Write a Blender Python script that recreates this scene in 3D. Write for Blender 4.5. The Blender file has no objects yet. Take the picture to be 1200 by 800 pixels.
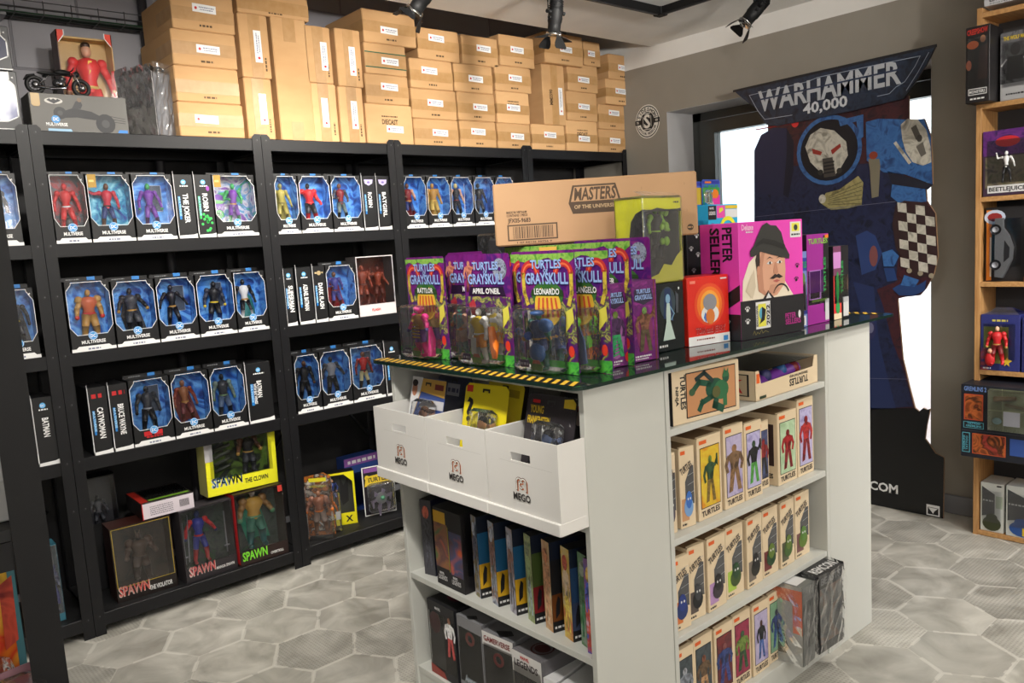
import bpy, math, random
from mathutils import Vector, Matrix
R = math.radians
rnd = random.Random(7)
col = bpy.context.scene.collection
V = Vector

# ------------------------------------------------------------------ camera numbers (measured from the photograph)
F, PITCH, ROLL, YAW, CH = 941.17, .1231, -.0634, .7175, 1.3912
FW = V((math.sin(YAW)*math.cos(PITCH), math.cos(YAW)*math.cos(PITCH), -math.sin(PITCH)))
r0 = V((math.cos(YAW), -math.sin(YAW), 0)); u0 = r0.cross(FW)
RT = r0*math.cos(ROLL)+u0*math.sin(ROLL); UP = u0*math.cos(ROLL)-r0*math.sin(ROLL)
EYE = V((0, 0, CH))
def ray(x, y): return FW+RT*((x-600)/F)-UP*((y-400)/F)
def at_x(x, y, X): d = ray(x, y); return EYE+d*(X/d.x)
def at_y(x, y, Y): d = ray(x, y); return EYE+d*(Y/d.y)
def at_z(x, y, Z): d = ray(x, y); return EYE+d*((Z-CH)/d.z)
# room numbers
RY = 3.277; BACK = 3.75; XW = 3.905; CEIL = 2.475
J = [-.20, .668, 1.529, 2.195, 3.055, 3.888]
Z0, Z3, Z2, Z1, ZT = .0824, .690, 1.086, 1.487, 1.888
IX, IY, TH = 1.2732, 1.2301, -.0115
IA = V((math.cos(TH), math.sin(TH), 0)); IB = V((-math.sin(TH), math.cos(TH), 0)); I0 = V((IX, IY, 0))
def isl(a, b, z=0): return I0+IA*a+IB*b+V((0, 0, z))
def on_b(x, y, b):
    d = ray(x, y); s = (I0+IB*b-EYE).dot(IB)/d.dot(IB); P = EYE+d*s
    return (P-I0).dot(IA), P.z
def on_a(x, y, a):
    d = ray(x, y); s = (I0+IA*a-EYE).dot(IA)/d.dot(IA); P = EYE+d*s
    return (P-I0).dot(IB), P.z

# ------------------------------------------------------------------ materials
def lin(c):
    c /= 255.
    return c/12.92 if c <= .04045 else ((c+.055)/1.055)**2.4
MATS = {}
def nm(name):
    m = bpy.data.materials.new(name); m.use_nodes = True
    return m, m.node_tree.nodes, m.node_tree.links, m.node_tree.nodes['Principled BSDF']
def C(r, g, b, rough=.45, metal=0, spec=.5):
    """plain printed / painted colour, with a faint procedural mottling"""
    k = (r, g, b, rough, metal, spec)
    if k in MATS: return MATS[k]
    m, n, l, p = nm('paint_%d_%d_%d' % (r, g, b))
    p.inputs['Base Color'].default_value = (lin(r), lin(g), lin(b), 1)
    p.inputs['Metallic'].default_value = metal
    p.inputs['Specular IOR Level'].default_value = spec
    tx = n.new('ShaderNodeTexNoise'); tx.inputs['Scale'].default_value = 40
    mr = n.new('ShaderNodeMapRange'); mr.inputs['To Min'].default_value = max(0, rough-.06); mr.inputs['To Max'].default_value = min(1, rough+.06)
    l.new(tx.outputs['Fac'], mr.inputs['Value']); l.new(mr.outputs['Result'], p.inputs['Roughness'])
    MATS[k] = m; return m
def ART(cols, scale=30, rough=.35, dist=1.5, key=0):
    """busy printed artwork: a noise field cut into flat inks"""
    k = ('art', tuple(cols), scale, key)
    if k in MATS: return MATS[k]
    m, n, l, p = nm('printed_art'); p.inputs['Roughness'].default_value = rough
    tc = n.new('ShaderNodeTexCoord'); mp = n.new('ShaderNodeMapping'); mp.inputs['Location'].default_value = (key*1.7, key*.9, key*2.3)
    tx = n.new('ShaderNodeTexNoise'); tx.inputs['Scale'].default_value = scale; tx.inputs['Detail'].default_value = 2; tx.inputs['Distortion'].default_value = dist
    cr = n.new('ShaderNodeValToRGB'); e = cr.color_ramp
    N = len(cols)
    for i, c in enumerate(cols):
        pos = .3+.4*i/max(1, N-1)
        el = e.elements[i] if i < 2 else e.elements.new(pos)
        el.position = pos
        el.color = (lin(c[0]), lin(c[1]), lin(c[2]), 1)
    l.new(tc.outputs['Object'], mp.inputs['Vector']); l.new(mp.outputs['Vector'], tx.inputs['Vector'])
    l.new(tx.outputs['Fac'], cr.inputs['Fac']); l.new(cr.outputs['Color'], p.inputs['Base Color'])
    MATS[k] = m; return m
def mix_noise(name, c1, c2, scale, rough=.6, detail=4, stretch=(1, 1, 1), bump=0, coord='Object'):
    m, n, l, p = nm(name)
    tc = n.new('ShaderNodeTexCoord'); mp = n.new('ShaderNodeMapping'); mp.inputs['Scale'].default_value = stretch
    tx = n.new('ShaderNodeTexNoise'); tx.inputs['Scale'].default_value = scale; tx.inputs['Detail'].default_value = detail
    cr = n.new('ShaderNodeValToRGB'); cr.color_ramp.elements[0].position = .35; cr.color_ramp.elements[1].position = .65
    cr.color_ramp.elements[0].color = [lin(v) for v in c1]+[1]; cr.color_ramp.elements[1].color = [lin(v) for v in c2]+[1]
    l.new(tc.outputs[coord], mp.inputs['Vector']); l.new(mp.outputs['Vector'], tx.inputs['Vector'])
    l.new(tx.outputs['Fac'], cr.inputs['Fac']); l.new(cr.outputs['Color'], p.inputs['Base Color'])
    p.inputs['Roughness'].default_value = rough
    if bump:
        b = n.new('ShaderNodeBump'); b.inputs['Strength'].default_value = bump; b.inputs['Distance'].default_value = .01
        l.new(tx.outputs['Fac'], b.inputs['Height']); l.new(b.outputs['Normal'], p.inputs['Normal'])
    return m
def clear(name, tint, gloss, rough, bumpy=0, amt=.3, haze=0):
    m, n, l, p = nm(name); out = n['Material Output']; n.remove(p)
    t = n.new('ShaderNodeBsdfTransparent'); t.inputs['Color'].default_value = (*tint, 1)
    g = n.new('ShaderNodeBsdfGlossy'); g.inputs['Roughness'].default_value = rough; g.inputs['Color'].default_value = (1, 1, 1, 1)
    fr = n.new('ShaderNodeFresnel'); fr.inputs['IOR'].default_value = 1.45
    ad = n.new('ShaderNodeMath'); ad.operation = 'MULTIPLY'; ad.inputs[1].default_value = gloss
    mx = n.new('ShaderNodeMixShader')
    l.new(fr.outputs[0], ad.inputs[0]); l.new(ad.outputs[0], mx.inputs[0]); l.new(t.outputs[0], mx.inputs[1]); l.new(g.outputs[0], mx.inputs[2])
    res = mx.outputs[0]
    if haze:
        df = n.new('ShaderNodeBsdfDiffuse'); df.inputs['Color'].default_value = (.85, .86, .88, 1); m2 = n.new('ShaderNodeMixShader'); m2.inputs[0].default_value = haze
        l.new(res, m2.inputs[1]); l.new(df.outputs[0], m2.inputs[2]); res = m2.outputs[0]
    l.new(res, out.inputs['Surface'])
    if bumpy:
        tx = n.new('ShaderNodeTexNoise'); tx.inputs['Scale'].default_value = bumpy; tx.inputs['Detail'].default_value = 2
        tc = n.new('ShaderNodeTexCoord'); l.new(tc.outputs['Object'], tx.inputs['Vector'])
        b = n.new('ShaderNodeBump'); b.inputs['Distance'].default_value = .01; b.inputs['Strength'].default_value = amt
        l.new(tx.outputs['Fac'], b.inputs['Height']); l.new(b.outputs['Normal'], g.inputs['Normal']); l.new(b.outputs['Normal'], fr.inputs['Normal'])
    return m
PANE = clear('window_plastic', (.98, .985, 1), 1.0, .12, 14, .15)
BLIS = clear('blister_plastic', (.98, .982, .985), 1.3, .12, 40, .3, .018)
SLEEVE = clear('crinkled_sleeve', (.96, .962, .965), 2.0, .16, 26, .45, .04)
WGLASS = clear('window_glass', (.95, .98, .97), 1.0, .02)
BLACK = C(22, 22, 24, .4); INK = C(14, 14, 16, .5); WHITE = C(235, 235, 235, .4); PAPER = C(225, 222, 214, .6)
METAL = C(19, 19, 22, .45, 0, .35); BOARD = C(18, 18, 20, .6)
BLUE = C(30, 120, 200, .35); GREY = C(120, 122, 125)
GOLD = C(168, 132, 50, .35); CREAM = C(226, 205, 172, .5)
CARD = mix_noise('cardboard', (200, 158, 110), (193, 150, 102), 5, .8, 3, (1, 1, 3))
CARD2 = mix_noise('cardboard_pale', (216, 172, 122), (209, 165, 115), 5, .8, 3, (1, 1, 3))
TAPE = mix_noise('packing_tape', (176, 134, 84), (184, 144, 96), 30, .4, 3)
WMEL = mix_noise('white_melamine', (204, 205, 199), (200, 201, 195), 3, .35)
OAK = mix_noise('oak_veneer', (196, 150, 96), (170, 122, 72), 14, .5, 6, (6, 6, .6))
OAKH = mix_noise('oak_veneer_level', (196, 150, 96), (172, 126, 76), 14, .5, 6, (6, .6, 6))

# ------------------------------------------------------------------ text outlines
TXT = {}
def text_geo(s):
    if s in TXT: return TXT[s]
    cu = bpy.data.curves.new('t', 'FONT'); cu.body = s; cu.size = 1; cu.resolution_u = 2; cu.offset = .028
    o = bpy.data.objects.new('t', cu); col.objects.link(o)
    dg = bpy.context.evaluated_depsgraph_get(); ev = o.evaluated_get(dg); me = ev.to_mesh()
    vs = [(v.co.x, v.co.y) for v in me.vertices]; fs = [tuple(p.vertices) for p in me.polygons]
    ev.to_mesh_clear(); bpy.data.objects.remove(o); bpy.data.curves.remove(cu)
    x0 = min(v[0] for v in vs); x1 = max(v[0] for v in vs)
    vs = [((x-x0)/.7, y/.7) for x, y in vs]
    TXT[s] = (vs, fs, (x1-x0)/.7); return TXT[s]

class Fr:
    """a face of a thing: origin, right, up, outward"""
    def __init__(s, o, u, v, n=None):
        s.o = V(o); s.u = V(u); s.v = V(v); s.n = V(n) if n else s.u.cross(s.v)
    def p(s, a, b, c=0): return s.o+s.u*a+s.v*b+s.n*c
    def turned(s, a, b, deg):
        c, d = math.cos(R(deg)), math.sin(R(deg))
        return Fr(s.p(a, b), s.u*c+s.v*d, s.v*c-s.u*d, s.n)
def front(w): return Fr((-w/2, 0, 0), (1, 0, 0), (0, 0, 1), (0, -1, 0))
def left(w, d): return Fr((-w/2, d, 0), (0, -1, 0), (0, 0, 1), (-1, 0, 0))
def top(w, h): return Fr((-w/2, 0, h), (1, 0, 0), (0, 1, 0), (0, 0, 1))

class MB:
    def __init__(s): s.v = []; s.f = []; s.m = []; s.mats = []; s.sm = []
    def mi(s, m):
        if m not in s.mats: s.mats.append(m)
        return s.mats.index(m)
    def add(s, vs, fs, m, smooth=False):
        b = len(s.v); s.v += [tuple(v) for v in vs]; k = s.mi(m)
        for f in fs: s.f.append(tuple(b+i for i in f)); s.m.append(k); s.sm.append(smooth)
        return s
    def box(s, x0, x1, y0, y1, z0, z1, m):
        vs = [(x, y, z) for x in (x0, x1) for y in (y0, y1) for z in (z0, z1)]
        return s.add(vs, [(0, 1, 3, 2), (4, 6, 7, 5), (0, 4, 5, 1), (2, 3, 7, 6), (0, 2, 6, 4), (1, 5, 7, 3)], m)
    def cbox(s, x0, x1, y0, y1, z0, z1, m, c=.003):
        """box with bevelled vertical and horizontal edges"""
        vs = []
        for zz, i in ((z0, c), (z0+c, 0), (z1-c, 0), (z1, c)):
            a, b, d, e = x0+i, x1-i, y0+i, y1-i
            k = c
            vs += [(a+k, d, zz), (b-k, d, zz), (b, d+k, zz), (b, e-k, zz), (b-k, e, zz), (a+k, e, zz), (a, e-k, zz), (a, d+k, zz)]
        fs = [tuple(reversed(range(8))), tuple(range(24, 32))]
        for r in range(3):
            for i in range(8):
                j = (i+1) % 8; fs.append((r*8+i, r*8+j, r*8+8+j, r*8+8+i))
        return s.add(vs, fs, m)
    def prism(s, fr, pts, c0, c1, m, m2=None):
        n = len(pts); vs = [fr.p(a, b, c0) for a, b in pts]+[fr.p(a, b, c1) for a, b in pts]
        s.add(vs, [tuple(range(n, 2*n))], m)
        s.add(vs, [tuple(reversed(range(n)))]+[(i, (i+1) % n, n+(i+1) % n, n+i) for i in range(n)], m2 or m)
        return s
    def plate(s, fr, pts, m, lay=1): return s.add([fr.p(a, b, .0005*lay) for a, b in pts], [tuple(range(len(pts)))], m)
    def rect(s, fr, a0, a1, b0, b1, m, lay=1): return s.plate(fr, [(a0, b0), (a1, b0), (a1, b1), (a0, b1)], m, lay)
    def disc(s, fr, a, b, ra, rb, m, lay=1, n=14): return s.plate(fr, [(a+ra*math.cos(6.2832*i/n), b+rb*math.sin(6.2832*i/n)) for i in range(n)], m, lay)
    def line(s, fr, pts, w, m, lay=1, closed=False):
        P = list(pts)
        if closed: P.append(P[0])
        for (a0, b0), (a1, b1) in zip(P, P[1:]):
            dx, dy = a1-a0, b1-b0; L = math.hypot(dx, dy) or 1; nx, ny = -dy/L*w/2, dx/L*w/2; ex, ey = dx/L*w/2, dy/L*w/2
            s.plate(fr, [(a0-ex-nx, b0-ey-ny), (a1+ex-nx, b1+ey-ny), (a1+ex+nx, b1+ey+ny), (a0-ex+nx, b0-ey+ny)], m, lay)
        return s
    def ring(s, fr, a, b, r0_, r1_, m, lay=1, t0=0, t1=360, n=16, sq=1):
        for i in range(n):
            p, q = R(t0+(t1-t0)*i/n), R(t0+(t1-t0)*(i+1)/n)
            s.plate(fr, [(a+r0_*math.cos(p), b+sq*r0_*math.sin(p)), (a+r1_*math.cos(p), b+sq*r1_*math.sin(p)), (a+r1_*math.cos(q), b+sq*r1_*math.sin(q)), (a+r0_*math.cos(q), b+sq*r0_*math.sin(q))], m, lay)
        return s
    def text(s, fr, st, a, b, h, m, al='l', fit=None, lay=2, deg=0, slant=0):
        vs, fs, w = text_geo(st); k = h if not fit else fit/w
        if deg: fr = fr.turned(a, b, deg); a = b = 0
        W = w*k; off = 0 if al == 'l' else (-W/2 if al == 'c' else -W)
        return s.add([fr.p(a+off+x*k+slant*y*h, b+y*h, .0005*lay) for x, y in vs], fs, m)
    def scribble(s, fr, a0, a1, b, h, m, lay=1, seed=1):
        """small print too fine to read: a broken dash"""
        rr = random.Random(seed); a = a0
        while a < a1:
            w = rr.uniform(.6, 2.2)*h
            s.rect(fr, a, min(a+w, a1), b, b+h, m, lay); a += w+h*.5
        return s
    def tube(s, pts, rs, m, n=7, cap=True):
        pts = [V(p) for p in pts]
        if not hasattr(rs, '__len__'): rs = [rs]*len(pts)
        vs = []; fs = []
        for i, p in enumerate(pts):
            d = (pts[min(i+1, len(pts)-1)]-pts[max(i-1, 0)]).normalized()
            a = d.cross(V((0, 0, 1)) if abs(d.z) < .9 else V((0, 1, 0))).normalized(); b = d.cross(a)
            for k in range(n): t = 6.28318*k/n; vs.append(p+(a*math.cos(t)+b*math.sin(t))*rs[i])
        for i in range(len(pts)-1):
            for k in range(n): j = (k+1) % n; fs.append((i*n+k, i*n+j, (i+1)*n+j, (i+1)*n+k))
        if cap: fs += [tuple(range(n)), tuple(reversed(range((len(pts)-1)*n, len(pts)*n)))]
        return s.add(vs, fs, m, True)
    def ball(s, c, r, m, n=10, k=7):
        if not hasattr(r, '__len__'): r = (r, r, r)
        vs = [(c[0], c[1], c[2]-r[2])]; fs = []
        for i in range(1, k):
            t = math.pi*i/k
            for j in range(n): p = 6.28318*j/n; vs.append((c[0]+r[0]*math.sin(t)*math.cos(p), c[1]+r[1]*math.sin(t)*math.sin(p), c[2]-r[2]*math.cos(t)))
        vs.append((c[0], c[1], c[2]+r[2]))
        for j in range(n):
            q = (j+1) % n; fs.append((0, 1+q, 1+j)); fs.append((len(vs)-1, 1+(k-2)*n+j, 1+(k-2)*n+q))
            for i in range(k-2): fs.append((1+i*n+j, 1+i*n+q, 1+(i+1)*n+q, 1+(i+1)*n+j))
        return s.add(vs, fs, m, True)
    def cyl(s, p0, p1, r, m, n=20): return s.tube([p0, p1], r, m, n)
    def build(s, name, parent=None, loc=None, rz=0):
        me = bpy.data.meshes.new(name); me.from_pydata(s.v, [], s.f)
        for m in s.mats: me.materials.append(m)
        me.polygons.foreach_set('material_index', s.m); me.polygons.foreach_set('use_smooth', s.sm); me.update()
        o = bpy.data.objects.new(name, me); col.objects.link(o)
        if parent: o.parent = parent
        if loc is not None: o.location = loc
        if rz: o.rotation_euler = (0, 0, rz)
        return o
def tag(o, label, cat, group=None):
    o['label'] = label; o['category'] = cat
    if group: o['group'] = group
    return o
def thing(name, label, cat, loc, rz=0, group=None, rx=0, ry=0):
    o = bpy.data.objects.new(name, None); o.empty_display_size = .05; col.objects.link(o)
    o.location = loc; o.rotation_euler = (rx, ry, rz); tag(o, label, cat, group); return o
def struct(o): o['kind'] = 'structure'; return o

# ------------------------------------------------------------------ toy figures
def figure(mb, c, H, cols, bulk=1., arms='down', cape=None, lean=0, extras=()):
    """small posed toy figure standing at c; cols = head, torso, arms, legs, boots, accent"""
    hd, to, ar, le, bo, ac = cols
    X, Y, Z = c; b = bulk*H
    def P(x, y, z): return (X+x*H+lean*z*H, Y+y*H, Z+z*H)
    hips = .5
    for sx in (-1, 1):
        k = .075+.02*(sx > 0)
        mb.tube([P(.045*sx, 0, hips), P(k*sx*1.1, -.02, .27)], [.058*b, .042*b], le)
        mb.tube([P(k*sx*1.1, -.02, .28), P(k*sx*1.35, .01, .05)], [.044*b, .03*b], bo)
        mb.ball(P(k*sx*1.4, -.03, .025), (.032*b, .055*b, .025*b), bo, 6, 4)
        mb.ball(P(.13*sx*bulk**.5, 0, .775), .05*b, ar, 7, 5)
    mb.tube([P(0, 0, .47), P(0, 0, .52), P(0, -.005, .6), P(0, -.01, .72), P(0, 0, .8), P(0, 0, .83)], [.05*b, .075*b, .062*b, .105*b, .085*b, .03*b], to, 8)
    mb.tube([P(0, 0, .505), P(0, 0, .535)], [.078*b, .074*b], ac, 8)
    mb.ball(P(0, 0, .9), (.05*b**.0*H*1.0, .055*H, .068*H), hd, 8, 6)
    A = {'down': [((.2, 0, .62), (.22, -.05, .46)), ((.2, 0, .62), (.22, -.05, .46))],
         'out': [((.22, -.02, .66), (.27, -.08, .52)), ((.23, -.02, .66), (.29, -.06, .55))],
         'up': [((.24, -.02, .76), (.26, -.06, .93)), ((.2, 0, .62), (.25, -.08, .5))],
         'point': [((.25, -.03, .76), (.38, -.08, .82)), ((.19, 0, .63), (.2, -.06, .48))],
         'bent': [((.2, 0, .63), (.12, -.1, .62)), ((.2, 0, .63), (.14, -.1, .55))]}[arms]
    for sx, (e, w) in zip((-1, 1), A):
        mb.tube([P(.13*sx, 0, .775), P(e[0]*sx, e[1], e[2])], [.04*b, .032*b], ar, 6)
        mb.tube([P(e[0]*sx, e[1], e[2]), P(w[0]*sx, w[1], w[2])], [.034*b, .022*b], ar, 6)
        mb.ball(P(w[0]*sx, w[1], w[2]-.01), .03*b, ac if bulk > 1.2 else hd, 6, 4)
    if cape:
        mb.add([P(-.09, .05, .82), P(.09, .05, .82), P(.2, .09, .4), P(.26, .06, .08), P(.05, .1, .12), P(-.12, .07, .06), P(-.2, .09, .42)], [(0, 1, 2, 6), (6, 2, 3, 4), (6, 4, 5)], cape)
    for e in extras:
        if e[0] == 'staff': mb.tube([P(e[1], -.08, .1), P(e[1]+.04, -.08, .95)], .008*H, e[2], 5)
        if e[0] == 'ears': [mb.tube([P(.03*q, 0, .95), P(.045*q, 0, 1.03)], [.014*H, .002*H], e[1], 5) for q in (-1, 1)]
        if e[0] == 'blob': mb.ball(P(e[1], .0, e[2]), (e[3]*H, .05*H, e[4]*H), e[5], 8, 5)
RGB = {}
def ink(m):
    """the same ink as painted artwork: three close tones broken up by a noise field"""
    c = next((k[:3] for k, v in MATS.items() if v is m and isinstance(k[0], (int, float))), None)
    if c is None: return m
    lo = tuple(int(v*.68) for v in c); hi = tuple(min(255, int(v*1.12+14)) for v in c)
    return ART([lo, c, hi, c, lo], 34, .4, 1, (c[0]+c[1]) % 7)
def sil(mb, fr, cx, z0, H, cols, bulk=1, lay=2, arms=0):
    """a printed standing figure, flat on the packaging"""
    hd, to, le = (ink(c) for c in cols); b = bulk*H
    q = lambda pts, m, k=0: mb.plate(fr, [(cx+x*b, z0+y*H) for x, y in pts], m, lay+k)
    q([(-.03, .5), (.03, .5), (-.06, .02), (-.17, 0), (-.13, .3), (-.11, .5)], le)
    q([(-.0, .5), (.11, .5), (.15, .28), (.2, .0), (.09, .0), (.04, .28)], le)
    q([(-.1, .48), (.1, .48), (.13, .62), (.19, .78), (.06, .84), (-.06, .84), (-.19, .78), (-.12, .62)], to, 1)
    q([(-.19, .8), (-.12, .74), (-.19, .58), (-.15, .44), (-.22, .42), (-.27, .6)], to)
    if arms: q([(.19, .8), (.12, .72), (.22, .72), (.24, .98), (.3, .98), (.31, .7)], to)
    else: q([(.19, .8), (.12, .74), (.19, .58), (.15, .44), (.22, .42), (.27, .6)], to)
    mb.disc(fr, cx, z0+.9*H, .07*b, .085*H, hd, lay+1, 10)
# ================================================================== THE ROOM
XL, YF = -1.0, -2.4
GPAINT = mix_noise('grey_wall_paint', (146, 140, 130), (142, 136, 126), 5, .7)
WPAINT = mix_noise('white_paint', (226, 224, 220), (220, 218, 214), 5, .7)
RPAINT = mix_noise('pale_reveal_paint', (176, 174, 174), (170, 168, 168), 5, .6)
def brick_mat():
    m, n, l, p = nm('painted_blockwork')
    tc = n.new('ShaderNodeTexCoord'); mp = n.new('ShaderNodeMapping'); mp.inputs['Rotation'].default_value = (R(90), 0, 0)
    b = n.new('ShaderNodeTexBrick'); b.inputs['Scale'].default_value = 1; b.inputs['Brick Width'].default_value = .5; b.inputs['Row Height'].default_value = .2
    b.inputs['Mortar Size'].default_value = .006; b.inputs['Mortar Smooth'].default_value = .5
    for i, c in enumerate(((168, 166, 172), (162, 160, 166), (140, 138, 144))): b.inputs[i+1].default_value = [lin(v) for v in c]+[1]
    l.new(tc.outputs['Object'], mp.inputs['Vector']); l.new(mp.outputs['Vector'], b.inputs['Vector'])
    l.new(b.outputs['Color'], p.inputs['Base Color']); p.inputs['Roughness'].default_value = .7
    bp = n.new('ShaderNodeBump'); bp.inputs['Distance'].default_value = .004; bp.invert = True
    l.new(b.outputs['Fac'], bp.inputs['Height']); l.new(bp.outputs['Normal'], p.inputs['Normal'])
    return m
def floor_mat():
    """large hexagonal stone-look tiles, some smooth, some with a fine woven relief"""
    m, n, l, p = nm('hexagon_stone_tiles')
    def N(t, **k):
        x = n.new(t)
        for a, b in k.items(): setattr(x, a, b)
        return x
    def vm(op, a, b=None):
        x = N('ShaderNodeVectorMath', operation=op)
        for i, q in enumerate((a, b)):
            if q is None: continue
            if hasattr(q, 'is_output'): l.new(q, x.inputs[i])
            else: x.inputs[i].default_value = q
        return x
    def fm(op, a, b=0, c=None):
        x = N('ShaderNodeMath', operation=op)
        for i, q in enumerate((a, b, c)):
            if q is None: continue
            if hasattr(q, 'is_output'): l.new(q, x.inputs[i])
            else: x.inputs[i].default_value = q
        return x.outputs[0]
    tc = N('ShaderNodeTexCoord'); sp = N('ShaderNodeSeparateXYZ'); l.new(tc.outputs['Object'], sp.inputs[0])
    D = .272
    X = fm('DIVIDE', fm('SUBTRACT', sp.outputs['Y'], 2.82), D); Y = fm('DIVIDE', fm('SUBTRACT', sp.outputs['X'], 1.205), D)
    cb = N('ShaderNodeCombineXYZ'); l.new(X, cb.inputs[0]); l.new(Y, cb.inputs[1]); P = cb.outputs[0]
    S = (1, 1.7320508, 1); H = (.5, .8660254, .5)
    def cell(off):
        q = vm('ADD', P, (500+off[0], 866.0254+off[1], .5)).outputs[0]
        md = vm('MODULO', q, S).outputs[0]
        return vm('SUBTRACT', md, H).outputs[0]
    a = cell((.5, .8660254)); b = cell((0, 0))
    za = vm('MULTIPLY', a, (1, 1, 0)).outputs[0]; zb = vm('MULTIPLY', b, (1, 1, 0)).outputs[0]
    la = vm('LENGTH', za).outputs['Value']; lb = vm('LENGTH', zb).outputs['Value']
    k = fm('LESS_THAN', la, lb)
    mx = N('ShaderNodeMix', data_type='VECTOR'); l.new(k, mx.inputs[0]); l.new(zb, mx.inputs[4]); l.new(za, mx.inputs[5]); g = mx.outputs[1]
    idv = vm('SUBTRACT', P, g).outputs[0]
    ab = vm('ABSOLUTE', g).outputs[0]; s2 = N('ShaderNodeSeparateXYZ'); l.new(ab, s2.inputs[0])
    hd = fm('MAXIMUM', s2.outputs[0], vm('DOT_PRODUCT', ab, (.5, .8660254, 0)).outputs['Value'])
    edge = fm('SUBTRACT', .5, hd)
    # round the id so that float noise never flickers
    sn = vm('SNAP', vm('ADD', idv, (.05, .05, .05)).outputs[0], (.1, .1, .1)).outputs[0]
    wn = N('ShaderNodeTexWhiteNoise', noise_dimensions='3D'); l.new(sn, wn.inputs['Vector'])
    rv = wn.outputs['Value']; s3 = N('ShaderNodeSeparateXYZ'); l.new(wn.outputs['Color'], s3.inputs[0])
    # clouding, shifted per tile
    t1 = N('ShaderNodeTexNoise'); t1.inputs['Scale'].default_value = 6; t1.inputs['Detail'].default_value = 6; t1.inputs['Distortion'].default_value = .8
    sc = vm('MULTIPLY', wn.outputs['Color'], (7, 7, 7)).outputs[0]; l.new(vm('ADD', tc.outputs['Object'], sc).outputs[0], t1.inputs['Vector'])
    cr = N('ShaderNodeValToRGB'); E = cr.color_ramp.elements; E[0].position = .3; E[1].position = .72
    E[0].color = [lin(v) for v in (148, 145, 136)]+[1]; E[1].color = [lin(v) for v in (206, 203, 194)]+[1]; l.new(t1.outputs['Fac'], cr.inputs[0])
    hsv = N('ShaderNodeHueSaturation'); l.new(cr.outputs[0], hsv.inputs['Color']); l.new(fm('MULTIPLY_ADD', rv, .22, .84), hsv.inputs['Value'])
    # woven relief on about four tiles in ten
    w1 = N('ShaderNodeTexWave'); w1.inputs['Scale'].default_value = 26; w1.bands_direction = 'X'; w2 = N('ShaderNodeTexWave'); w2.inputs['Scale'].default_value = 26; w2.bands_direction = 'Y'
    for w in (w1, w2): w.inputs['Distortion'].default_value = .6; l.new(tc.outputs['Object'], w.inputs['Vector'])
    wv = fm('MULTIPLY', w1.outputs['Fac'], w2.outputs['Fac']); flag = fm('GREATER_THAN', s3.outputs[1], .6)
    wv = fm('MULTIPLY', wv, flag)
    c2 = N('ShaderNodeMix', data_type='RGBA', blend_type='MULTIPLY'); l.new(fm('MULTIPLY', wv, .55), c2.inputs[0]); l.new(hsv.outputs[0], c2.inputs[6]); c2.inputs[7].default_value = (.45, .44, .42, 1)
    # pale worn rims and grout line
    t2 = N('ShaderNodeTexNoise'); t2.inputs['Scale'].default_value = 9; l.new(tc.outputs['Object'], t2.inputs['Vector'])
    rim = fm('MULTIPLY', fm('LESS_THAN', edge, fm('MULTIPLY', t2.outputs['Fac'], .05)), fm('GREATER_THAN', t2.outputs['Fac'], .47))
    c3 = N('ShaderNodeMix', data_type='RGBA'); l.new(fm('MULTIPLY', rim, .45), c3.inputs[0]); l.new(c2.outputs[2], c3.inputs[6]); c3.inputs[7].default_value = [lin(v) for v in (224, 221, 212)]+[1]
    c4 = N('ShaderNodeMix', data_type='RGBA'); l.new(fm('MULTIPLY', fm('LESS_THAN', edge, .007), .42), c4.inputs[0]); l.new(c3.outputs[2], c4.inputs[6]); c4.inputs[7].default_value = [lin(v) for v in (212, 209, 200)]+[1]
    l.new(c4.outputs[2], p.inputs['Base Color'])
    p.inputs['Roughness'].default_value = .42
    bp = N('ShaderNodeBump'); bp.inputs['Distance'].default_value = .002; bp.inputs['Strength'].default_value = .5
    l.new(fm('ADD', wv, fm('MULTIPLY', fm('LESS_THAN', edge, .011), -1.0)), bp.inputs['Height']); l.new(bp.outputs[0], p.inputs['Normal'])
    return m
struct(MB().box(XL, XW+.3, YF, BACK, -.1, 0, floor_mat()).build('floor'))
struct(MB().box(XL, XW+.1, BACK, BACK+.1, 1.9, 3.0, brick_mat()).box(XL, XW+.1, BACK, BACK+.1, -.1, 1.9, mix_noise('shade_darkened_wall', (46, 44, 44), (38, 37, 37), 12, .8)).build('wall_back'))  # lower part coloured dark to imitate the shade behind the shelves
struct(MB().box(XL-.1, XL, YF, BACK+.1, -.1, 3.0, WPAINT).build('wall_left'))
struct(MB().box(XL-.1, XW+.1, YF-.1, YF, -.1, 3.0, WPAINT).build('wall_front'))
SOF = 3.075
struct(MB().box(XL, XW, YF, SOF, CEIL, 3.0, WPAINT).box(XL, XW+.1, SOF, BACK+.1, 3.0, 3.1, C(150, 148, 146, .8)).build('ceiling'))
# window wall with a deep recess
WY0, WY1, WZ1, PL = 1.507, 2.977, 2.085, 2.3725
w = MB()
for y0, y1, z0, z1 in ((YF, WY0, -.1, PL), (WY1, BACK, -.1, PL), (WY0, WY1, WZ1, PL)): w.box(XW, XW+.34, y0, y1, z0, z1, GPAINT)
w.box(XW, XW+.34, YF, BACK, PL, 3.0, WPAINT)
for y0, y1, z0, z1 in ((WY0, WY0+.002, 0, WZ1), (WY1-.002, WY1, 0, WZ1), (WY0, WY1, WZ1-.002, WZ1)): w.box(XW+.001, XW+.25, y0, y1, z0, z1, RPAINT)
struct(w.build('wall_right'))
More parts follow.
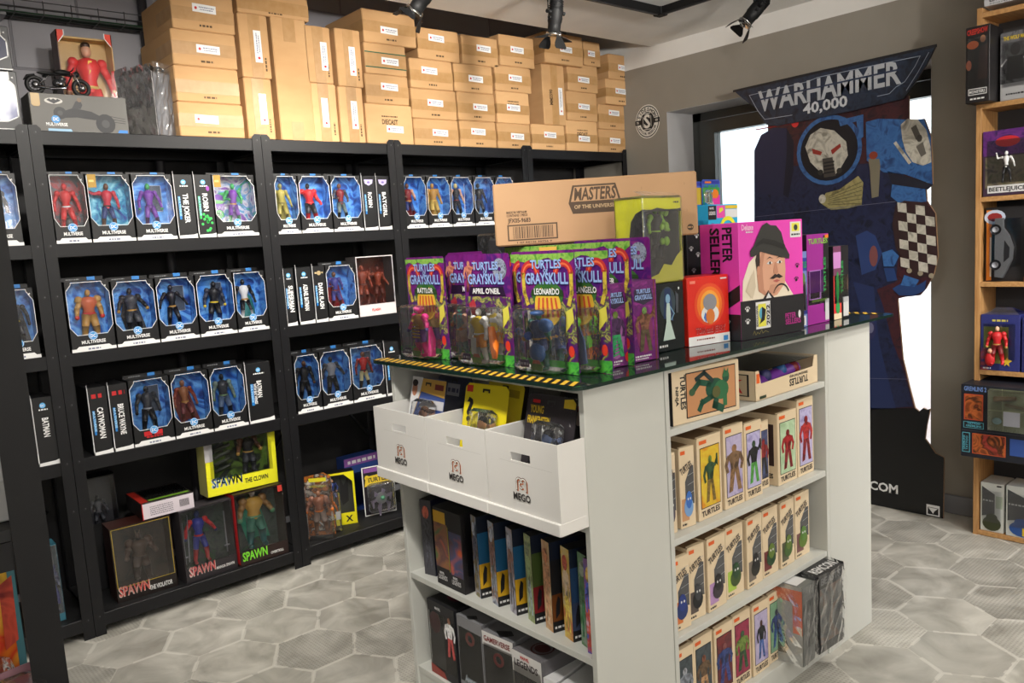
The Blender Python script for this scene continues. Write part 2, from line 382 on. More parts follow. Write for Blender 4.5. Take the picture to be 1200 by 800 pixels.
# window: outer frame, two casements, glass
FRM = C(58, 60, 58, .35); fx = XW+.25
w = MB()
w.box(fx, fx+.07, WY0, WY0+.028, 0, WZ1, FRM).box(fx, fx+.07, WY1-.06, WY1, 0, WZ1, FRM).box(fx, fx+.07, WY0, WY1, WZ1-.05, WZ1, FRM).box(fx, fx+.07, WY0, WY1, 0, .05, FRM)
wo = struct(w.build('window_1')); ym = (WY0+WY1)/2
w = MB()
for a, b, e0 in ((WY0+.03, ym, .035), (ym, WY1-.065, .1)):
    w.box(fx-.02, fx+.045, a, a+e0, .055, WZ1-.055, FRM).box(fx-.02, fx+.045, b-.1, b, .055, WZ1-.055, FRM)
    w.box(fx-.02, fx+.045, a+e0, b-.1, .055, .17, FRM).box(fx-.02, fx+.045, a+e0, b-.1, WZ1-.13, WZ1-.055, FRM)
w.build('casement', wo)
w = MB()
for a, b in ((WY0+.065, ym-.1), (ym+.1, WY1-.165)): w.box(fx+.01, fx+.02, a, b, .17, WZ1-.13, WGLASS)
w.build('window_glass', wo)
MB().tube([(fx-.04, ym-.05, 1.0), (fx-.04, ym-.05, 1.12)], .008, C(150, 150, 150, .3, 1)).tube([(fx-.015, ym-.05, 1.0), (fx-.045, ym-.05, 1.0)], .008, C(150, 150, 150, .3, 1)).build('window_handle', wo)
# world outside the glass: a pinkish terrace and a pale facade across it
struct(MB().box(XW+.34, 14, -8, 12, -.2, -.05, mix_noise('terrace_paving', (206, 184, 178), (196, 174, 168), 3, .8)).build('terrace'))
struct(MB().box(8, 8.3, -8, 12, -.1, 6, mix_noise('pale_render', (232, 234, 236), (222, 226, 230), 1, .8)).box(7.97, 8, 1.5, 2.4, 1.0, 2.6, C(190, 205, 215)).box(7.97, 8, 4.5, 5.6, 1.0, 2.6, C(190, 205, 215)).build('facade_across'))
# skirting
SK = C(128, 128, 132, .5)
w = MB(); w.cbox(XW-.014, XW-.001, YF, WY0, .001, .09, SK, .004); w.cbox(XW-.014, XW-.001, WY1, BACK-.02, .001, .09, SK, .004)
struct(w.build('baseboard_right')); struct(MB().cbox(XL, XW-.02, BACK-.014, BACK-.001, .001, .09, SK, .004).build('baseboard_back'))

# cable tray of wire mesh over the back wall
t = thing('cable_tray', 'wire mesh cable tray running along the block wall above the left shelving', 'cable tray', (XL, BACK-.06, 2.385))
L = 2.24; WR = C(120, 120, 122, .35, .8)
m = MB()
for y in (-.05, 0, .05): m.tube([(0, y, 0), (L, y, 0)], .0022, WR, 5)
for z in (.025, .05): m.tube([(0, -.05, z), (L, -.05, z)], .002, WR, 5); m.tube([(0, .05, z), (L, .05, z)], .002, WR, 5)
for i in range(23):
    x = .05+i*.1; m.tube([(x, -.052, .055), (x, -.052, 0), (x, .052, 0), (x, .052, .055)], .002, WR, 5)
m.build('mesh_basket', t)
m = MB()
for y, z, c in ((-.03, .007, (30, 70, 40)), (-.012, .009, (25, 25, 28)), (.01, .008, (30, 60, 38)), (.028, .01, (28, 28, 30))): m.tube([(0, y, z), (.9, y+.004, z+.001), (L, y, z)], .006, C(*c), 6)
m.build('cable', t)
for x in (.4, 1.7): MB().box(x, x+.02, -.05, .059, -.012, -.002, WR).build('bracket', t)
# drop pipe beside the cartons
t = thing('conduit_pipe', 'dark vertical conduit pipe where the cable tray ends above the cartons', 'pipe', (1.25, BACK-.04, .001))
m = MB(); m.tube([(0, 0, 0), (0, 0, 2.99)], .02, C(60, 58, 62)); m.build('pipe', t)
m = MB(); m.tube([(0, 0, 2.39), (0, 0, 2.43)], .026, C(50, 48, 52)); m.build('collar', t)

# ================================================================== BLACK STEEL SHELVING
def rack(x0, w, label, yf=RY, loc=None, rz=0, levels=(Z0, Z3, Z2, Z1, ZT), brace=True):
    D = .40; H = 1.907; PW = .0385
    t = thing('shelving_unit', label, 'shelving', loc or (x0, yf, 0), rz, 'black steel shelving units')
    for sx in (0, 1):
        for sy in (0, 1):
            m = MB(); xa, xb = (0, PW) if sx == 0 else (w-PW, w); ya = 0 if sy == 0 else D-.002
            f = Fr((xa, ya+.002, 0), (1, 0, 0), (0, 0, 1), (0, -1, 0))
            c = .012
            pts = [(0, 0), (PW, 0), (PW, H-(c if sx == 0 else .0)), (PW-(c if sx == 0 else 0), H), (0+(c if sx == 1 else 0), H), (0, H-(c if sx == 1 else 0))]
            m.prism(f, pts, 0, .002, METAL)
            xs = (0, .002) if sx == 0 else (w-.002, w)
            m.box(xs[0], xs[1], .002 if sy == 0 else D-PW, PW if sy == 0 else D-.002, 0, H-.01, METAL)
            if sy == 0:
                hf = Fr((xa, ya, 0), (1, 0, 0), (0, 0, 1), (0, -1, 0))
                for z in levels:
                    for dz in (-.008, -.19):
                        if z+dz > .02: m.disc(hf, PW/2, z+dz, .0055, .0065, INK, 2, 10); m.disc(hf, PW/2+.002, z+dz+.002, .002, .003, C(90, 90, 94), 3, 8)
                m.rect(hf, 0 if sx else PW-.0012, .0012 if sx else PW, .05, H-.03, INK, 1)
            m.build('post', t)
    for i, z in enumerate(levels):
        m = MB(); m.box(.003, w-.003, .022, D-.022, z-.014, z, BOARD if i < 4 else C(44, 44, 48, .6)); m.build('shelf_board', t)
        for y0, y1 in ((.003, .021), (D-.021, D-.003)):
            m = MB(); m.cbox(.003, w-.003, y0, y1, z-.05, z+.0005, METAL, .002); m.build('beam', t)
    for xs in (.002, w-.012):
        for z in levels: MB().box(xs, xs+.01, .04, D-.04, z-.05, z-.015, METAL).build('side_tie', t)
    if brace:
        for x1_, x2_ in ((.04, .22), (w-.04, w-.22)): MB().tube([(x1_, D-.03, .42), (x2_, D-.03, .635)], .009, METAL, 5).build('brace', t)
    return t
rack(J[0], J[1]-J[0]-.001, 'black steel shelving unit furthest left, behind the near black post')
rack(J[1]+.001, J[2]-J[1]-.002, 'second black steel shelving unit from the left, yellow framed box on its bottom shelf')
rack(J[2]+.001, J[3]-J[2]-.002, 'narrow black steel shelving unit with clear clamshells on its bottom shelf')
rack(J[3]+.001, J[4]-J[3]-.002, 'black steel shelving unit behind the long branded carton on the white island')
rack(J[4]+.001, J[5]-J[4]-.002, 'black steel shelving unit ending against the grey window wall')
rack(0, .86, 'black steel shelving unit end-on at the left edge of the photo, nearest the viewer', loc=(.1895, 1.11, 0), rz=R(90))

# ================================================================== WHITE ISLAND
def bookcase(loc, rz, w, d, shelves, label, T=.016):
    t = thing('white_bookcase', label, 'bookcase', loc, rz, 'low white bookcases of the island'); H = 1.06
    for x in (0, w-T): MB().cbox(x, x+T, 0, d, 0, H, WMEL, .001).build('side_panel', t)
    MB().cbox(T, w-T, 0, d, H-T, H, WMEL, .001).build('top_panel', t)
    MB().box(T, w-T, d-.006, d-.001, .05, H-T, WMEL).build('back_panel', t)
    MB().box(T, w-T, .006, .018, 0, min(shelves)-.018, WMEL).build('plinth', t)
    for z in shelves: MB().cbox(T, w-T, .003, d-.007, z-.018, z, WMEL, .001).build('shelf', t)
    return t
MS = (.735, .408, .104); RS = (.900, .6132, .3488, .078)
bookcase(isl(0, .8), TH-R(90), .8, .284, MS, 'white bookcase on the left side of the island, holding the white cardboard bins')
bookcase(isl(.287, 0), TH, .8, .28, RS, 'white bookcase on the right side of the island, full of cream boxes')
bookcase(isl(1.368, 0), TH+R(90), .8, .28, MS, 'white bookcase at the far end of the island, only its plain side panel showing')
bookcase(isl(1.085, .8), TH+R(180), .796, .28, RS, 'white bookcase on the far side of the island, facing the black shelving')
GT = 1.070
t = thing('glass_top', 'dark edged glass sheet lying over the white island bookcases', 'glass top', isl(-.045, -.03, 1.0605), TH)
GL = C(34, 46, 44, .06, 0, .8)
m = MB(); f = Fr((0, 0, 0), (1, 0, 0), (0, 1, 0), (0, 0, 1)); W_, D_ = 1.545, .87
cr = .03; pts = []
for cx, cy, a in ((W_-cr, cr, -90), (W_-cr, D_-cr, 0), (cr, D_-cr, 90), (cr, cr, 180)):
    for i in range(5): q = R(a+22.5*i); pts.append((cx+cr*math.cos(q), cy+cr*math.sin(q)))
m.prism(f, pts, 0, .0085, GL, C(24, 44, 38, .15)); m.build('glass_sheet', t)
YEL = C(235, 190, 60, .4)
def tape(name, label, x0, x1, y0, y1, n, wide):
    m = MB(); m.box(x0, x1, y0, y1, .0090, .0094, INK)
    f = Fr((0, 0, .0094), (1, 0, 0), (0, 1, 0), (0, 0, 1))
    for i in range(n):
        if wide: s = (y1-y0)/n; b = y0+i*s; m.plate(f, [(x0, b), (x1, b+s*.9 if b+s*.9 < y1 else y1), (x1, min(b+s*1.4, y1)), (x0, b+s*.5)], YEL, .6)
        else: s = (x1-x0)/n; b = x0+i*s; m.plate(f, [(b, y0), (b+s*.5, y0), (min(b+s*1.2, x1), y1), (min(b+s*.7, x1), y1)], YEL, .6)
    tag(m.build(name, None, isl(-.045, -.03, 1.0605), TH), label, 'tape')
tape('hazard_tape', 'black and yellow striped tape under the carded figures on the glass edge', .006, .05, .02, .865, 30, True)
tape('hazard_tape', 'black and yellow striped tape at the far right end of the glass top', W_-.055, W_-.011, .04, .83, 26, True)

# ================================================================== OAK BOOKCASE AT THE RIGHT
OX, OY = 3.693, 1.251; OZ = (2.185, 1.826, 1.452, 1.101, .729, .372, .022)
t = thing('oak_bookcase', 'tall oak open bookcase against the grey wall at the right edge', 'bookcase', (OX, OY, 0), -R(90)); OW, OD = .84, .197
for x in (0, OW-.02): MB().cbox(x, x+.02, 0, OD, 0, 2.205, OAK, .001).build('side_panel', t)
for z in OZ: MB().cbox(.02, OW-.02, .001, OD-.008, z-.02, z, OAKH, .001).build('shelf', t)
MB().box(.02, OW-.02, OD-.007, OD-.002, .02, 2.19, C(60, 60, 62, .7)).build('back_panel', t)

# ================================================================== TRACK AND SPOTLIGHTS
BM = C(12, 12, 13, .6, 0, .3); CH_ = C(200, 200, 200, .15, 1)
EM, n, l, p = nm('lamp_lens'); p.inputs['Base Color'].default_value = (1, 1, 1, 1); p.inputs['Emission Color'].default_value = (1, .93, .82, 1); p.inputs['Emission Strength'].default_value = 14
t = thing('lighting_track', 'black lighting track with a right-angle corner on the white ceiling', 'lighting track', (3.30, 2.53, CEIL))
m = MB(); m.box(-3.6, -.0176, -.0175, .0175, -.034, -.0005, BM); m.box(-3.6, -.0176, -.006, .006, -.038, -.034, C(50, 50, 52)); m.build('rail', t)
m = MB(); m.box(-.0175, .0175, -4.2, -.0176, -.034, -.0005, BM); m.box(-.006, .006, -4.2, -.03, -.038, -.034, C(50, 50, 52)); m.build('rail', t)
m = MB(); m.cbox(-.026, .026, -.026, .026, -.039, -.0005, BM, .003); m.build('corner_joint', t)
def spot(x, y, lens, label, aim, power, spin=0, flaps=(0, 90, 180, 270)):
    """gimballed spotlight hung from the rail; aim is the direction of the beam"""
    t = thing('track_spotlight', label, 'spotlight', (x, y, CEIL-.0345), 0, 'ceiling spotlights')
    MB().cbox(-.016, .016, -.04, .04, -.024, -.0005, BM, .003).build('adapter', t)
    a = V(aim).normalized(); c = V(lens)-V((x, y, CEIL-.0345)); back = c-a*.15; piv = c-a*.085
    sd = a.cross(V((0, 0, 1)))
    sd = sd.normalized() if sd.length > .15 else V((math.cos(R(spin)), math.sin(R(spin)), 0))
    if spin: sd = (Matrix.Rotation(R(spin), 3, 'Z') @ sd); sd = (sd-a*sd.dot(a)).normalized()
    up2 = a.cross(sd).normalized()
    m = MB(); m.tube([back, back+a*.012, back+a*.05, back+a*.06, back+a*.10, back+a*.11, c-a*.004], [.018, .026, .028, .031, .031, .028, .027], BM, 16); 
    for k in range(4): m.tube([back+a*(.02+.009*k), back+a*(.023+.009*k)], .0315, BM, 14)
    hb = m.build('housing', t)
    MB().tube([c-a*.006, c-a*.002], .024, EM, 16).build('lens', t)
    m = MB()
    for q in (-1, 1): e = piv+sd*.043*q; m.tube([e, V((e.x*.6, e.y*.6, (e.z-.024)*.5)) if False else V((piv.x+sd.x*.043*q, piv.y+sd.y*.043*q, max(e.z+.02, -.045))), V((sd.x*.03*q, sd.y*.03*q, -.03))], .0035, BM, 6)
    m.tube([V((sd.x*-.03, sd.y*-.03, -.03)), V((sd.x*.03, sd.y*.03, -.03))], .004, BM, 6); m.build('yoke', t)
    for q in (-1, 1): m = MB(); m.tube([piv+sd*.03*q, piv+sd*.052*q], .008, BM, 10); m.tube([piv+a*.022+sd*.028*q, piv+a*.022+sd*.038*q], .007, BM, 10); m.build('knob', t)
    MB().tube([c-a*.004, c+a*.004], [.033, .033], CH_, 18).build('barn_door_ring', t)
    for k in flaps:
        d = (sd*math.cos(R(k))+up2*math.sin(R(k))).normalized(); s_ = a.cross(d)
        o_ = c+a*.005+d*.03; dr = (a*.93+d*.37).normalized() if k % 180 == 90 else (a*.35+d*.93).normalized()
        f = Fr(o_, s_, dr); m = MB()
        m.prism(f, [(-.012, .006), (.012, .006), (.03, .036), (.034, .052), (.028, .06), (-.028, .06), (-.034, .052), (-.03, .036)], 0, .0012, BM); fo = m.build('barn_door', t)
        m = MB(); m.tube([o_-s_*.012, o_+s_*.012], .003, CH_, 8); m.build('hinge', fo)
    ld = bpy.data.lights.new('spot_lamp', 'SPOT'); ld.energy = power; ld.color = (1, .93, .83); ld.spot_size = R(95); ld.spot_blend = .8; ld.shadow_soft_size = .03
    lo = bpy.data.objects.new('spot_lamp', ld); col.objects.link(lo); lo.parent = t; lo.location = c+a*.012; lo.rotation_euler = a.to_track_quat('-Z', 'Y').to_euler()
PW_ = 34
spot(1.84, 2.53, (1.826, 2.517, 2.262), 'black spotlight at the top above the tall upright cartons, barn doors spread wide', (-.35, .6, -.75), PW_, 20)
spot(2.55, 2.53, (2.545, 2.519, 2.262), 'black spotlight pointing straight down over the middle carton stacks', (0, .22, -1), PW_, 0)
spot(3.30, 2.03, (3.27, 2.047, 2.285), 'black spotlight tilted sideways above the grey window wall', (-.55, .45, -.75), PW_*.6, 0)
def lamp(x, y, z, aim, power, size=85, color=(1, .95, .87), soft=.05):
    ld = bpy.data.lights.new('fill_spot', 'SPOT'); ld.energy = power; ld.color = color; ld.spot_size = R(size); ld.spot_blend = .7; ld.shadow_soft_size = soft
    lo = bpy.data.objects.new('fill_spot', ld); col.objects.link(lo); lo.location = (x, y, z); lo.rotation_euler = (V(aim)-V((x, y, z))).to_track_quat('-Z', 'Y').to_euler()
# added unseen spots that brighten the shelving, island and oak bookcase
LAMPS = [((.9, 1.9, 2.35), (1.1, 3.4, 1.3), 42), ((1.6, 1.9, 2.35), (1.9, 3.4, 1.5), 42), ((2.4, 1.8, 2.35), (2.6, 3.4, 1.7), 42), ((.4, .8, 2.35), (1.2, 3.4, .35), 85),
         ((.3, -.3, 2.35), (1.6, 1.3, .7), 20), ((1.6, -.8, 2.35), (2.0, 1.2, .6), 20), ((3.0, .2, 2.35), (2.9, 1.8, 0), 46), ((2.6, -.5, 2.35), (3.7, .9, 1.1), 85), ((.3, 1.4, 2.35), (1.3, 1.7, 1.1), 34)]
for a, b, p_ in LAMPS: lamp(*a, b, p_)
# point lights added behind the viewer to lift the ceiling and room
for x, y in ((-.5, -1.3), (1.3, -1.6), (3.0, -1.3)):
    ld = bpy.data.lights.new('fill_point', 'POINT'); ld.energy = 20; ld.color = (1, .96, .9); ld.shadow_soft_size = .15
    lo = bpy.data.objects.new('fill_point', ld); col.objects.link(lo); lo.location = (x, y, 1.75)
# cool spot added behind the viewer, standing in for daylight on the right wall
lamp(3.1, -2.1, 1.7, (3.8, 1.3, .25), 70, 50, (.72, .82, 1), .4)
# two more unseen spots, added and aimed upward to brighten the ceiling
lamp(.35, -.1, 1.95, (1.5, 1.5, 2.47), 140, 48, (1, .97, .92), .08)
lamp(1.9, -.5, 1.95, (2.7, 1.3, 2.47), 140, 48, (1, .97, .92), .08)

# ================================================================== CARTONS ON TOP OF THE SHELVING
def carton(name, label, loc, w, d, h, rz=0, look='plain', tape_='h', lab=None, word=None, small=True, pale=False, seed=0, group=None, lean=0, sticker_rot=False):
    """corrugated box: flaps seam, tape, white shipping label, small printed line"""
    t = thing(name, label, 'carton', loc, rz, group, 0, lean)
    r = random.Random(seed); f = front(w); lf = left(w, d); tp = top(w, h)
    m = MB(); m.cbox(-w/2, w/2, 0, d, 0, h, CARD2 if pale else CARD, min(.004, w*.03))
    m.rect(tp, .006, w-.006, d/2-.0008, d/2+.0008, C(110, 78, 44), 1)
    P = C(84, 62, 38, .7)
    if small and tape_ == 'h':
        m.scribble(f, w*.42, w*.62, h*.12, .008, P, 1, seed)
    if small and tape_ == 'v': g = f.turned(w*.86, h*.12, 90); m.scribble(g, 0, .055, 0, .007, P, 1, seed)
    if word == 'DIECAST':
        m.text(f, 'DIECAST', w*.5, h*(.5 if h > .13 else .55), .022, P, 'c', w*.34); m.scribble(f, w*.33, w*.67, h*(.68 if h > .13 else .72), .006, P, 1, seed)
    if word == 'MMS590': m.text(f, 'MMS590', w*.42, h*.33, .024, P, 'l', .085, 2, 90)
    m.build('box', t)
    m = MB()
    if tape_ == 'h':
        b = h*r.uniform(.42, .5); m.box(0-w/2+.001, w/2-.001, -.0009, -.0002, b-.025, b+.025, TAPE); m.box(-w/2-.0008, -w/2-.0001, 0, d*.5, b-.025, b+.025, TAPE)
        m.box(-.025, .025, .01, d-.01, h+.0001, h+.0009, TAPE)
    elif tape_ == 'v':
        a = w*r.uniform(-.05, .08); m.box(a-.026, a+.026, -.0009, -.0002, .001, h-.001, TAPE)
    elif tape_ == 'ends':
        m.box(-.028, .028, -.0009, -.0002, h-.10, h-.001, TAPE); MB().box(-.028, .028, -.0009, -.0002, .001, .08, TAPE).build('tape', t)
    elif tape_ == 'green':
        m.box(-w/2+.001, w/2-.001, -.0009, -.0002, h*.2, h*.7, TAPE)
        for b in (h*.2, h*.68): m.box(-w/2+.001, w/2-.001, -.0014, -.001, b, b+.005, C(20, 84, 56))
    m.build('tape', t)
    if lab:
        a, b = lab; m = MB(); lw = min(.095, w*.42)
        if sticker_rot: g = f.turned(w*a, h*b, 90 if sticker_rot == 1 else -90); lw = min(.15, h*.5)
        else: g = f.turned(w*a, h*b, -1.5)
        lh = .032
        q = [(-lw/2, -lh/2), (lw/2, -lh/2), (lw/2, lh/2), (-lw/2, lh/2)]
        m.prism(Fr(g.p(0, 0, .0012), g.u, g.v, g.n), q, 0, .0004, WHITE)
        g2 = Fr(g.p(0, 0, .0016), g.u, g.v, g.n)
        m.disc(g2, -lw*.36, -.001, .0055, .006, C(200, 40, 44), 1, 8)
        m.scribble(g2, -lw*.22, lw*.42, .002, .004, C(110, 110, 140), 1, seed); m.scribble(g2, -lw*.18, lw*.36, -.007, .004, C(130, 130, 150), 1, seed+1)
        m.build('shipping_label', t)
    return t
YC = RY+.022
CT = [  # key, xl, xr, ytop, ybot (pixels of the front at mid width), rests on, dy, options, label
 ('k4', 209, 286, 121, 160, 0, 0, dict(lab=(.42, .52)), 'lowest of the four wide cartons behind the plastic-wrapped box'),
 ('k3', 205, 280.5, 79, 121, 'k4', 0, dict(), 'wide carton without a shipping label, second up behind the plastic-wrapped box'),
 ('k2', 201, 277, 37, 78, 'k3', 0, dict(lab=(.55, .5)), 'wide carton third up in the leftmost stack, its dark side face showing'),
 ('k1', 200, 274, -6, 35, 'k2', 0, dict(lab=(.52, .62)), 'topmost wide carton of the leftmost stack, cut by the top of the photo'),
 ('k6', 288, 321, 92, 162, 0, 0, dict(tape_='v', lab=(.62, .5), sticker_rot=1), 'narrow upright carton between the wide stack and the tallest carton, lower one'),
 ('k5', 281, 316, 17, 92, 'k6', 0, dict(tape_='v', lab=(.6, .5), sticker_rot=1), 'narrow upright carton between the wide stack and the tallest carton, upper one'),
 ('k7', 323, 364, 22, 163, 0, 0, dict(tape_='ends', small=False), 'tallest plain upright carton with tape only at its top and bottom'),
 ('k8', 277, 361, -7, 17, 'k5', 0, dict(), 'carton lying across the top of the tallest upright carton, at the top edge'),
 ('k10', 366, 396, 98, 165, 0, 0, dict(tape_='v', lab=(.5, .5), sticker_rot=1, pale=True), 'upright carton immediately right of the tallest one, lower of the two'),
 ('k9', 358, 389, 31, 97, 'k10', 0, dict(tape_='v', lab=(.7, .48), sticker_rot=1), 'upright carton immediately right of the tallest one, upper of the two'),
 ('k12', 398, 427, 102, 166, 0, 0, dict(tape_='v', lab=(.6, .5), sticker_rot=1, pale=True), 'lower upright carton of the pair left of the green-taped carton'),
 ('k11', 394, 424, 34.5, 101, 'k12', 0, dict(tape_='v', lab=(.62, .45), sticker_rot=1), 'upper upright carton of the pair left of the green-taped carton'),
 ('k16', 429, 484, 122.5, 167, 0, 0, dict(lab=(.6, .38), word='DIECAST', pale=True, tape_='none', small=False), 'carton with a dark word, at the foot of the green-taped stack'),
 ('k15', 428, 479, 88, 122.5, 'k16', 0, dict(lab=(.55, .6)), 'carton directly under the green-taped carton'),
 ('k14', 427, 476, 52, 88, 'k15', 0, dict(lab=(.6, .45), tape_='green', small=False), 'carton wrapped with two thin dark green tape lines'),
 ('k13', 425, 487, 14, 52, 'k14', 0, dict(lab=(.48, .42)), 'wide carton resting on top of the green-taped carton'),
 ('k20', 485, 537.5, 140, 170, 0, 0, dict(lab=(.58, .5)), 'bottom carton of the stack right of the green-taped stack'),
 ('k19', 482, 535, 105, 139, 'k20', 0, dict(lab=(.52, .55)), 'second carton up in the stack right of the green-taped stack'),
 ('k18', 480, 530.5, 70, 104, 'k19', 0, dict(lab=(.45, .62)), 'third carton up right of the green-taped stack, torn tape under its label'),
 ('k17', 489, 538, 34.5, 70, 'k18', 0, dict(lab=(.45, .7)), 'top carton of the stack right of the green-taped stack'),
 ('k24', 539, 581.5, 142, 172, 0, 0, dict(lab=(.5, .6)), 'bottom carton of the fourth stack from the window wall'),
 ('k23', 536, 580, 109, 141, 'k24', 0, dict(lab=(.6, .5)), 'second carton up in the fourth stack from the window wall'),
 ('k22', 532, 577.5, 76, 109, 'k23', 0, dict(lab=(.55, .5)), 'third carton up in the fourth stack from the window wall'),
 ('k21', 541, 583.5, 43, 76, 'k22', 0, dict(lab=(.6, .6)), 'top carton of the fourth stack, beside the middle spotlight'),
 ('k28', 583, 621.5, 145, 173, 0, 0, dict(lab=(.6, .5)), 'bottom carton of the stack left of the carton lettered on its side'),
 ('k27', 582, 620.6, 108, 144, 'k28', 0, dict(lab=(.5, .5), word='DIECAST', small=False, pale=True), 'carton with a dark word under its label, left of the side-lettered one'),
 ('k26', 580, 622.5, 78, 108, 'k27', 0, dict(lab=(.55, .55)), 'third carton up in the stack left of the side-lettered carton'),
 ('k25', 585, 626, 42.5, 77, 'k26', 0, dict(lab=(.5, .55)), 'top carton of the stack left of the middle spotlight flap'),
 ('k35', 623, 662, 146, 174.5, 0, 0, dict(lab=(.55, .6), pale=True), 'small carton under the tall carton lettered on its side'),
 ('k30', 636, 662.5, 76, 146, 'k35', 0, dict(tape_='v', lab=(.78, .4), sticker_rot=1, word='MMS590', small=False), 'tall carton with dark lettering running up its front, below the middle spotlight'),
 ('k29', 638, 683, 40, 75, 'k30', -.03, dict(lab=(.55, .5)), 'top carton partly hidden by the middle spotlight flap'),
 ('k34', 664, 700.5, 142, 176, 0, 0, dict(lab=(.55, .42), word='DIECAST', small=False, pale=True), 'carton with a dark word above its label, bottom right area'),
 ('k33', 664.5, 700, 108, 142, 'k34', 0, dict(lab=(.55, .5)), 'second carton up right of the side-lettered carton'),
 ('k32', 665, 700.5, 76, 108, 'k33', 0, dict(lab=(.52, .45)), 'third carton up right of the side-lettered carton'),
 ('k31', 684, 703.5, 49, 76, 'k32', 0, dict(lab=(.45, .5)), 'small top carton peeking out right of the middle spotlight'),
 ('k39', 702, 733, 152, 177, 0, 0, dict(lab=(.6, .52)), 'bottom carton of the last stack by the window wall'),
 ('k38', 701.5, 732.5, 123, 152, 'k39', 0, dict(lab=(.58, .68)), 'second carton up of the last stack by the window wall'),
 ('k37', 710, 744, 94, 122, 'k38', -.02, dict(lab=(.5, .55), pale=True), 'overhanging carton third up in the last stack by the window wall'),
 ('k36', 713, 744, 65, 93, 'k37', -.02, dict(lab=(.55, .5)), 'topmost carton of the last stack by the window wall'),
]
KZ = {}
for i, (k, xl, xr, yt, yb, on, dy, op, lb) in enumerate(CT):
    Y = YC+dy; xm = (xl+xr)/2; slope = -.0
    A = at_y(xl, (yt+yb)/2, Y).x; B = at_y(xr, (yt+yb)/2, Y).x
    z1 = at_y(xm, yt, Y).z; z0 = KZ[on] if on else ZT+.0015
    KZ[k] = z1+.0008
    carton('carton', 'brown cardboard '+lb, ((A+B)/2, Y, z0), B-A-.004, .34+.04*rnd.random(), z1-z0, seed=i, **op)

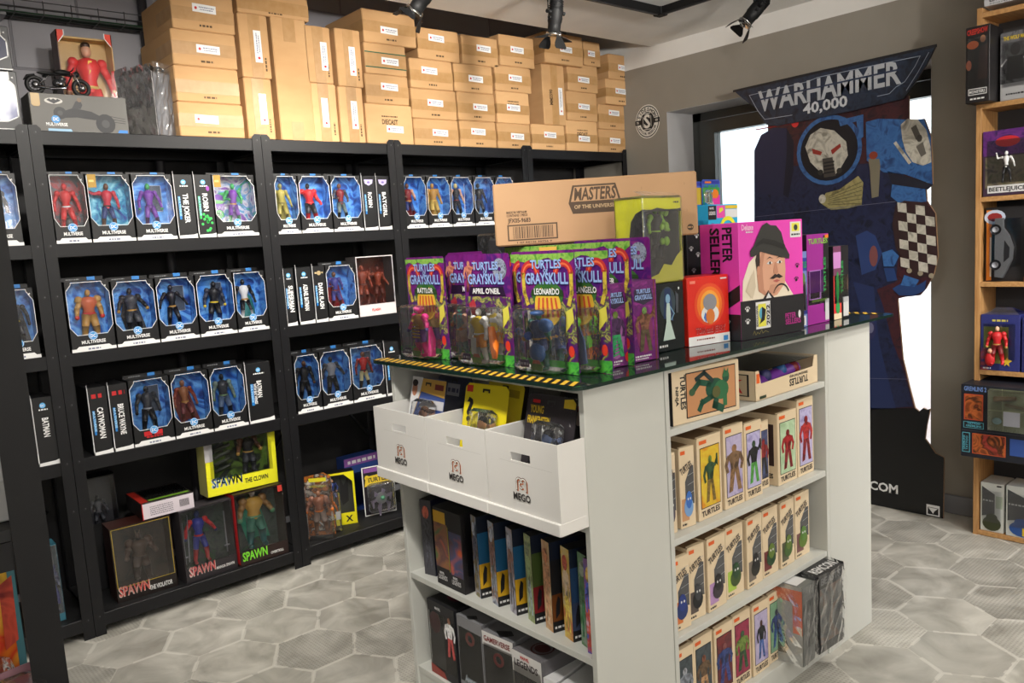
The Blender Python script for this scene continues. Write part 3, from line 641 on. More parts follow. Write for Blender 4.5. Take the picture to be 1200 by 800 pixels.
# ================================================================== FIGURE BOXES (collector window boxes)
def octa(w, h, zb, both=True):
    return [(.02*w, zb+.03), (.16*w, zb), (.84*w, zb), (.98*w, zb+.03), (.98*w, h-.046), (.83*w, h-.012), (.83*w, h-.005)]+([(.14*w, h-.005), (.14*w, h-.012), (.02*w, h-.036)] if both else [(.02*w, h-.005)])
SKY = [(24, 50, 120), (40, 100, 190), (110, 176, 238), (56, 130, 220), (24, 62, 142)]
def window_box(x0, x1, z, label, fig, h=.252, both=True, art=None, seal=False, logo=True, yf=RY+.012, red=False, name='figure_box', group='black window boxes on the steel shelves', bulk=1., arms='down', cape=None, extras=(), base=WHITE, rz=0, mark=None):
    w = x1-x0-.003; d = .075; zb = .062
    t = thing(name, label, 'figure box', ((x0+x1)/2, yf, z), rz, group)
    art = art or ART(SKY, 9, .4, 2, int(x0*10) % 5)
    f = front(w); m = MB()
    # shell: sides, back, bottom and the front cut out in an octagon
    m.box(-w/2, -w/2+.0015, 0, d, 0, h, BLACK); m.box(w/2-.0015, w/2, 0, d, 0, h, BLACK); m.box(-w/2, w/2, 0, d, 0, .002, BLACK); m.box(-w/2, w/2, d-.0015, d, 0, h, BLACK); m.box(-w/2, w/2, .004, d, h-.0015, h, BLACK)
    fr = [(0, 0), (w, 0), (w, zb+.03), (.98*w, zb+.028), (.84*w, zb-.002), (.16*w, zb-.002), (.02*w, zb+.028), (0, zb+.03)]
    m.prism(f, fr, -.0015, 0, BLACK)
    m.prism(f, [(w, h), (.83*w, h), (.83*w, h-.010), (w, h-.048)], -.0015, 0, BLACK)
    if both: m.prism(f, [(0, h), (0, h-.038), (.14*w, h-.010), (.14*w, h)], -.0015, 0, BLACK)
    m.rect(f, .0, w*.015, zb+.02, h-.03, BLACK, 0); m.rect(f, w*.985, w, zb+.02, h-.03, BLACK, 0)
    m.line(f, octa(w, h, zb, both), .0018, WHITE, 1, True)
    m.text(f, '<', w*.88, h-.026, .008, WHITE, 'l', None, 2)
    # white foot strip with its stepped corners
    m.plate(f, [(0, 0), (w, 0), (w, .012), (.9*w, .012), (.84*w, .020), (.16*w, .020), (.1*w, .012), (0, .012)], base, 1)
    m.scribble(f, w*.36, w*.64, .006, .006, C(120, 126, 150), 2, int(x0*50))
    m.build('box', t)
    m = MB(); m.box(-w/2+.002, w/2-.002, d-.006, d-.002, .002, h-.002, art)
    if mark: mark(m, Fr((-w/2, d-.0065, 0), (1, 0, 0), (0, 0, 1), (0, -1, 0)), w, h)
    m.build('backdrop', t)
    m = MB(); m.box(-w/2+.0018, -w/2+.0028, .004, d-.006, .06, h-.003, art); m.box(w/2-.0028, w/2-.0018, .004, d-.006, .06, h-.003, art); m.build('inner_tray', t)
    if logo:
        m = MB()
        if red: m.scribble(f, w*.25, w*.75, .036, .018, C(190, 30, 36), 1, 5); m.scribble(f, w*.3, w*.7, .028, .006, C(190, 30, 36), 1, 6)
        else: m.text(f, 'MULTIVERSE', w/2, .029, .012, WHITE, 'c', w*.54)
        m.prism(Fr(f.p(0, 0, .0005), f.u, f.v, f.n), [(w/2+.016*math.cos(6.28*i/18), zb-.005+.016*math.sin(6.28*i/18)) for i in range(18)], 0, .0012, C(60, 150, 215))
        g = Fr(f.p(0, 0, .0019), f.u, f.v, f.n); m.ring(g, w/2, zb-.005, .0133, .0145, WHITE, 1); m.text(g, 'DC', w/2, zb-.011, .012, WHITE, 'c', .018)
        m.build('emblem', t)
    if seal:
        m = MB(); g = Fr(f.p(0, 0, .0008), f.u, f.v, f.n); m.prism(g, [(.005, h-.05), (.034, h-.05), (.034, h-.002), (.005, h-.002)], 0, .0006, GOLD); m.scribble(g, .009, .030, h-.03, .008, C(220, 190, 110), 2, 2); m.build('gold_sticker', t)
    m = MB(); figure(m, (rnd.uniform(-.008, .004), .045, zb-.026), h*.76, fig, bulk*1.0, arms, cape, rnd.uniform(-.06, .06), extras); m.build('toy_figure', t)
    m = MB(); m.box(-w/2+.003, w/2-.003, .0006, .0012, zb-.006, h-.004, PANE); m.build('window_film', t)
    m = MB(); m.box(-w/2+.002, w/2-.002, d-.01, d-.004, h, h+.014, BLACK)
    g = Fr((-w/2, d-.010, h), (1, 0, 0), (0, 0, 1), (0, -1, 0)); m.rect(g, w*.62, w*.8, .001, .014, C(50, 120, 190), 1); m.scribble(g, w*.15, w*.45, .004, .004, GREY, 1, 4); m.build('hang_flap', t)
    return t
def spine_box(x0, x1, z, label, word, sub=True, subc=BLUE, emblem='dc', h=.252, yf=RY+.010, two=None, green=False, extra=None):
    """the same box turned so that its lettered side faces the aisle"""
    w = x1-x0-.003; d = .155
    t = thing('figure_box', label, 'figure box', ((x0+x1)/2, yf, z), 0, 'window boxes turned side-on')
    f = front(w); m = MB(); m.cbox(-w/2, w/2, 0, d, 0, h, BLACK, .001)
    m.rect(f, 0, .003, .0, h, WHITE, 1); m.plate(f, [(0, 0), (w, 0), (w, .018), (.8*w, .014), (0, .012)], WHITE, 1)
    m.text(f, word, w*.42, h*.70, .02, WHITE, 'l', h*.46 if len(word) > 6 else h*.28, 2, -90)
    if two: m.text(f, two, w*.28, h*.66, .012, WHITE, 'l', h*.34, 2, -90)
    if sub: m.rect(f, w*.16, w*.27, h*.30, h*.66, subc, 1); m.text(f, 'THE BATMAN' if False else 'MULTIVERSE', w*.17, h*.65, .008, C(160, 210, 240), 'l', h*.3, 2, -90)
    if emblem == 'dc': m.disc(f, w*.52, h*.88, .010, .010, C(90, 170, 225), 1); m.text(f, 'DC', w*.52, h*.88-.004, .008, WHITE, 'c', .012); m.scribble(f, w*.32, w*.74, h*.81, .005, WHITE, 1, 3)
    elif emblem == 'red': m.scribble(f, w*.2, w*.85, h*.84, .016, C(180, 32, 36), 1, 4)
    elif emblem == 'shield': m.plate(f, [(w*.2, h*.93), (w*.85, h*.93), (w*.8, h*.86), (w*.52, h*.82), (w*.25, h*.86)], C(190, 180, 225), 1); m.disc(f, w*.52, h*.88, .008, .005, C(120, 100, 170), 2)
    elif emblem == 'wing': m.scribble(f, w*.2, w*.85, h*.87, .007, C(180, 160, 120), 1, 9); m.disc(f, w*.52, h*.88, .01, .01, C(170, 150, 110), 2)
    if green:
        for i in range(14): m.disc(f, w*(.2+.65*rnd.random()), .025+.07*rnd.random(), .006, .006, C(60, 190, 90), 1, 6)
        m.disc(f, w*.75, h*.78, .007, .011, C(150, 60, 170), 1, 8)
    m.build('box', t)
    m = MB(); m.box(w/2-.0005, w/2+.0003, .03, d-.01, .07, h-.02, C(50, 100, 170, .2)); m.build('side_window', t)
    m = MB(); m.box(-w/2-.0003, -w/2+.0015, -.002, .002, h*.2, h+.012, C(170, 170, 172, .3)); m.build('protector_edge', t)
    return t
c_ = lambda *a: C(*a)
K = c_(28, 28, 32); DG = c_(60, 62, 68); RED = c_(196, 34, 38); DR = c_(120, 30, 34); PUR = c_(110, 50, 150); GRN = c_(50, 150, 80); SK_ = c_(214, 160, 128); NB = c_(40, 56, 110); SIL = c_(150, 152, 160); GO = c_(176, 132, 64); BR = c_(100, 62, 40); TAN = c_(170, 140, 90); WH = c_(220, 220, 220); OR = c_(226, 120, 30); YL = c_(220, 190, 50); TEAL = c_(36, 110, 110)
GRP = 'figure boxes on the steel shelves'
ARTD = ART([(30, 36, 50), (60, 64, 72), (160, 30, 40), (90, 96, 110)], 18, .4, 2)
def skullmark(m, f, w, h):
    m.disc(f, w*.25, h*.6, .026, .028, c_(120, 60, 170)); m.plate(f, [(w*.1, h*.62), (w*.42, h*.6), (w*.34, h*.55), (w*.16, h*.56)], c_(100, 200, 90), 2); m.disc(f, w*.25, h*.38, .018, .018, c_(70, 170, 80), 1); m.text(f, 'DC', w*.25, h*.36, .013, K, 'c', .02)
def cardmark(m, f, w, h): m.rect(f, w*.55, w*.85, h*.45, h*.85, c_(70, 80, 95)); m.line(f, [(w*.55, h*.45), (w*.85, h*.45), (w*.85, h*.85), (w*.55, h*.85)], .002, c_(170, 180, 200), 2, True)
# --- upper row, first full bay
def wb(*a, **k): return window_box(*a, **k)
wb(.712, .832, Z1, 'window box with red armoured figure and dark plate, beside the red jacket figure', (RED, RED, RED, RED, RED, WH), both=False, art=ARTD, bulk=1.1, extras=[('blob', .035, .17, .13, .16, K)])
wb(.834, .990, Z1, 'window box with gold sticker and figure in red jacket and blue trousers, upper row', (BR, c_(190, 40, 60), c_(190, 40, 60), NB, BR, K), seal=True, both=False, arms='point', art=ART([(20, 60, 150), (40, 150, 190), (150, 220, 235)], 14, .4, 2.5), group=GRP)
wb(.992, 1.146, Z1, 'window box with figure in a purple suit, upper row', (GRN, PUR, PUR, PUR, c_(70, 30, 90), c_(90, 40, 130)), mark=cardmark, group=GRP)
spine_box(1.148, 1.226, Z1, 'side-turned box with white vertical letters and a blue strip, right of the purple suit', 'THE JOKER')
spine_box(1.228, 1.303, Z1, 'side-turned box with green splashes low on its side, upper row', 'ROBIN', subc=c_(60, 190, 90), green=True)
wb(1.305, 1.486, Z1, 'widest window box with green and purple figure beside a round purple face', (GRN, PUR, GRN, c_(110, 50, 150), GRN, GO), seal=True, both=False, mark=skullmark, art=ART([(110, 60, 150), (200, 200, 205), (70, 130, 190), (60, 170, 80)], 14, .4, 2, 3), arms='bent', group=GRP)
# --- upper row, second full bay
wb(1.572, 1.682, Z1, 'window box with figure in a long olive yellow coat, upper row of the narrow unit', (c_(120, 116, 60), c_(160, 148, 70), c_(160, 148, 70), c_(160, 148, 70), c_(90, 80, 40), c_(120, 110, 50)), cape=c_(150, 140, 66), group=GRP)
wb(1.684, 1.840, Z1, 'window box with broad red and black figure, upper row of the narrow unit', (K, RED, RED, K, RED, c_(230, 60, 60)), bulk=1.35, arms='up', group=GRP)
wb(1.842, 2.000, Z1, 'window box with slim dark figure with pale chest, upper row of the narrow unit', (BR, DR, DG, c_(96, 110, 104), K, DG), arms='bent', group=GRP)
spine_box(2.002, 2.078, Z1, 'side-turned box with a lilac shield emblem, left one of two in the narrow unit', 'ROBIN', emblem='shield')
spine_box(2.080, 2.155, Z1, 'side-turned box with a lilac shield emblem, right one of two in the narrow unit', 'BATGIRL', emblem='shield')
# --- upper row, third bay
wb(2.236, 2.371, Z1, 'window box with red topped and blue skirted figure, just right of the third post pair', (BR, DR, SK_, NB, DR, GO), arms='bent', cape=DR, group=GRP)
wb(2.373, 2.521, Z1, 'window box with gold cloaked figure, upper row beside the branded carton', (GO, GO, GO, c_(190, 160, 80), GO, c_(200, 170, 80)), cape=c_(196, 166, 90), bulk=1.2, group=GRP)
wb(2.523, 2.669, Z1, 'window box with small dark figure and a tall white sword, upper row', (c_(210, 190, 120), K, SK_, K, K, DR), extras=[('staff', .2, WH)], group=GRP)
wb(2.671, 2.818, Z1, 'window box with slender black figure with grey legs, upper row', (K, K, K, DG, K, NB), group=GRP)
wb(2.820, 2.960, Z1, 'window box mostly hidden by the branded carton, upper row', (K, DG, DG, K, K, K), group=GRP)
# --- second row
wb(.716, .872, Z2, 'window box with bulky gold armoured figure with red chest', (GO, c_(190, 90, 50), GO, GO, GO, RED), h=.262, bulk=1.55, arms='down', group=GRP)
wb(.874, 1.033, Z2, 'window box with dark armoured figure with grey chest, right of the gold armoured one', (K, DG, K, DG, K, GO), bulk=1.35, arms='out', cape=K, group=GRP)
wb(1.035, 1.190, Z2, 'window box with slim black figure and a pale bat emblem below the window', (K, K, K, K, K, GO), mark=cardmark, arms='out', group=GRP)
wb(1.192, 1.348, Z2, 'window box with black figure with a bright yellow belt', (K, K, c_(50, 54, 70), K, NB, YL), mark=cardmark, bulk=1.25, group=GRP)
wb(1.350, 1.490, Z2, 'window box with white and black dressed figure beside a green one', (K, WH, K, K, WH, GO), both=False, bulk=1.1, extras=[('blob', .045, .15, .16, .5, TEAL)], group=GRP)
spine_box(1.570, 1.622, Z2, 'side-turned box with two lines of white letters, half behind the second post pair', 'SUPERMAN', two='THE RETURN')
spine_box(1.630, 1.708, Z2, 'side-turned box with long white vertical name and blue strip, left of the winged emblem one', 'AZRAEL BATMAN')
spine_box(1.710, 1.775, Z2, 'side-turned box with a brownish winged emblem at its top', 'DARK FLASH', emblem='wing')
wb(1.777, 1.931, Z2, 'window box with blue figure wearing a sweeping dark red cape', (BR, c_(60, 60, 140), c_(60, 60, 140), c_(60, 60, 140), DR, DR), cape=c_(150, 30, 40), arms='bent', group=GRP)
# larger two figure box without the white outline
def display_box(name, label, loc, w, d, h, body, bottom_h, backc, figs, texts=(), rz=0, group=None, frame=.006, lean=0, cat='figure box', strip=None, film=PANE, topw=.006, lines=None, rx=0):
    t = thing(name, label, cat, loc, rz, group, rx, lean)
    f = front(w); m = MB(); e = .0015
    m.box(-w/2, -w/2+e, 0, d, 0, h, body); m.box(w/2-e, w/2, 0, d, 0, h, body); m.box(-w/2, w/2, 0, d, 0, e, body); m.box(-w/2, w/2, d-e, d, 0, h, body); m.box(-w/2, w/2, 0, d, h-e, h, body)
    m.prism(f, [(0, 0), (w, 0), (w, h), (w-frame, h-topw), (w-frame, bottom_h), (frame, bottom_h), (0, 0)][:6]+[], -e, 0, body) if False else None
    for a0, a1, b0, b1 in ((0, w, 0, bottom_h), (0, frame, bottom_h, h), (w-frame, w, bottom_h, h), (frame, w-frame, h-topw, h)): m.prism(f, [(a0, b0), (a1, b0), (a1, b1), (a0, b1)], -e, 0, strip or body)
    for (s_, a, b, hh, c, al, fit) in texts: m.text(f, s_, a*w, b, hh, c, al, fit)
    if lines: m.line(f, [(frame, bottom_h), (w-frame, bottom_h), (w-frame, h-topw), (frame, h-topw)], .0022, lines, 2, True)
    m.build('box', t)
    m = MB(); m.box(-w/2+.003, w/2-.003, d-.008, d-.003, .003, h-.003, backc); m.build('backdrop', t)
    for (cx, H, cols, bk, ar, kw) in figs:
        m = MB(); figure(m, (cx*w, d*.55, bottom_h*.85), H, cols, bk, ar, **kw); m.build('toy_figure', t)
    m = MB(); m.box(-w/2+frame*.6, w/2-frame*.6, -.0012, -.0004, bottom_h*.98, h-topw*.8, film); m.build('window_film', t)
    return t
M1 = c_(140, 60, 40); M2 = c_(96, 44, 36)
t = display_box('figure_box', 'larger window box with pale base and two reddish brown figures', (2.040, RY+.012, Z2), .205, .09, .282, c_(70, 66, 66), .055, ART([(60, 24, 20), (110, 40, 30), (40, 30, 34)], 12), [(-.22, .2, (M1, M1, M1, M1, M2, M2), 1.2, 'down', {}), (.2, .19, (M2, M1, M1, M2, M2, M1), 1.0, 'up', {})], strip=c_(214, 206, 206), texts=[('FLASH', .45, .022, .012, RED, 'c', None)])
# --- third row
spine_box(.745, .815, Z3, 'side-turned box with red emblem and white vertical letters, first in the third row', 'CATWOMAN', emblem='red', h=.258)
spine_box(.817, .889, Z3, 'side-turned box with red emblem and white vertical letters, second in the third row', 'BRUCE WAYNE', emblem='red', h=.258)
wb(.891, 1.047, Z3, 'window box with dark grey armoured figure and red printed emblem below', (K, DG, DG, K, K, SIL), red=True, mark=cardmark, h=.262, bulk=1.2, group=GRP)
wb(1.049, 1.203, Z3, 'window box with copper brown hooded figure, third row', (c_(140, 90, 60), c_(150, 96, 62), M1, c_(120, 60, 60), M2, GO), cape=c_(110, 50, 46), h=.262, group=GRP)
wb(1.205, 1.354, Z3, 'window box with grey blue armoured figure with pale green trim, third row', (K, DG, c_(120, 140, 130), c_(90, 110, 140), DG, c_(120, 150, 110)), h=.262, bulk=1.25, group=GRP)
spine_box(1.356, 1.472, Z3, 'wide side-turned box with two lines of white letters, third row', 'BATMAN', two='WITH BAT WINGS', h=.258)
wb(1.582, 1.706, Z3, 'window box with all black armoured figure, third row of the narrow unit', (BR, K, K, K, K, DG), h=.262, bulk=1.2, group=GRP)
wb(1.708, 1.864, Z3, 'window box with charcoal masked figure with silver chest, third row of the narrow unit', (K, SIL, DG, K, K, DG), h=.262, bulk=1.25, arms='out', group=GRP)
wb(1.866, 2.044, Z3, 'window box with figure in red shirt and cream trousers, third row of the narrow unit', (BR, RED, c_(150, 40, 40), c_(210, 200, 150), K, K), h=.262, both=False, mark=cardmark, group=GRP)
spine_box(2.048, 2.135, Z3, 'side-turned dark box behind the corner of the island glass', 'ROBIN', h=.258)
# --- furthest left unit
wb(.470, .612, Z1, 'window box with dark figure at the left edge, upper row', (K, K, DG, K, K, DG), h=.252, bulk=1.2, group=GRP)
wb(.486, .618, Z2, 'window box with black caped figure with yellow belt at the left edge, second row', (K, c_(60, 62, 66), K, K, K, YL), both=False, cape=K, group=GRP)
spine_box(.560, .632, Z3, 'side-turned box with one white name at the left edge, third row', 'BATMAN', sub=False)
# --- bottom shelf, left unit
t = display_box('figure_box', 'clear box with dark blue figure on the bottom shelf behind the near black post', (.540, RY+.06, Z0), .10, .08, .30, c_(60, 120, 140), .03, c_(50, 56, 70), [(0, .22, (NB, NB, NB, NB, NB, K), 1.3, 'down', dict(cape=c_(30, 50, 140)))], film=BLIS, frame=.003)
# --- bottom shelf, second unit
DKF = ART([(30, 24, 20), (58, 46, 38), (20, 18, 18)], 16, .4)
FL = c_(60, 110, 60)
SPF = [('SPAWN', .05, .020, .034, RED, 'l', .11)]
def big_figure(m, H, c): pass
t = display_box('figure_box', 'big window box with yellow outline and brown horned monster, bottom shelf', (.885, RY+.048, Z0), .228, .115, .30, c_(54, 22, 16), .058, DKF, [(0, .20, (c_(74, 58, 46), c_(70, 54, 42), c_(78, 60, 48), c_(66, 50, 40), c_(60, 46, 36), c_(84, 66, 50)), 1.9, 'out', dict(extras=[('ears', c_(110, 96, 76))]))], strip=c_(24, 16, 14), lines=YL,
                texts=[('SPAWN', .03, .022, .040, c_(232, 214, 204), 'l', .116), ('SPAWN', .04, .024, .038, c_(214, 44, 34), 'l', .112), ('THE VIOLATOR', .53, .016, .018, WH, 'l', .088)], rz=R(-2))
GRND = ART([(30, 50, 34), (70, 84, 78), (50, 56, 60), (40, 90, 50)], 14, .4)
t = display_box('figure_box', 'grey window box with blue and red figure and swords on the bottom shelf', (1.140, RY+.030, Z0), .222, .09, .305, c_(60, 56, 60), .062, GRND, [(-.1, .235, (NB, c_(40, 50, 150), RED, c_(40, 50, 150), RED, RED), 1.1, 'out', dict(extras=[('staff', -.24, SIL)])), ], strip=c_(44, 40, 44), texts=[('SPAWN', .06, .024, .040, c_(230, 214, 206), 'l', .112), ('SPAWN', .07, .026, .038, c_(206, 36, 50), 'l', .108), ('MANGA SPAWN', .58, .020, .012, WH, 'l', .078)], rz=R(3))
m = MB()
for xx in (-.095, .085): m.tube([(xx, .03, .07), (xx, .03, .25)], .003, SIL, 5); m.tube([(xx-.012, .03, .10), (xx+.012, .03, .10)], .004, SIL, 5)
m.build('toy_sword', t)
t = display_box('figure_box', 'window box with red side and green legged figure with gold chest', (1.366, RY+.016, Z0), .222, .10, .318, c_(40, 24, 20), .062, GRND, [(-.04, .27, (c_(200, 190, 180), c_(206, 160, 70), c_(150, 110, 60), c_(60, 130, 110), TEAL, c_(90, 150, 110)), 1.55, 'out', dict(cape=c_(50, 150, 120)))], strip=c_(40, 24, 22), texts=[('SPAWN', .05, .022, .038, c_(120, 210, 50), 'l', .112), ('OVERTKILL', .62, .018, .011, WH, 'l', .06)])
MB().box(-.1114, -.1102, 0, .10, .01, .316, RED).build('red_side_panel', t); MB().box(.085, .105, -.0022, -.001, .285, .312, c_(200, 60, 50)).build('sticker', t)
t = display_box('figure_box', 'bright yellow framed window box resting on top of two other figure boxes', (1.318, RY+.05, Z0+.318+.004), .314, .09, .250, c_(196, 192, 120), .068, ART([(70, 110, 40), (110, 140, 60), (40, 44, 40), (60, 66, 60)], 10, .4), [(.16, .185, (c_(80, 60, 50), K, BR, DG, DG, c_(190, 150, 70)), 1.7, 'out', {}), ], strip=c_(236, 232, 40), frame=.034, topw=.004,
                texts=[('SPAWN', .06, .036, .040, WH, 'l', .134), ('SPAWN', .07, .038, .038, c_(30, 140, 220), 'l', .13), ('THE CLOWN', .52, .028, .020, K, 'l', .105)], lean=R(1.2))
m = MB(); m.rect(front(.314), 0, .034, .15, .25, c_(190, 188, 190), 1); m.rect(front(.314), .27, .308, .236, .249, WHITE, 3)
for i in range(4): m.tube([(-.10, .05, .09+.03*i), (-.03, .05, .11+.03*i)], .008, c_(70, 74, 64), 5)
m.build('accessory_tray', t)
t = thing('figure_box', 'box lying flat with a white barcode side, on the brown monster box', 'figure box', (1.000, RY+.045, Z0+.302), R(-1))
w, d, h = .205, .22, .068; m = MB(); m.cbox(-w/2, w/2, 0, d, 0, h, c_(30, 26, 26), .002); f = front(w)
m.rect(f, .003, w-.003, .003, h-.003, c_(216, 206, 214), 1); m.rect(f, 0, .003, 0, h, RED, 2)
for i in range(5): m.scribble(f, .03, .12, .014+.008*i, .004, c_(130, 124, 134), 2, i)
for i in range(14): m.rect(f, .145+.0028*i, .1465+.0028*i, .02, .05, K, 2)
tp = top(w, h); m.rect(tp, 0, .03, .01, d-.01, c_(170, 40, 30), 1); m.rect(tp, .035, w-.01, .02, .04, c_(110, 160, 40), 1); m.build('box', t)
m = MB(); m.box(-.065, .095, .05, d-.015, h+.0005, h+.001, PANE); m.build('window_film', t)
t = display_box('figure_box', 'small unlit black window box at the back left of the bottom shelf', (.80, RY+.25, Z0), .13, .09, .47, c_(26, 26, 28), .28, c_(60, 60, 64), [(0, .15, (DG, DG, DG, DG, DG, DG), 1.2, 'down', {})])

# --- bottom shelf, narrow unit
def clamshell(label, loc, w, d, h, inner, rz=0, extra=None, cat='clamshell', name='clamshell_pack'):
    t = thing(name, label, cat, loc, rz)
    m = MB(); m.cbox(-w/2, w/2, 0, d, 0, h, BLIS, .006); m.build('clear_shell', t)
    if inner: m = MB(); inner(m); m.build('toy_figure', t)
    return t
def i_(m): figure(m, (0, .05, .02), .21, (c_(150, 100, 70), c_(140, 80, 50), c_(150, 100, 80), c_(140, 120, 110), c_(110, 70, 40), OR), 1.4, 'out')
t = clamshell('curved clear blister pack with brown and silver figure, leaning beside the second post pair', (1.640, RY+.035, Z0), .12, .07, .25, i_, R(-38))
m = MB(); f = Fr((-.062, .072, 0), (1, 0, 0), (0, 0, 1), (0, -1, 0)); m.prism(f, [(0, 0), (.124, 0), (.124, .28), (.09, .30), (0, .285)], -.002, 0, ART([(60, 34, 20), (190, 110, 40), (30, 24, 22), (200, 190, 180)], 20)); m.rect(f, .02, .1, .258, .276, c_(224, 214, 40), 2); m.build('backing_card', t)
t = thing('figure_box', 'yellow edged open window box with black inside, beside the clear clamshell', 'figure box', (1.815, RY+.135, Z0), R(-22)); w, d, h = .148, .06, .262; m = MB(); f = front(w); YB = c_(232, 222, 20)
m.box(-w/2, w/2, d-.002, d, 0, h, c_(60, 62, 60)); m.box(w/2-.002, w/2, 0, d, 0, h, YB); m.box(-w/2, -w/2+.002, 0, d, 0, h, YB); m.box(-w/2, w/2, 0, d, 0, .002, YB); m.box(-w/2, w/2, 0, d, h-.002, h, INK)
m.prism(f, [(0, 0), (w, 0), (w, .058), (0, .058)], -.002, 0, YB); m.prism(f, [(0, .058), (.010, .058), (.010, h), (0, h)], -.002, 0, YB); m.prism(f, [(w-.010, .058), (w, .058), (w, h), (w-.010, h)], -.002, 0, YB); m.prism(f, [(.01, h-.012), (w-.01, h-.012), (w-.01, h), (.01, h)], -.002, 0, YB); m.prism(f, [(w-.05, h-.012), (w-.01, h-.012), (w-.01, h-.05)], -.002, 0, YB)
m.text(f, 'X', w*.74, .014, .03, K, 'c', None); m.build('box', t)
m = MB(); m.plate(Fr((-w/2, d-.003, 0), (1, 0, 0), (0, 0, 1), (0, -1, 0)), [(.09, .08), (.12, .1), (.125, .22), (.10, .18), (.085, .23), (.08, .12)], K, 2); figure(m, (-.03, .03, .1), .13, (SK_, NB, NB, NB, K, K), 1, 'bent'); m.build('toy_figure', t)
def i2(m): figure(m, (-.004, .03, .02), .15, (SK_, OR, OR, YL, BR, WH), .9, 'down'); m.box(.012, .036, .003, .004, .06, .10, WHITE)
clamshell('clear clamshell with small orange figure and white price sticker, bottom shelf', (1.735, RY+.065, Z0), .078, .045, .19, i2, R(-12))
def blister(name, label, loc, w, h, cardm, bl, fig, rz=0, group=None, deco=None, cat='carded figure', rx=0, th=.0012, hh=None):
    """card with a clear blister; bl = (a0, a1, b0, b1, depth)"""
    t = thing(name, label, cat, loc, rz, group, rx); f = front(w); m = MB()
    c = .006; m.prism(f, [(c, 0), (w-c, 0), (w, c), (w, h-c), (w-c, h), (c, h), (0, h-c), (0, c)], -th, 0, cardm)
    if deco: deco(m, f, w, h)
    m.build('backing_card', t)
    a0, a1, b0, b1, dp = bl; m = MB(); m.cbox(a0-w/2, a1-w/2, -dp, -.0006, b0, b1, BLIS, .008); m.build('blister', t)
    if fig: m = MB(); fig(m); m.build('toy_figure', t)
    return t
def dd(m, f, w, h):
    m.line(f, [(.003, .003), (w-.003, .003), (w-.003, h-.003), (.003, h-.003)], .005, WHITE, 2, True)
    m.rect(f, .01, w-.01, h-.03, h-.008, c_(130, 80, 150)); m.plate(f, [(.01, h-.10), (w-.01, h-.085), (w-.01, h-.04), (.02, h-.05)], YL); m.text(f, 'TURTLES', w/2, h-.08, .022, K, 'c', w*.7); m.disc(f, .025, h-.055, .012, .012, YL, 2)
def i3(m):
    m.ball((0, -.03, .09), (.03, .022, .03), SIL)
    for a in range(6):
        q = R(60*a+15); m.tube([(.02*math.cos(q), -.03, .09+.02*math.sin(q)), (.05*math.cos(q), -.034, .09+.045*math.sin(q)), (.045*math.cos(q), -.03, .09+.06*math.sin(q)-.03)], [.008, .011, .005], c_(150, 140, 170), 6)
    m.ball((0, -.05, .095), .012, c_(80, 140, 110))
blister('carded_figure', 'white edged card with a bulging clear blister of a grey many-legged toy, bottom shelf', (2.03, RY+.13, Z0), .165, .25, c_(30, 26, 34), (.02, .15, .02, .165, .05), i3, R(-14), deco=dd)
m = MB(); f = front(.2); m.cbox(-.1, .1, 0, .08, 0, .28, c_(36, 60, 120), .002); m.rect(f, 0, .2, .24, .28, c_(130, 80, 150)); m.scribble(f, .02, .18, .25, .016, WH, 2, 3); m.rect(f, .02, .1, .02, .2, c_(24, 40, 90))
t = thing('toy_box', 'blue and purple box standing behind the white edged card on the bottom shelf', 'toy box', (2.02, RY+.26, Z0), 0); m.build('box', t)
MB().box(-.08, .08, -.0008, -.0002, .03, .2, PANE).build('window_film', t)
t = thing('toy_box', 'deep blue box at the right end of the bottom shelf, just left of the island', 'toy box', (2.3, RY+.12, Z0), 0)
m = MB(); m.cbox(-.075, .075, 0, .1, 0, .24, c_(26, 66, 130), .002); m.ring(front(.15), .075, .11, .03, .045, c_(90, 150, 210), 1); m.build('box', t)
MB().box(-.06, .06, -.0008, -.0002, .02, .22, PANE).build('window_film', t)
# ================================================================== TOP OF THE LEFT UNITS
t = thing('vehicle_box', 'long grey box with a black two-wheeled vehicle printed on it, under the toy motorcycle', 'toy box', (.851, RY+.028, ZT+.001)); w, d, h = .326, .13, .136; f = front(w)
m = MB(); m.cbox(-w/2, w/2, 0, d, 0, h, c_(100, 98, 94, .5), .002)
m.disc(f, .095, .068, .022, .022, K); m.disc(f, .245, .036, .034, .036, K); m.disc(f, .245, .036, .014, .015, c_(60, 60, 62), 2); m.disc(f, .095, .068, .009, .009, c_(56, 56, 58), 2)
m.plate(f, [(.105, .075), (.14, .088), (.2, .078), (.235, .06), (.21, .048), (.15, .055), (.11, .052)], K, 2); m.plate(f, [(.135, .085), (.15, .112), (.165, .118), (.172, .1), (.165, .086)], c_(40, 40, 44), 3); m.disc(f, .163, .118, .008, .008, c_(120, 100, 80), 4)
for i in range(3): m.line(f, [(.26, .045+.010*i), (.315, .040+.008*i)], .002, K, 2)
m.plate(f, [(.055, .112), (.065, .118), (.07, .113), (.078, .118), (.086, .113), (.091, .118), (.102, .112), (.09, .106), (.078, .100), (.066, .106)], K, 3); m.disc(f, .078, .11, .03, .011, c_(200, 196, 190), 1)
m.text(f, 'MULTIVERSE', .08, .022, .011, WHITE, 'c', .07); m.plate(f, [(.05, .002), (.13, .002), (.125, .012), (.05, .012)], c_(150, 190, 220), 1); m.rect(f, .13, .28, .0015, .003, WHITE, 1); m.plate(f, [(.285, .004), (.32, .004), (.32, .015), (.29, .015)], BLUE, 1); m.build('box', t)
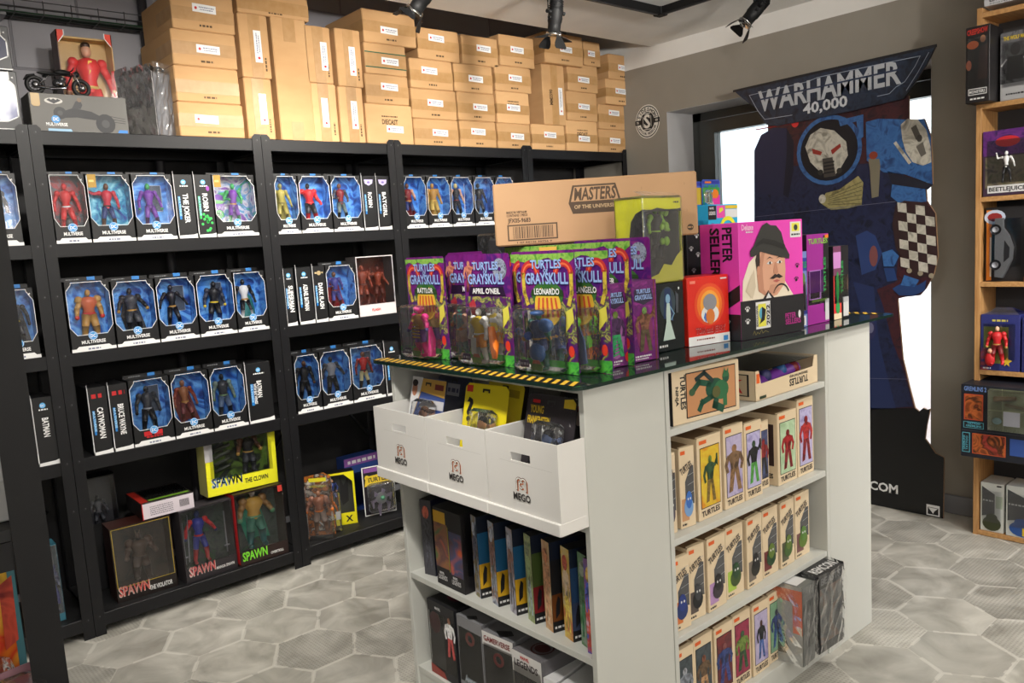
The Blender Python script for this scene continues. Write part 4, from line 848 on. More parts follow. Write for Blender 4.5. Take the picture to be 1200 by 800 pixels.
m = MB(); m.prism(f, [(.078+.014*math.cos(6.28*i/16), .045+.014*math.sin(6.28*i/16)) for i in range(16)], .0005, .0016, C(70, 150, 215)); m.text(Fr(f.p(0, 0, .0018), f.u, f.v, f.n), 'DC', .078, .040, .011, WHITE, 'c', .018); m.build('emblem', t)
m = MB(); m.prism(f, [(.006, .095), (.012, .088), (.030, .088), (.034, .095), (.034, .134), (.006, .134)], .0005, .0016, GOLD); m.build('gold_sticker', t)
# motorcycle
t = thing('toy_motorcycle', 'black model motorcycle with chrome details standing on the grey vehicle box', 'model motorcycle', (.800, RY+.075, ZT+.001+.1365), R(4))
WB = .155; CR = C(190, 190, 196, .2, 1); RB = C(18, 18, 18, .6)
for xx, tl in ((-WB/2, 'rear'), (WB/2, 'front')):
    m = MB(); n = 24; r1, r2 = .034, .0075
    vs = []; fs = []
    for i in range(n):
        a = 6.28318*i/n
        for k in range(8): b = 6.28318*k/8; rr = r1-r2+r2*math.cos(b); vs.append((xx+rr*math.cos(a), 1.3*r2*math.sin(b), .034+rr*math.sin(a)))
    for i in range(n):
        for k in range(8): fs.append((i*8+k, ((i+1) % n)*8+k, ((i+1) % n)*8+(k+1) % 8, i*8+(k+1) % 8))
    m.add(vs, fs, RB, True); wo_ = m.build('wheel', t)
    m = MB(); m.cyl((xx, -.007, .034), (xx, .007, .034), .006, CR, 10)
    for k in range(10): a = .6283*k; m.tube([(xx, 0, .034), (xx+.021*math.cos(a), 0, .034+.021*math.sin(a))], .0009, CR, 4)
    m.tube([(xx, -.009, .034), (xx, -.006, .034)], .014, c_(150, 150, 152, .3, 1), 14); m.build('hub_and_spokes', wo_)
m = MB(); m.tube([(-.05, 0, .066), (-.02, 0, .075), (.025, 0, .078), (.05, 0, .075)], [.004]*4, BM); m.tube([(-.07, -.010, .034), (-.03, -.010, .070)], .0022, CR, 5); m.tube([(-.04, -.011, .066), (-.055, -.011, .034), (-.015, -.011, .030)], .0022, CR, 5); m.tube([(-.01, 0, .07), (.0, 0, .03), (-.04, 0, .028)], .003, BM, 5); m.tube([(.05, 0, .078), (.03, 0, .04), (.0, 0, .026)], .003, BM, 5); m.build('frame', t)
m = MB(); m.ball((.0, 0, .045), (.020, .014, .017), c_(60, 60, 62, .3, .6)); m.cyl((.004, -.016, .042), (.004, .016, .042), .010, CR, 14); m.tube([(.008, 0, .05), (.018, 0, .068)], [.010, .009], c_(90, 90, 92, .3, .7), 10)
for k in range(4): m.tube([(.010+.002*k, 0, .053+.004*k), (.0105+.002*k, 0, .0545+.004*k)], .013, c_(120, 120, 124, .3, .8), 10)
m.tube([(.02, -.012, .05), (.02, -.014, .028), (-.03, -.015, .022), (-.075, -.016, .026)], [.003, .0035, .004, .0055], CR, 7); m.build('engine', t)
m = MB(); m.ball((.018, 0, .085), (.030, .013, .011), BM, 12, 8); m.build('fuel_tank', t)
m = MB(); m.ball((-.035, 0, .078), (.034, .012, .006), RB, 12, 6); m.build('seat', t)
m = MB()
for q in (-1, 1): m.tube([(WB/2, .009*q, .034), (.052, .009*q, .088)], [.0035, .0025], CR, 7)
m.tube([(.048, -.034, .099), (.050, -.012, .094), (.050, .012, .094), (.048, .034, .099)], .0022, BM, 6); m.build('fork', t)
m = MB(); m.ball((.066, 0, .083), (.010, .011, .011), BM); m.build('headlamp', t)
m = MB(); m.tube([(-.075, 0, .07), (-.10, 0, .064), (-.113, 0, .048)], [.004, .005, .002], BM, 6); m.build('mudguard', t)
m = MB(); m.tube([(-.02, -.012, .024), (-.03, -.026, .001)], .0018, BM, 5); m.build('kickstand', t)
# big red figure in a tan tray box
t = thing('figure_box', 'tan tray box with red corners and a red costumed figure, behind the motorcycle', 'figure box', ((at_y(68, 60, 3.46).x+at_y(132, 60, 3.46).x)/2, 3.46, ZT+.001), 0); w, d, h = at_y(132, 60, 3.46).x-at_y(68, 60, 3.46).x, .085, at_y(100, 38, 3.46).z-ZT; f = front(w)
TANT = c_(196, 160, 100, .5); m = MB(); m.box(-w/2, w/2, d-.002, d, 0, h, TANT); m.box(-w/2, -w/2+.003, 0, d, 0, h, c_(84, 50, 40)); m.box(w/2-.003, w/2, 0, d, 0, h, TANT); m.box(-w/2, w/2, 0, d, 0, .003, c_(190, 40, 30)); m.box(-w/2+.01, w/2-.01, .03, d, h-.02, h-.016, TANT)
for q in (0, 1):
    pts = [(0, h), (.026, h), (.026, h-.018), (.006, h-.045), (0, h-.045)]; pts = [(w-a if q else a, b) for a, b in pts]
    m.prism(f, pts, -.002, 0, c_(222, 60, 36)); m.line(Fr(f.p(0, 0, .001), f.u, f.v, f.n), pts[1:4], .003, WHITE, 1)
m.build('box', t)
m = MB(); RC = c_(206, 30, 30); figure(m, (.012, .045, .01), .37, (SK_, RC, RC, RC, c_(200, 190, 160), c_(200, 170, 90)), 1.15, 'down'); m.ball((.012, .048, .365), (.018, .02, .014), c_(50, 36, 28)); f2 = Fr((-.01, .004, .03), (1, 0, 0), (0, 0, 1), (0, -1, 0)); m.plate(f2, [(.014, .27), (.028, .27), (.022, .25), (.030, .25), (.012, .215), (.017, .24), (.010, .24)], YL, 1); m.build('toy_figure', t)
MB().box(-w/2+.002, w/2-.002, -.0008, -.0002, .003, h-.05, PANE).build('window_film', t)
# crinkled plastic wrapped box
t = thing('wrapped_box', 'dark box in a crinkled clear plastic sleeve standing at an angle beside the stacked cartons', 'wrapped box', (1.170, RY+.050, ZT+.001), R(28)); w, d, h = .11, .20, .262
m = MB(); m.cbox(-w/2+.004, w/2-.004, .006, d-.01, 0, h-.012, ART([(90, 84, 82), (60, 56, 56), (120, 116, 114), (70, 30, 28)], 8, .4), .002); m.rect(front(w), .008, w-.01, .008, h-.018, c_(120, 120, 124), -10); m.build('box', t)
m = MB(); n = 10
vs = []; fs = []
for j in range(n+1):
    for i in range(n+1):
        vs.append((-w/2+w*i/n+rnd.uniform(-.003, .003), -.004-rnd.random()*.008, (h+.02)*j/n))
for j in range(n):
    for i in range(n): fs.append((j*(n+1)+i, j*(n+1)+i+1, (j+1)*(n+1)+i+1, (j+1)*(n+1)+i))
m.add(vs, fs, SLEEVE)
vs = [(-w/2-.002-rnd.random()*.006, d*i/n, (h+.004+.012*rnd.random())*j/n) for j in range(n+1) for i in range(n+1)]; m.add(vs, fs, SLEEVE)
vs = [(-w/2+w*i/n, d*j/n, h-.004+.01*rnd.random()) for j in range(n+1) for i in range(n+1)]; m.add(vs, fs, SLEEVE); m.build('plastic_sleeve', t)
# black boxes at far left
PRB = ART([(20, 22, 40), (60, 70, 130), (225, 228, 245), (30, 30, 50)], 7, .3, .6, 2)
def blackbox(loc, w, d, h, label, arm):
    t = thing('figure_box', label, 'figure box', loc, 0, None); f = front(w); m = MB(); m.cbox(-w/2, w/2, 0, d, 0, h, c_(60, 60, 62), .002)
    oc = [(0.01, .03), (w-.045, .03), (w-.010, .048), (w-.010, h-.05), (w-.026, h-.032), (w-.026, h-.004), (.01, h-.004)]
    m.plate(f, oc, arm, 1); m.line(f, oc[:6], .004, WHITE, 2); m.rect(f, 0, w, .002, .006, WHITE, 1); m.text(f, '<', w-.018, h-.026, .008, WHITE, 'l'); m.build('box', t); return t
blackbox((.565, RY+.03, ZT+.001), .19, .1, .203, 'dark grey box printed with a bright flash, left of the toy motorcycle', PRB)
blackbox((.560, RY+.032, ZT+.206), .185, .1, .15, 'dark grey box with navy print, on top of the bright flash box', c_(28, 34, 70))
m = MB(); m.rect(front(.06), .0, .06, .04, .09, c_(90, 92, 120), 1)

# ================================================================== NEAR LEFT RACK CONTENTS
def ifig(cols, H, x=0, y=-.03, z=.02, b=1.2, arms='out', **k): return lambda m: figure(m, (x, y, z), H, cols, b, arms, **k)
blister('carded_figure', 'orange and yellow backing card with teal edge standing behind the near black post', (.08, 1.235, Z3+.001), .17, .372, ART([(230, 150, 30), (200, 50, 30), (240, 190, 60), (60, 20, 20)], 9), (.02, .15, .03, .2, .05), ifig((RED, RED, RED, BR, BR, RED), .16), 0, deco=lambda m, f, w, h: (m.rect(f, .161, w, 0, h, c_(60, 110, 120)), m.plate(f, [(.148, .20), (.164, .21), (.166, .30), (.15, .29)], ART([(150, 50, 40), (200, 80, 60), (120, 40, 40)], 20), 2), m.rect(f, .0, .03, h-.05, h, c_(240, 180, 40), 2)))
blister('carded_figure', 'crumpled clear blister with a pink and gold toy at the very bottom left corner', (.095, 1.14, Z3+.001), .14, .21, c_(150, 110, 120), (.005, .135, .01, .205, .05), ifig((c_(230, 60, 90), NB, GO, NB, GRN, GO), .17, b=1.5), R(8))
t = thing('storage_box', 'pale grey box on the shelf above the orange card, cut by the left edge', 'box', (.10, 1.15, Z2+.001), 0); m = MB(); m.cbox(-.07, .068, 0, .2, 0, .075, c_(180, 180, 180), .002); m.build('box', t); MB().cbox(-.0715, .0695, -.0015, .2015, .05, .078, c_(190, 190, 190), .002).build('lid', t)
# ================================================================== ON THE GLASS
GZ = 1.0702; FA = TH-R(90)
PURC = c_(110, 30, 110, .3); MAG = c_(170, 40, 130); SLIME = ART([(60, 130, 50), (120, 176, 70), (150, 190, 90), (90, 150, 60)], 40); LIL = c_(150, 180, 230)
CARDART = ART([(96, 24, 100), (120, 34, 120), (70, 30, 110), (150, 50, 130)], 14, .3)
LOWART = ART([(96, 24, 100), (66, 40, 110), (90, 30, 90), (96, 120, 70), (186, 176, 90), (70, 30, 90)], 34, .3, 2)
def turtle_deco(word, slime=True, dome=True):
    def D(m, f, w, h):
        m.rect(f, .004, w-.004, .004, h*.62, LOWART, 1)
        m.rect(f, .002, w-.002, 0, .03, ART([(40, 140, 60), (90, 190, 70), (30, 90, 50)], 30), 2)
        if slime:
            pts = [(0, h-.006), (w, h-.006)]; r = random.Random(len(word)); N = 9
            for i in range(N+1): pts.append((w-w*i/N, h-.014-.018*r.random()))
            m.plate(f, pts, SLIME, 2)
            for q in (0, 1):
                cx = w*(.2 if q == 0 else .8); m.ring(f, cx, h-.055, .017, .034, c_(190, 50, 50), 3, 0, 200 if q == 0 else 180, 12); m.ring(f, cx, h-.055, .022, .027, c_(230, 110, 70), 4, 10, 170, 10)
                m.line(f, [(cx+(-.026 if q == 0 else .026), h-.055), (w*(.07 if q == 0 else .93), h-.10), (w*(.12 if q == 0 else .88), h-.125)], .012, ART([(190, 170, 60), (214, 190, 70), (120, 90, 60)], 60), 3)
        else:
            m.ring(f, w*.8, h-.04, .006, .028, ART([(60, 60, 80), (160, 170, 190), (30, 30, 40)], 60), 3); figure_at = sil(m, f, w*.13, h-.10, .085, (c_(190, 130, 100), c_(180, 110, 90), c_(120, 60, 60)), 1.1, 3, 1)
            m.plate(f, [(w*.08, h*.55), (w*.2, h*.6), (w*.3, h*.45), (w*.2, h*.35)], c_(170, 50, 60), 2)
        for k, cc in ((1, c_(30, 40, 110)), (0, LIL)):
            o_ = -.0015*k
            m.text(f, 'TURTLES', w/2+o_, h*.862+o_, .020, cc, 'c', w*.56, 6-k); m.text(f, 'OF', w/2, h*.826+o_, .009, cc, 'c', None, 6-k); m.text(f, 'GRAYSKULL', w/2+o_, h*.735+o_, .026, cc, 'c', w*.78, 6-k)
        if dome:
            m.disc(f, w*.5, h*.64, .055, .034, c_(60, 110, 50), 4, 18); m.disc(f, w*.5, h*.55, .046, .050, c_(224, 180, 60), 5, 18)
            for i in range(5): m.plate(f, [(w*.5-.004+.018*(i-2), h*.46), (w*.5+.004+.018*(i-2), h*.46), (w*.5+.003+.014*(i-2), h*.62), (w*.5-.003+.014*(i-2), h*.62)], c_(200, 80, 50), 6)
            m.disc(f, w*.5, h*.705, .018, .008, c_(50, 100, 44), 6, 10)
            m.plate(f, [(w*.2, h*.635), (w*.8, h*.635), (w*.78, h*.685), (w*.5, h*.70), (w*.22, h*.685)], c_(40, 70, 34), 6)
        else: m.plate(f, [(w*.1, h*.63), (w*.9, h*.63), (w*.86, h*.71), (w*.14, h*.71)], c_(40, 20, 50), 4)
        m.text(f, word, w*.5, h*.648, .014, WHITE, 'c', min(w*.6, .011*len(word)), 8)
        m.disc(f, w*.88, .055, .010, .014, c_(215, 60, 40), 3, 9); m.plate(f, [(w*.8, .10), (w*.95, .13), (w*.93, .16), (w*.82, .15)], c_(214, 206, 80), 3)
    return D
def gear(m, x, z, y=-.052):
    f = Fr((x, y, z), (1, 0, 0), (0, 0, 1), (0, -1, 0)); m.prism(f, [(-.018, 0), (.018, 0), (.018, .02), (-.018, .02)], 0, .001, c_(90, 70, 120)); m.scribble(f, -.014, .014, .006, .007, c_(180, 180, 210), 3, 3)
    m.prism(f, [(.028, -.006), (.066, -.006), (.070, .008), (.06, .016), (.034, .016), (.024, .008)], 0, .001, c_(96, 140, 70)); m.plate(f, [(.03, .012), (.064, .012), (.058, .022), (.036, .022)], c_(180, 110, 80), 3)
PK = c_(232, 40, 140); PK2 = c_(236, 80, 160)
def f_rattle(m):
    figure(m, (-.004, -.028, .012), .165, (PK, GO, PK, PUR, PK, c_(70, 50, 130)), 1.6, 'out')
    m.ball((-.004, -.03, .168), (.022, .016, .012), PK2); m.tube([(.05, -.03, .015), (.056, -.03, .07), (.05, -.03, .11)], [.012, .012, .006], PK, 8)
    for k in range(5): m.tube([(-.022, -.046, .075+.010*k), (.014, -.046, .075+.010*k)], .003, c_(190, 140, 30), 5)
    gear(m, -.046, .02)
def f_april(m):
    figure(m, (-.01, -.028, .012), .168, (WH, YL, WH, c_(240, 160, 40), WH, WH), 1.35, 'down')
    m.ball((-.01, -.026, .135), (.034, .02, .012), WH); m.plate(Fr((0, -.052, 0), (1, 0, 0), (0, 0, 1), (0, -1, 0)), [(-.022, .04), (.0, .035), (.004, .09), (-.022, .09)], WH, 1)
    m.add([(.03, -.03, .125), (.055, -.04, .12), (.066, -.042, .06), (.07, -.035, .025), (.045, -.03, .03), (.034, -.03, .07)], [(0, 1, 2, 3, 4, 5)], OR); m.tube([(.045, -.03, .12), (.062, -.036, .07), (.058, -.034, .03)], [.010, .014, .008], OR, 7)
    gear(m, -.046, .02)
def f_leo(m):
    B1 = c_(60, 100, 160, .3); B2 = c_(40, 60, 110, .3)
    figure(m, (-.012, -.026, .012), .165, (c_(40, 110, 80), B2, c_(30, 90, 80), B2, c_(30, 80, 70), GO), 1.5, 'out')
    m.ball((-.012, -.03, .168), (.022, .018, .008), B1); m.ball((.022, -.034, .135), (.026, .016, .020), B1); m.ball((-.012, -.035, .06), (.030, .016, .028), B1); m.ball((-.04, -.04, .105), .012, c_(40, 90, 190))
    m.ring(Fr((.03, -.05, .09), (1, 0, 0), (0, 0, 1), (0, -1, 0)), 0, 0, .022, .030, c_(60, 110, 80), 1, -80, 80, 10); m.tube([(-.052, -.04, .02), (-.05, -.04, .16)], .0018, K, 5); gear(m, -.046, .02)
def f_mike(m):
    G1 = c_(110, 200, 40)
    figure(m, (-.02, -.026, .012), .165, (c_(110, 190, 50), c_(190, 120, 60), G1, G1, OR, OR), 1.6, 'bent')
    m.ball((-.03, -.035, .13), .014, G1); m.ball((-.026, -.04, .10), .013, G1); m.ball((-.036, -.038, .075), .012, OR); m.ball((.0, -.04, .152), (.014, .012, .010), OR)
    m.prism(Fr((.0, -.035, 0), (1, 0, 0), (0, 0, 1), (0, -1, 0)), [(.01, .02), (.05, .03), (.045, .09), (.028, .13), (.015, .08)], 0, .004, c_(70, 90, 130))
def f_teal(m): figure(m, (-.01, -.026, .012), .165, (c_(40, 130, 110), TEAL, c_(200, 150, 120), c_(180, 140, 120), TEAL, OR), 1.3, 'bent')
def card(a, b, word, label, fg, **k):
    t = blister('carded_figure', label, isl(a, b, GZ), .192, .294, CARDART, (.012, .160, .006, .158, .052), fg, FA, 'skull logo carded figures on the island', turtle_deco(word, **k))
    for ch in t.children:
        if ch.name.startswith('toy_figure'): ch.scale = (.92, .95, .88)
    return t
card(.070, .682, 'RATTLOR', 'green edged purple card with a bright pink figure, leftmost on the island', f_rattle)
card(.126, .560, 'MAN', 'purple card with a teal figure, tucked between the pink and orange figures', f_teal, slime=False, dome=False)
card(.070, .402, "APRIL O'NEIL", 'purple card with an orange winged figure in white and yellow', f_april, slime=False, dome=False)
card(.128, .270, 'MECHA', 'green edged purple card mostly hidden behind the blue armoured figure card', f_leo)
card(.068, .168, 'LEONARDO', 'green edged purple card with a blue armoured green figure, nearest the viewer', f_leo)
card(.120, .110, 'MICHELANGELO', 'green edged purple card with a lime green and orange figure', f_mike)
t = blister('carded_figure', 'green edged purple card standing taller behind the lime green figure card', isl(.235, .142, GZ), .192, .312, CARDART, (.012, .160, .006, .176, .04), None, FA, 'skull logo carded figures on the island', turtle_deco('SHREDDER'))
t = blister('carded_figure', 'plain edged purple card with a round grey creature print, left of the yellow box', isl(.385, .205, GZ), .192, .312, CARDART, (.012, .160, .006, .176, .04), None, FA, 'skull logo carded figures on the island', turtle_deco('TRIAD', slime=False))
t = blister('carded_figure', 'dark purple card whose top shows behind the cards left of the carton', isl(.20, .66, GZ), .17, .30, PURC, (.012, .150, .006, .17, .04), None, FA, 'skull logo carded figures on the island')
# boxes supporting the long carton
t = thing('toy_box', 'wide green topped box with red swirls under the long carton', 'toy box', isl(.30, .41, GZ), FA); w, d, h = .36, .075, .305; f = front(w)
m = MB(); m.cbox(-w/2, w/2, 0, d, 0, h, CARDART, .002); m.plate(f, [(0, h), (w, h), (w, h-.02), (w*.8, h-.03), (w*.6, h-.018), (w*.4, h-.032), (w*.2, h-.02), (0, h-.03)], SLIME, 1)
for q in (.15, .48, .8): m.ring(f, w*q, h-.05, .018, .036, c_(200, 60, 50), 2, 0, 190, 12)
m.rect(f, w*.42, w*.62, h-.022, h-.004, c_(236, 190, 90), 3); m.text(f, 'GRAYSKULL', w/2, h*.6, .03, LIL, 'c', w*.7); m.build('box', t); MB().box(-w*.4, w*.4, -.0012, -.0004, .03, h*.5, PANE).build('window_film', t)
t = thing('toy_box', 'tall dark box under the right part of the long carton', 'toy box', isl(.66, .40, GZ), TH); m = MB(); m.cbox(-.12, .12, 0, .2, 0, .305, c_(40, 36, 40), .002); m.rect(front(.24), .02, .22, .03, .28, ART([(40, 60, 30), (20, 20, 22), (90, 100, 40)], 12), 1); m.build('box', t); MB().box(-.1, .1, -.0015, -.0006, .04, .26, PANE).build('window_film', t)
t = clamshell('clear acrylic case with a dark grey toy, behind the card tops left of the carton', isl(.36, .70, GZ), .2, .09, .352, lambda m: (m.cbox(-.07, .08, .02, .07, .22, .335, c_(70, 70, 74), .006), m.cyl((-.02, .015, .28), (-.02, .02, .28), .02, c_(140, 140, 144), 14), m.cbox(-.08, .08, .02, .07, .006, .10, c_(60, 60, 64), .004), m.cyl((.04, .045, .1), (.04, .045, .22), .012, c_(100, 100, 104), 10)), FA, name='display_case', cat='clear case')
# the long carton
P_ = EYE+ray(699, 281)*2.30; P_.z = GZ+.309
t = thing('carton', 'long tan carton with a printed logo and a barcode, lying across the island display', 'carton', P_, -R(46.2)+R(1.5)); w, d, h = .578, .17, .178; f = front(w); PC = c_(84, 66, 50, .7)
CAR3 = mix_noise('smooth_kraft_board', (190, 150, 110), (185, 145, 105), 6, .6)
m = MB(); m.cbox(-w/2, w/2, 0, d, 0, h, CAR3, .004)
m.plate(f, [(.215, .110), (.228, .160), (.350, .160), (.364, .110), (.345, .080), (.226, .080)], PC, 1); m.plate(f, [(.222, .114), (.233, .155), (.346, .155), (.357, .114)], CAR3, 2)
m.text(f, 'MASTERS', .290, .118, .034, PC, 'c', .118, 3, 0, .1); m.text(f, 'OF THE UNIVERSE', .288, .094, .010, c_(190, 160, 120), 'c', .115, 3)
m.text(f, 'MADE IN VIETNAM', .036, .092, .0065, PC, 'l', .058); m.text(f, 'CONTAINS 1 PIECE', .036, .083, .0065, PC, 'l', .060); m.text(f, 'JFX05-9683', .038, .066, .012, PC, 'l', .066)
m.rect(f, .036, .180, .014, .060, PC, 1); m.rect(f, .040, .176, .018, .056, CAR3, 2); x = .052; r = random.Random(4)
while x < .165: ww = r.choice((.0012, .002, .0032)); m.rect(f, x, x+ww, .020, .054, PC, 3); x += ww+r.choice((.0014, .0024))
m.text(f, '1 07 94126 30756 9', .062, .006, .005, PC, 'l', .10); m.disc(f, .556, .022, .009, .009, PC, 1); m.scribble(f, .549, .563, .020, .004, CAR3, 2, 2)
for a, b in ((.42, .14), (.54, .145), (.545, .07)): m.ring(f, a, b, .003, .004, c_(150, 112, 76), 1, -60, 60, 5)
m.build('box', t); m = MB(); m.box(-w/2+.002, w/2-.002, d/2-.024, d/2+.024, h+.0002, h+.001, TAPE); m.box(-w/2-.0008, -w/2-.0001, d/2-.024, d/2+.024, h-.05, h, TAPE); m.build('tape', t)
# yellow collector box in its sleeve
a0, z1 = on_b(752, 232, .132); a1, _ = on_b(797, 232, .132); w = a1-a0; zb_ = GZ+.1865
t = thing('figure_box', 'bright yellow and black sleeved box with lime green figures before the long carton', 'figure box', isl((a0+a1)/2, .132, zb_), TH); d = .095; h = z1-zb_; f = front(w); lf = left(w, d); YB2 = c_(240, 240, 24)
m = MB(); m.box(-w/2, w/2, d-.002, d, 0, h, YB2); m.box(w/2-.002, w/2, 0, d, 0, h, YB2); m.box(-w/2, -w/2+.002, 0, d, 0, h, YB2); m.box(-w/2, w/2, 0, d, 0, .002, K); m.box(-w/2, w/2, 0, d, h-.002, h, YB2)
m.prism(f, [(0, h-.03), (w, h-.03), (w, h), (0, h)], -.002, 0, YB2); m.plate(f, [(0, h-.03), (.02, h-.034), (.06, h-.026), (.12, h-.034), (w, h-.028), (w, h-.036), (0, h-.036)], K, 2); m.scribble(f, w*.8, w*.95, h-.014, .004, K, 2)
m.prism(f, [(0, 0), (.012, 0), (.012, h-.03), (0, h-.03)], -.002, 0, c_(50, 60, 80)); m.box(-w/2+.012, w/2-.004, d-.006, d-.002, .002, h-.03, ART([(40, 44, 50), (70, 76, 84), (30, 32, 38)], 10))
m.plate(lf, [(d, 0), (d, h-.03), (d*.75, h-.04), (d*.58, h-.06), (d*.5, h-.1), (d*.6, h-.14), (d*.5, h-.19), (d*.6, 0)], K, 1)
m.plate(f, [(.0, .0), (w, .0), (w, .085), (w*.85, .07), (w*.7, .045), (w*.5, .05), (w*.35, .025), (0, .012)], c_(206, 202, 60), 1); m.build('box', t)
m = MB(); m.box(-w/2+.0025, -w/2+.0035, .006, d-.004, .003, h-.03, c_(50, 54, 60)); m.box(w/2-.0035, w/2-.0025, .006, d-.004, .003, h-.03, c_(50, 54, 60)); m.box(-w/2+.003, w/2-.003, .006, d-.004, h-.034, h-.031, c_(50, 54, 60)); m.build('inner_tray', t)
LG = c_(150, 200, 60); m = MB(); figure(m, (.02, .04, .06), .15, (LG, K, LG, K, K, LG), 1.2, 'out'); m.build('toy_figure', t)
for i in range(3): m = MB(); m.ball((w*.33, .03, .11+.04*i), (.010, .008, .013), LG); m.ball((w*.33-.02, .03, .11+.04*i), (.008, .008, .010), LG); m.build('toy_head', t)
m = MB(); m.cbox(-w/2-.003, w/2+.003, -.005, d+.003, -.0005, h+.006, SLEEVE, .004)
m.add([(-w/2-.003, -.005, h+.006), (-w/2+.02, d/2, h+.022), (w/2-.02, d/2, h+.02), (w/2+.006, -.008, h+.008)], [(0, 1, 2, 3)], SLEEVE); m.build('clear_sleeve', t)
# two purple boxes
for i, (aa, lb) in enumerate(((.199, 'purple slim box with a dark green scaled figure print, left of its twin'), (.3075, 'purple slim box with a brown figure print, beside the black box'))):
    t = thing('figure_box', lb, 'figure box', isl(aa-.002, .072, GZ), TH-R(4), 'purple skull logo boxes'); w, d, h = .098, .085, .205; f = front(w); m = MB(); m.cbox(-w/2, w/2, 0, d, 0, h, PURC, .0015)
    m.rect(f, .003, w-.003, .003, h-.003, ART([(120, 30, 120), (90, 24, 96), (150, 50, 140)], 30), 1); m.rect(f, 0, .006, 0, h, c_(150, 30, 50), 2); m.rect(f, w-.012, w-.008, 0, h, c_(120, 50, 40), 2)
    m.plate(f, [(.018, h-.022), (w-.02, h-.022), (w-.014, h-.05), (w/2, h-.062), (.014, h-.05)], c_(40, 30, 60), 2); m.text(f, 'TURTLES', w/2, h-.032, .010, LIL, 'c', .05, 3); m.text(f, 'GRAYSKULL', w/2, h-.048, .012, LIL, 'c', .062, 3)
    q = ((c_(90, 110, 40), c_(60, 30, 70), c_(40, 130, 80)), (c_(90, 120, 60), c_(110, 70, 50), c_(70, 60, 40)))[i]
    m.disc(f, w*.5, .075, .030, .055, c_(150, 90, 150) if i == 0 else c_(120, 40, 90), 2, 16); sil(m, f, w*.5, .025, .115, q, 1.1, 4, i)
    if i == 0:
        for k in range(6): m.line(f, [(w*.4, .03+.009*k), (w*.6, .034+.009*k)], .003, c_(40, 160, 90), 7)
        m.disc(f, w*.9, .022, .012, .013, RED, 3)
    m.scribble(f, .012, w*.7, .012, .004, WH, 3, i); m.scribble(f, .012, w*.6, .006, .003, WH, 3, i+3); m.build('box', t)
    m = MB(); m.box(w/2-.0006, w/2+.0003, .01, d-.01, .03, h-.06, c_(60, 60, 70, .2)); m.build('side_window', t)
# black box with a pale gowned woman
w = .122; t = thing('figure_box', 'black box with a printed pale woman in a white gown, left of the red box', 'figure box', isl(.482, .128, GZ), TH); d, h = .1, .185; f = front(w)
m = MB(); m.cbox(-w/2, w/2, 0, d, 0, h, c_(24, 30, 32, .25), .0015); m.disc(f, w*.42, .13, .034, .045, c_(50, 66, 74), 1, 18); m.disc(f, w*.42, .142, .010, .013, c_(130, 170, 200), 3); m.plate(f, [(w*.42-.014, .15), (w*.42-.012, .17), (w*.42+.012, .17), (w*.42+.018, .12), (w*.42+.022, .08), (w*.42-.02, .09)], c_(30, 50, 90), 2)
m.plate(f, [(w*.42-.006, .13), (w*.42+.006, .13), (w*.42+.010, .10), (w*.42+.008, .08), (w*.42+.026, .03), (w*.42-.026, .03), (w*.42-.010, .08), (w*.42-.010, .10)], c_(190, 210, 200), 4); m.line(f, [(w*.42+.008, .12), (w*.42+.024, .10), (w*.42+.012, .085)], .004, c_(120, 160, 190), 5)
m.plate(f, [(w*.7, .10), (w*.78, .10), (w*.8, .15), (w*.7, .16)], c_(70, 76, 84), 2); m.disc(f, w*.82, h-.018, .003, .004, WH, 2); m.scribble(f, .01, .045, .012, .006, WH, 2, 9); m.build('box', t)
MB().box(w/2-.0004, w/2+.0004, .015, d-.012, .03, h-.03, PANE).build('side_window', t)
# red box
w = .158; t = thing('figure_box', 'small red box with orange glow and white base band, by the pink box', 'figure box', isl(.628, .107, GZ), TH-R(10)); d, h = .09, .192; f = front(w); RDB = c_(222, 44, 30, .3)
m = MB(); m.cbox(-w/2, w/2, 0, d, 0, h, RDB, .0015); m.rect(f, 0, w, 0, .026, WHITE, 1); m.disc(f, w*.52, .112, .058, .060, c_(230, 74, 30), 1, 22); m.disc(f, w*.52, .112, .048, .050, c_(240, 120, 36), 2, 22); m.disc(f, w*.52, .112, .036, .040, c_(246, 166, 60), 3, 22)
# two plain plush-like blobs in place of the printed characters
m.disc(f, w*.52, .085, .034, .026, c_(226, 226, 224), 4, 16); m.disc(f, w*.52, .118, .026, .024, c_(140, 140, 146), 5, 16); m.disc(f, w*.52, .078, .017, .022, c_(214, 120, 50), 6, 14); m.plate(f, [(w*.36, .076), (w*.42, .062), (w*.45, .08), (w*.4, .092)], c_(60, 110, 190), 5)
m.text(f, 'TOM and JERRY', w*.52+.0012, .0328, .017, WHITE, 'c', .114, 4); m.text(f, 'TOM and JERRY', w*.52, .034, .017, c_(190, 30, 24), 'c', .114, 6); m.scribble(f, .03, .10, .014, .004, c_(140, 60, 50), 2, 4); m.rect(f, w*.84, w*.95, .004, .018, c_(60, 140, 210), 2); m.rect(f, w*.80, w*.95, h-.012, h-.008, WH, 2); m.rect(f, .01, .03, h-.018, h-.01, c_(240, 130, 110), 2); m.build('box', t)
MB().box(-w/2-.0004, -w/2+.0004, .012, d-.01, .03, h-.02, c_(200, 40, 30)).build('side_panel', t)
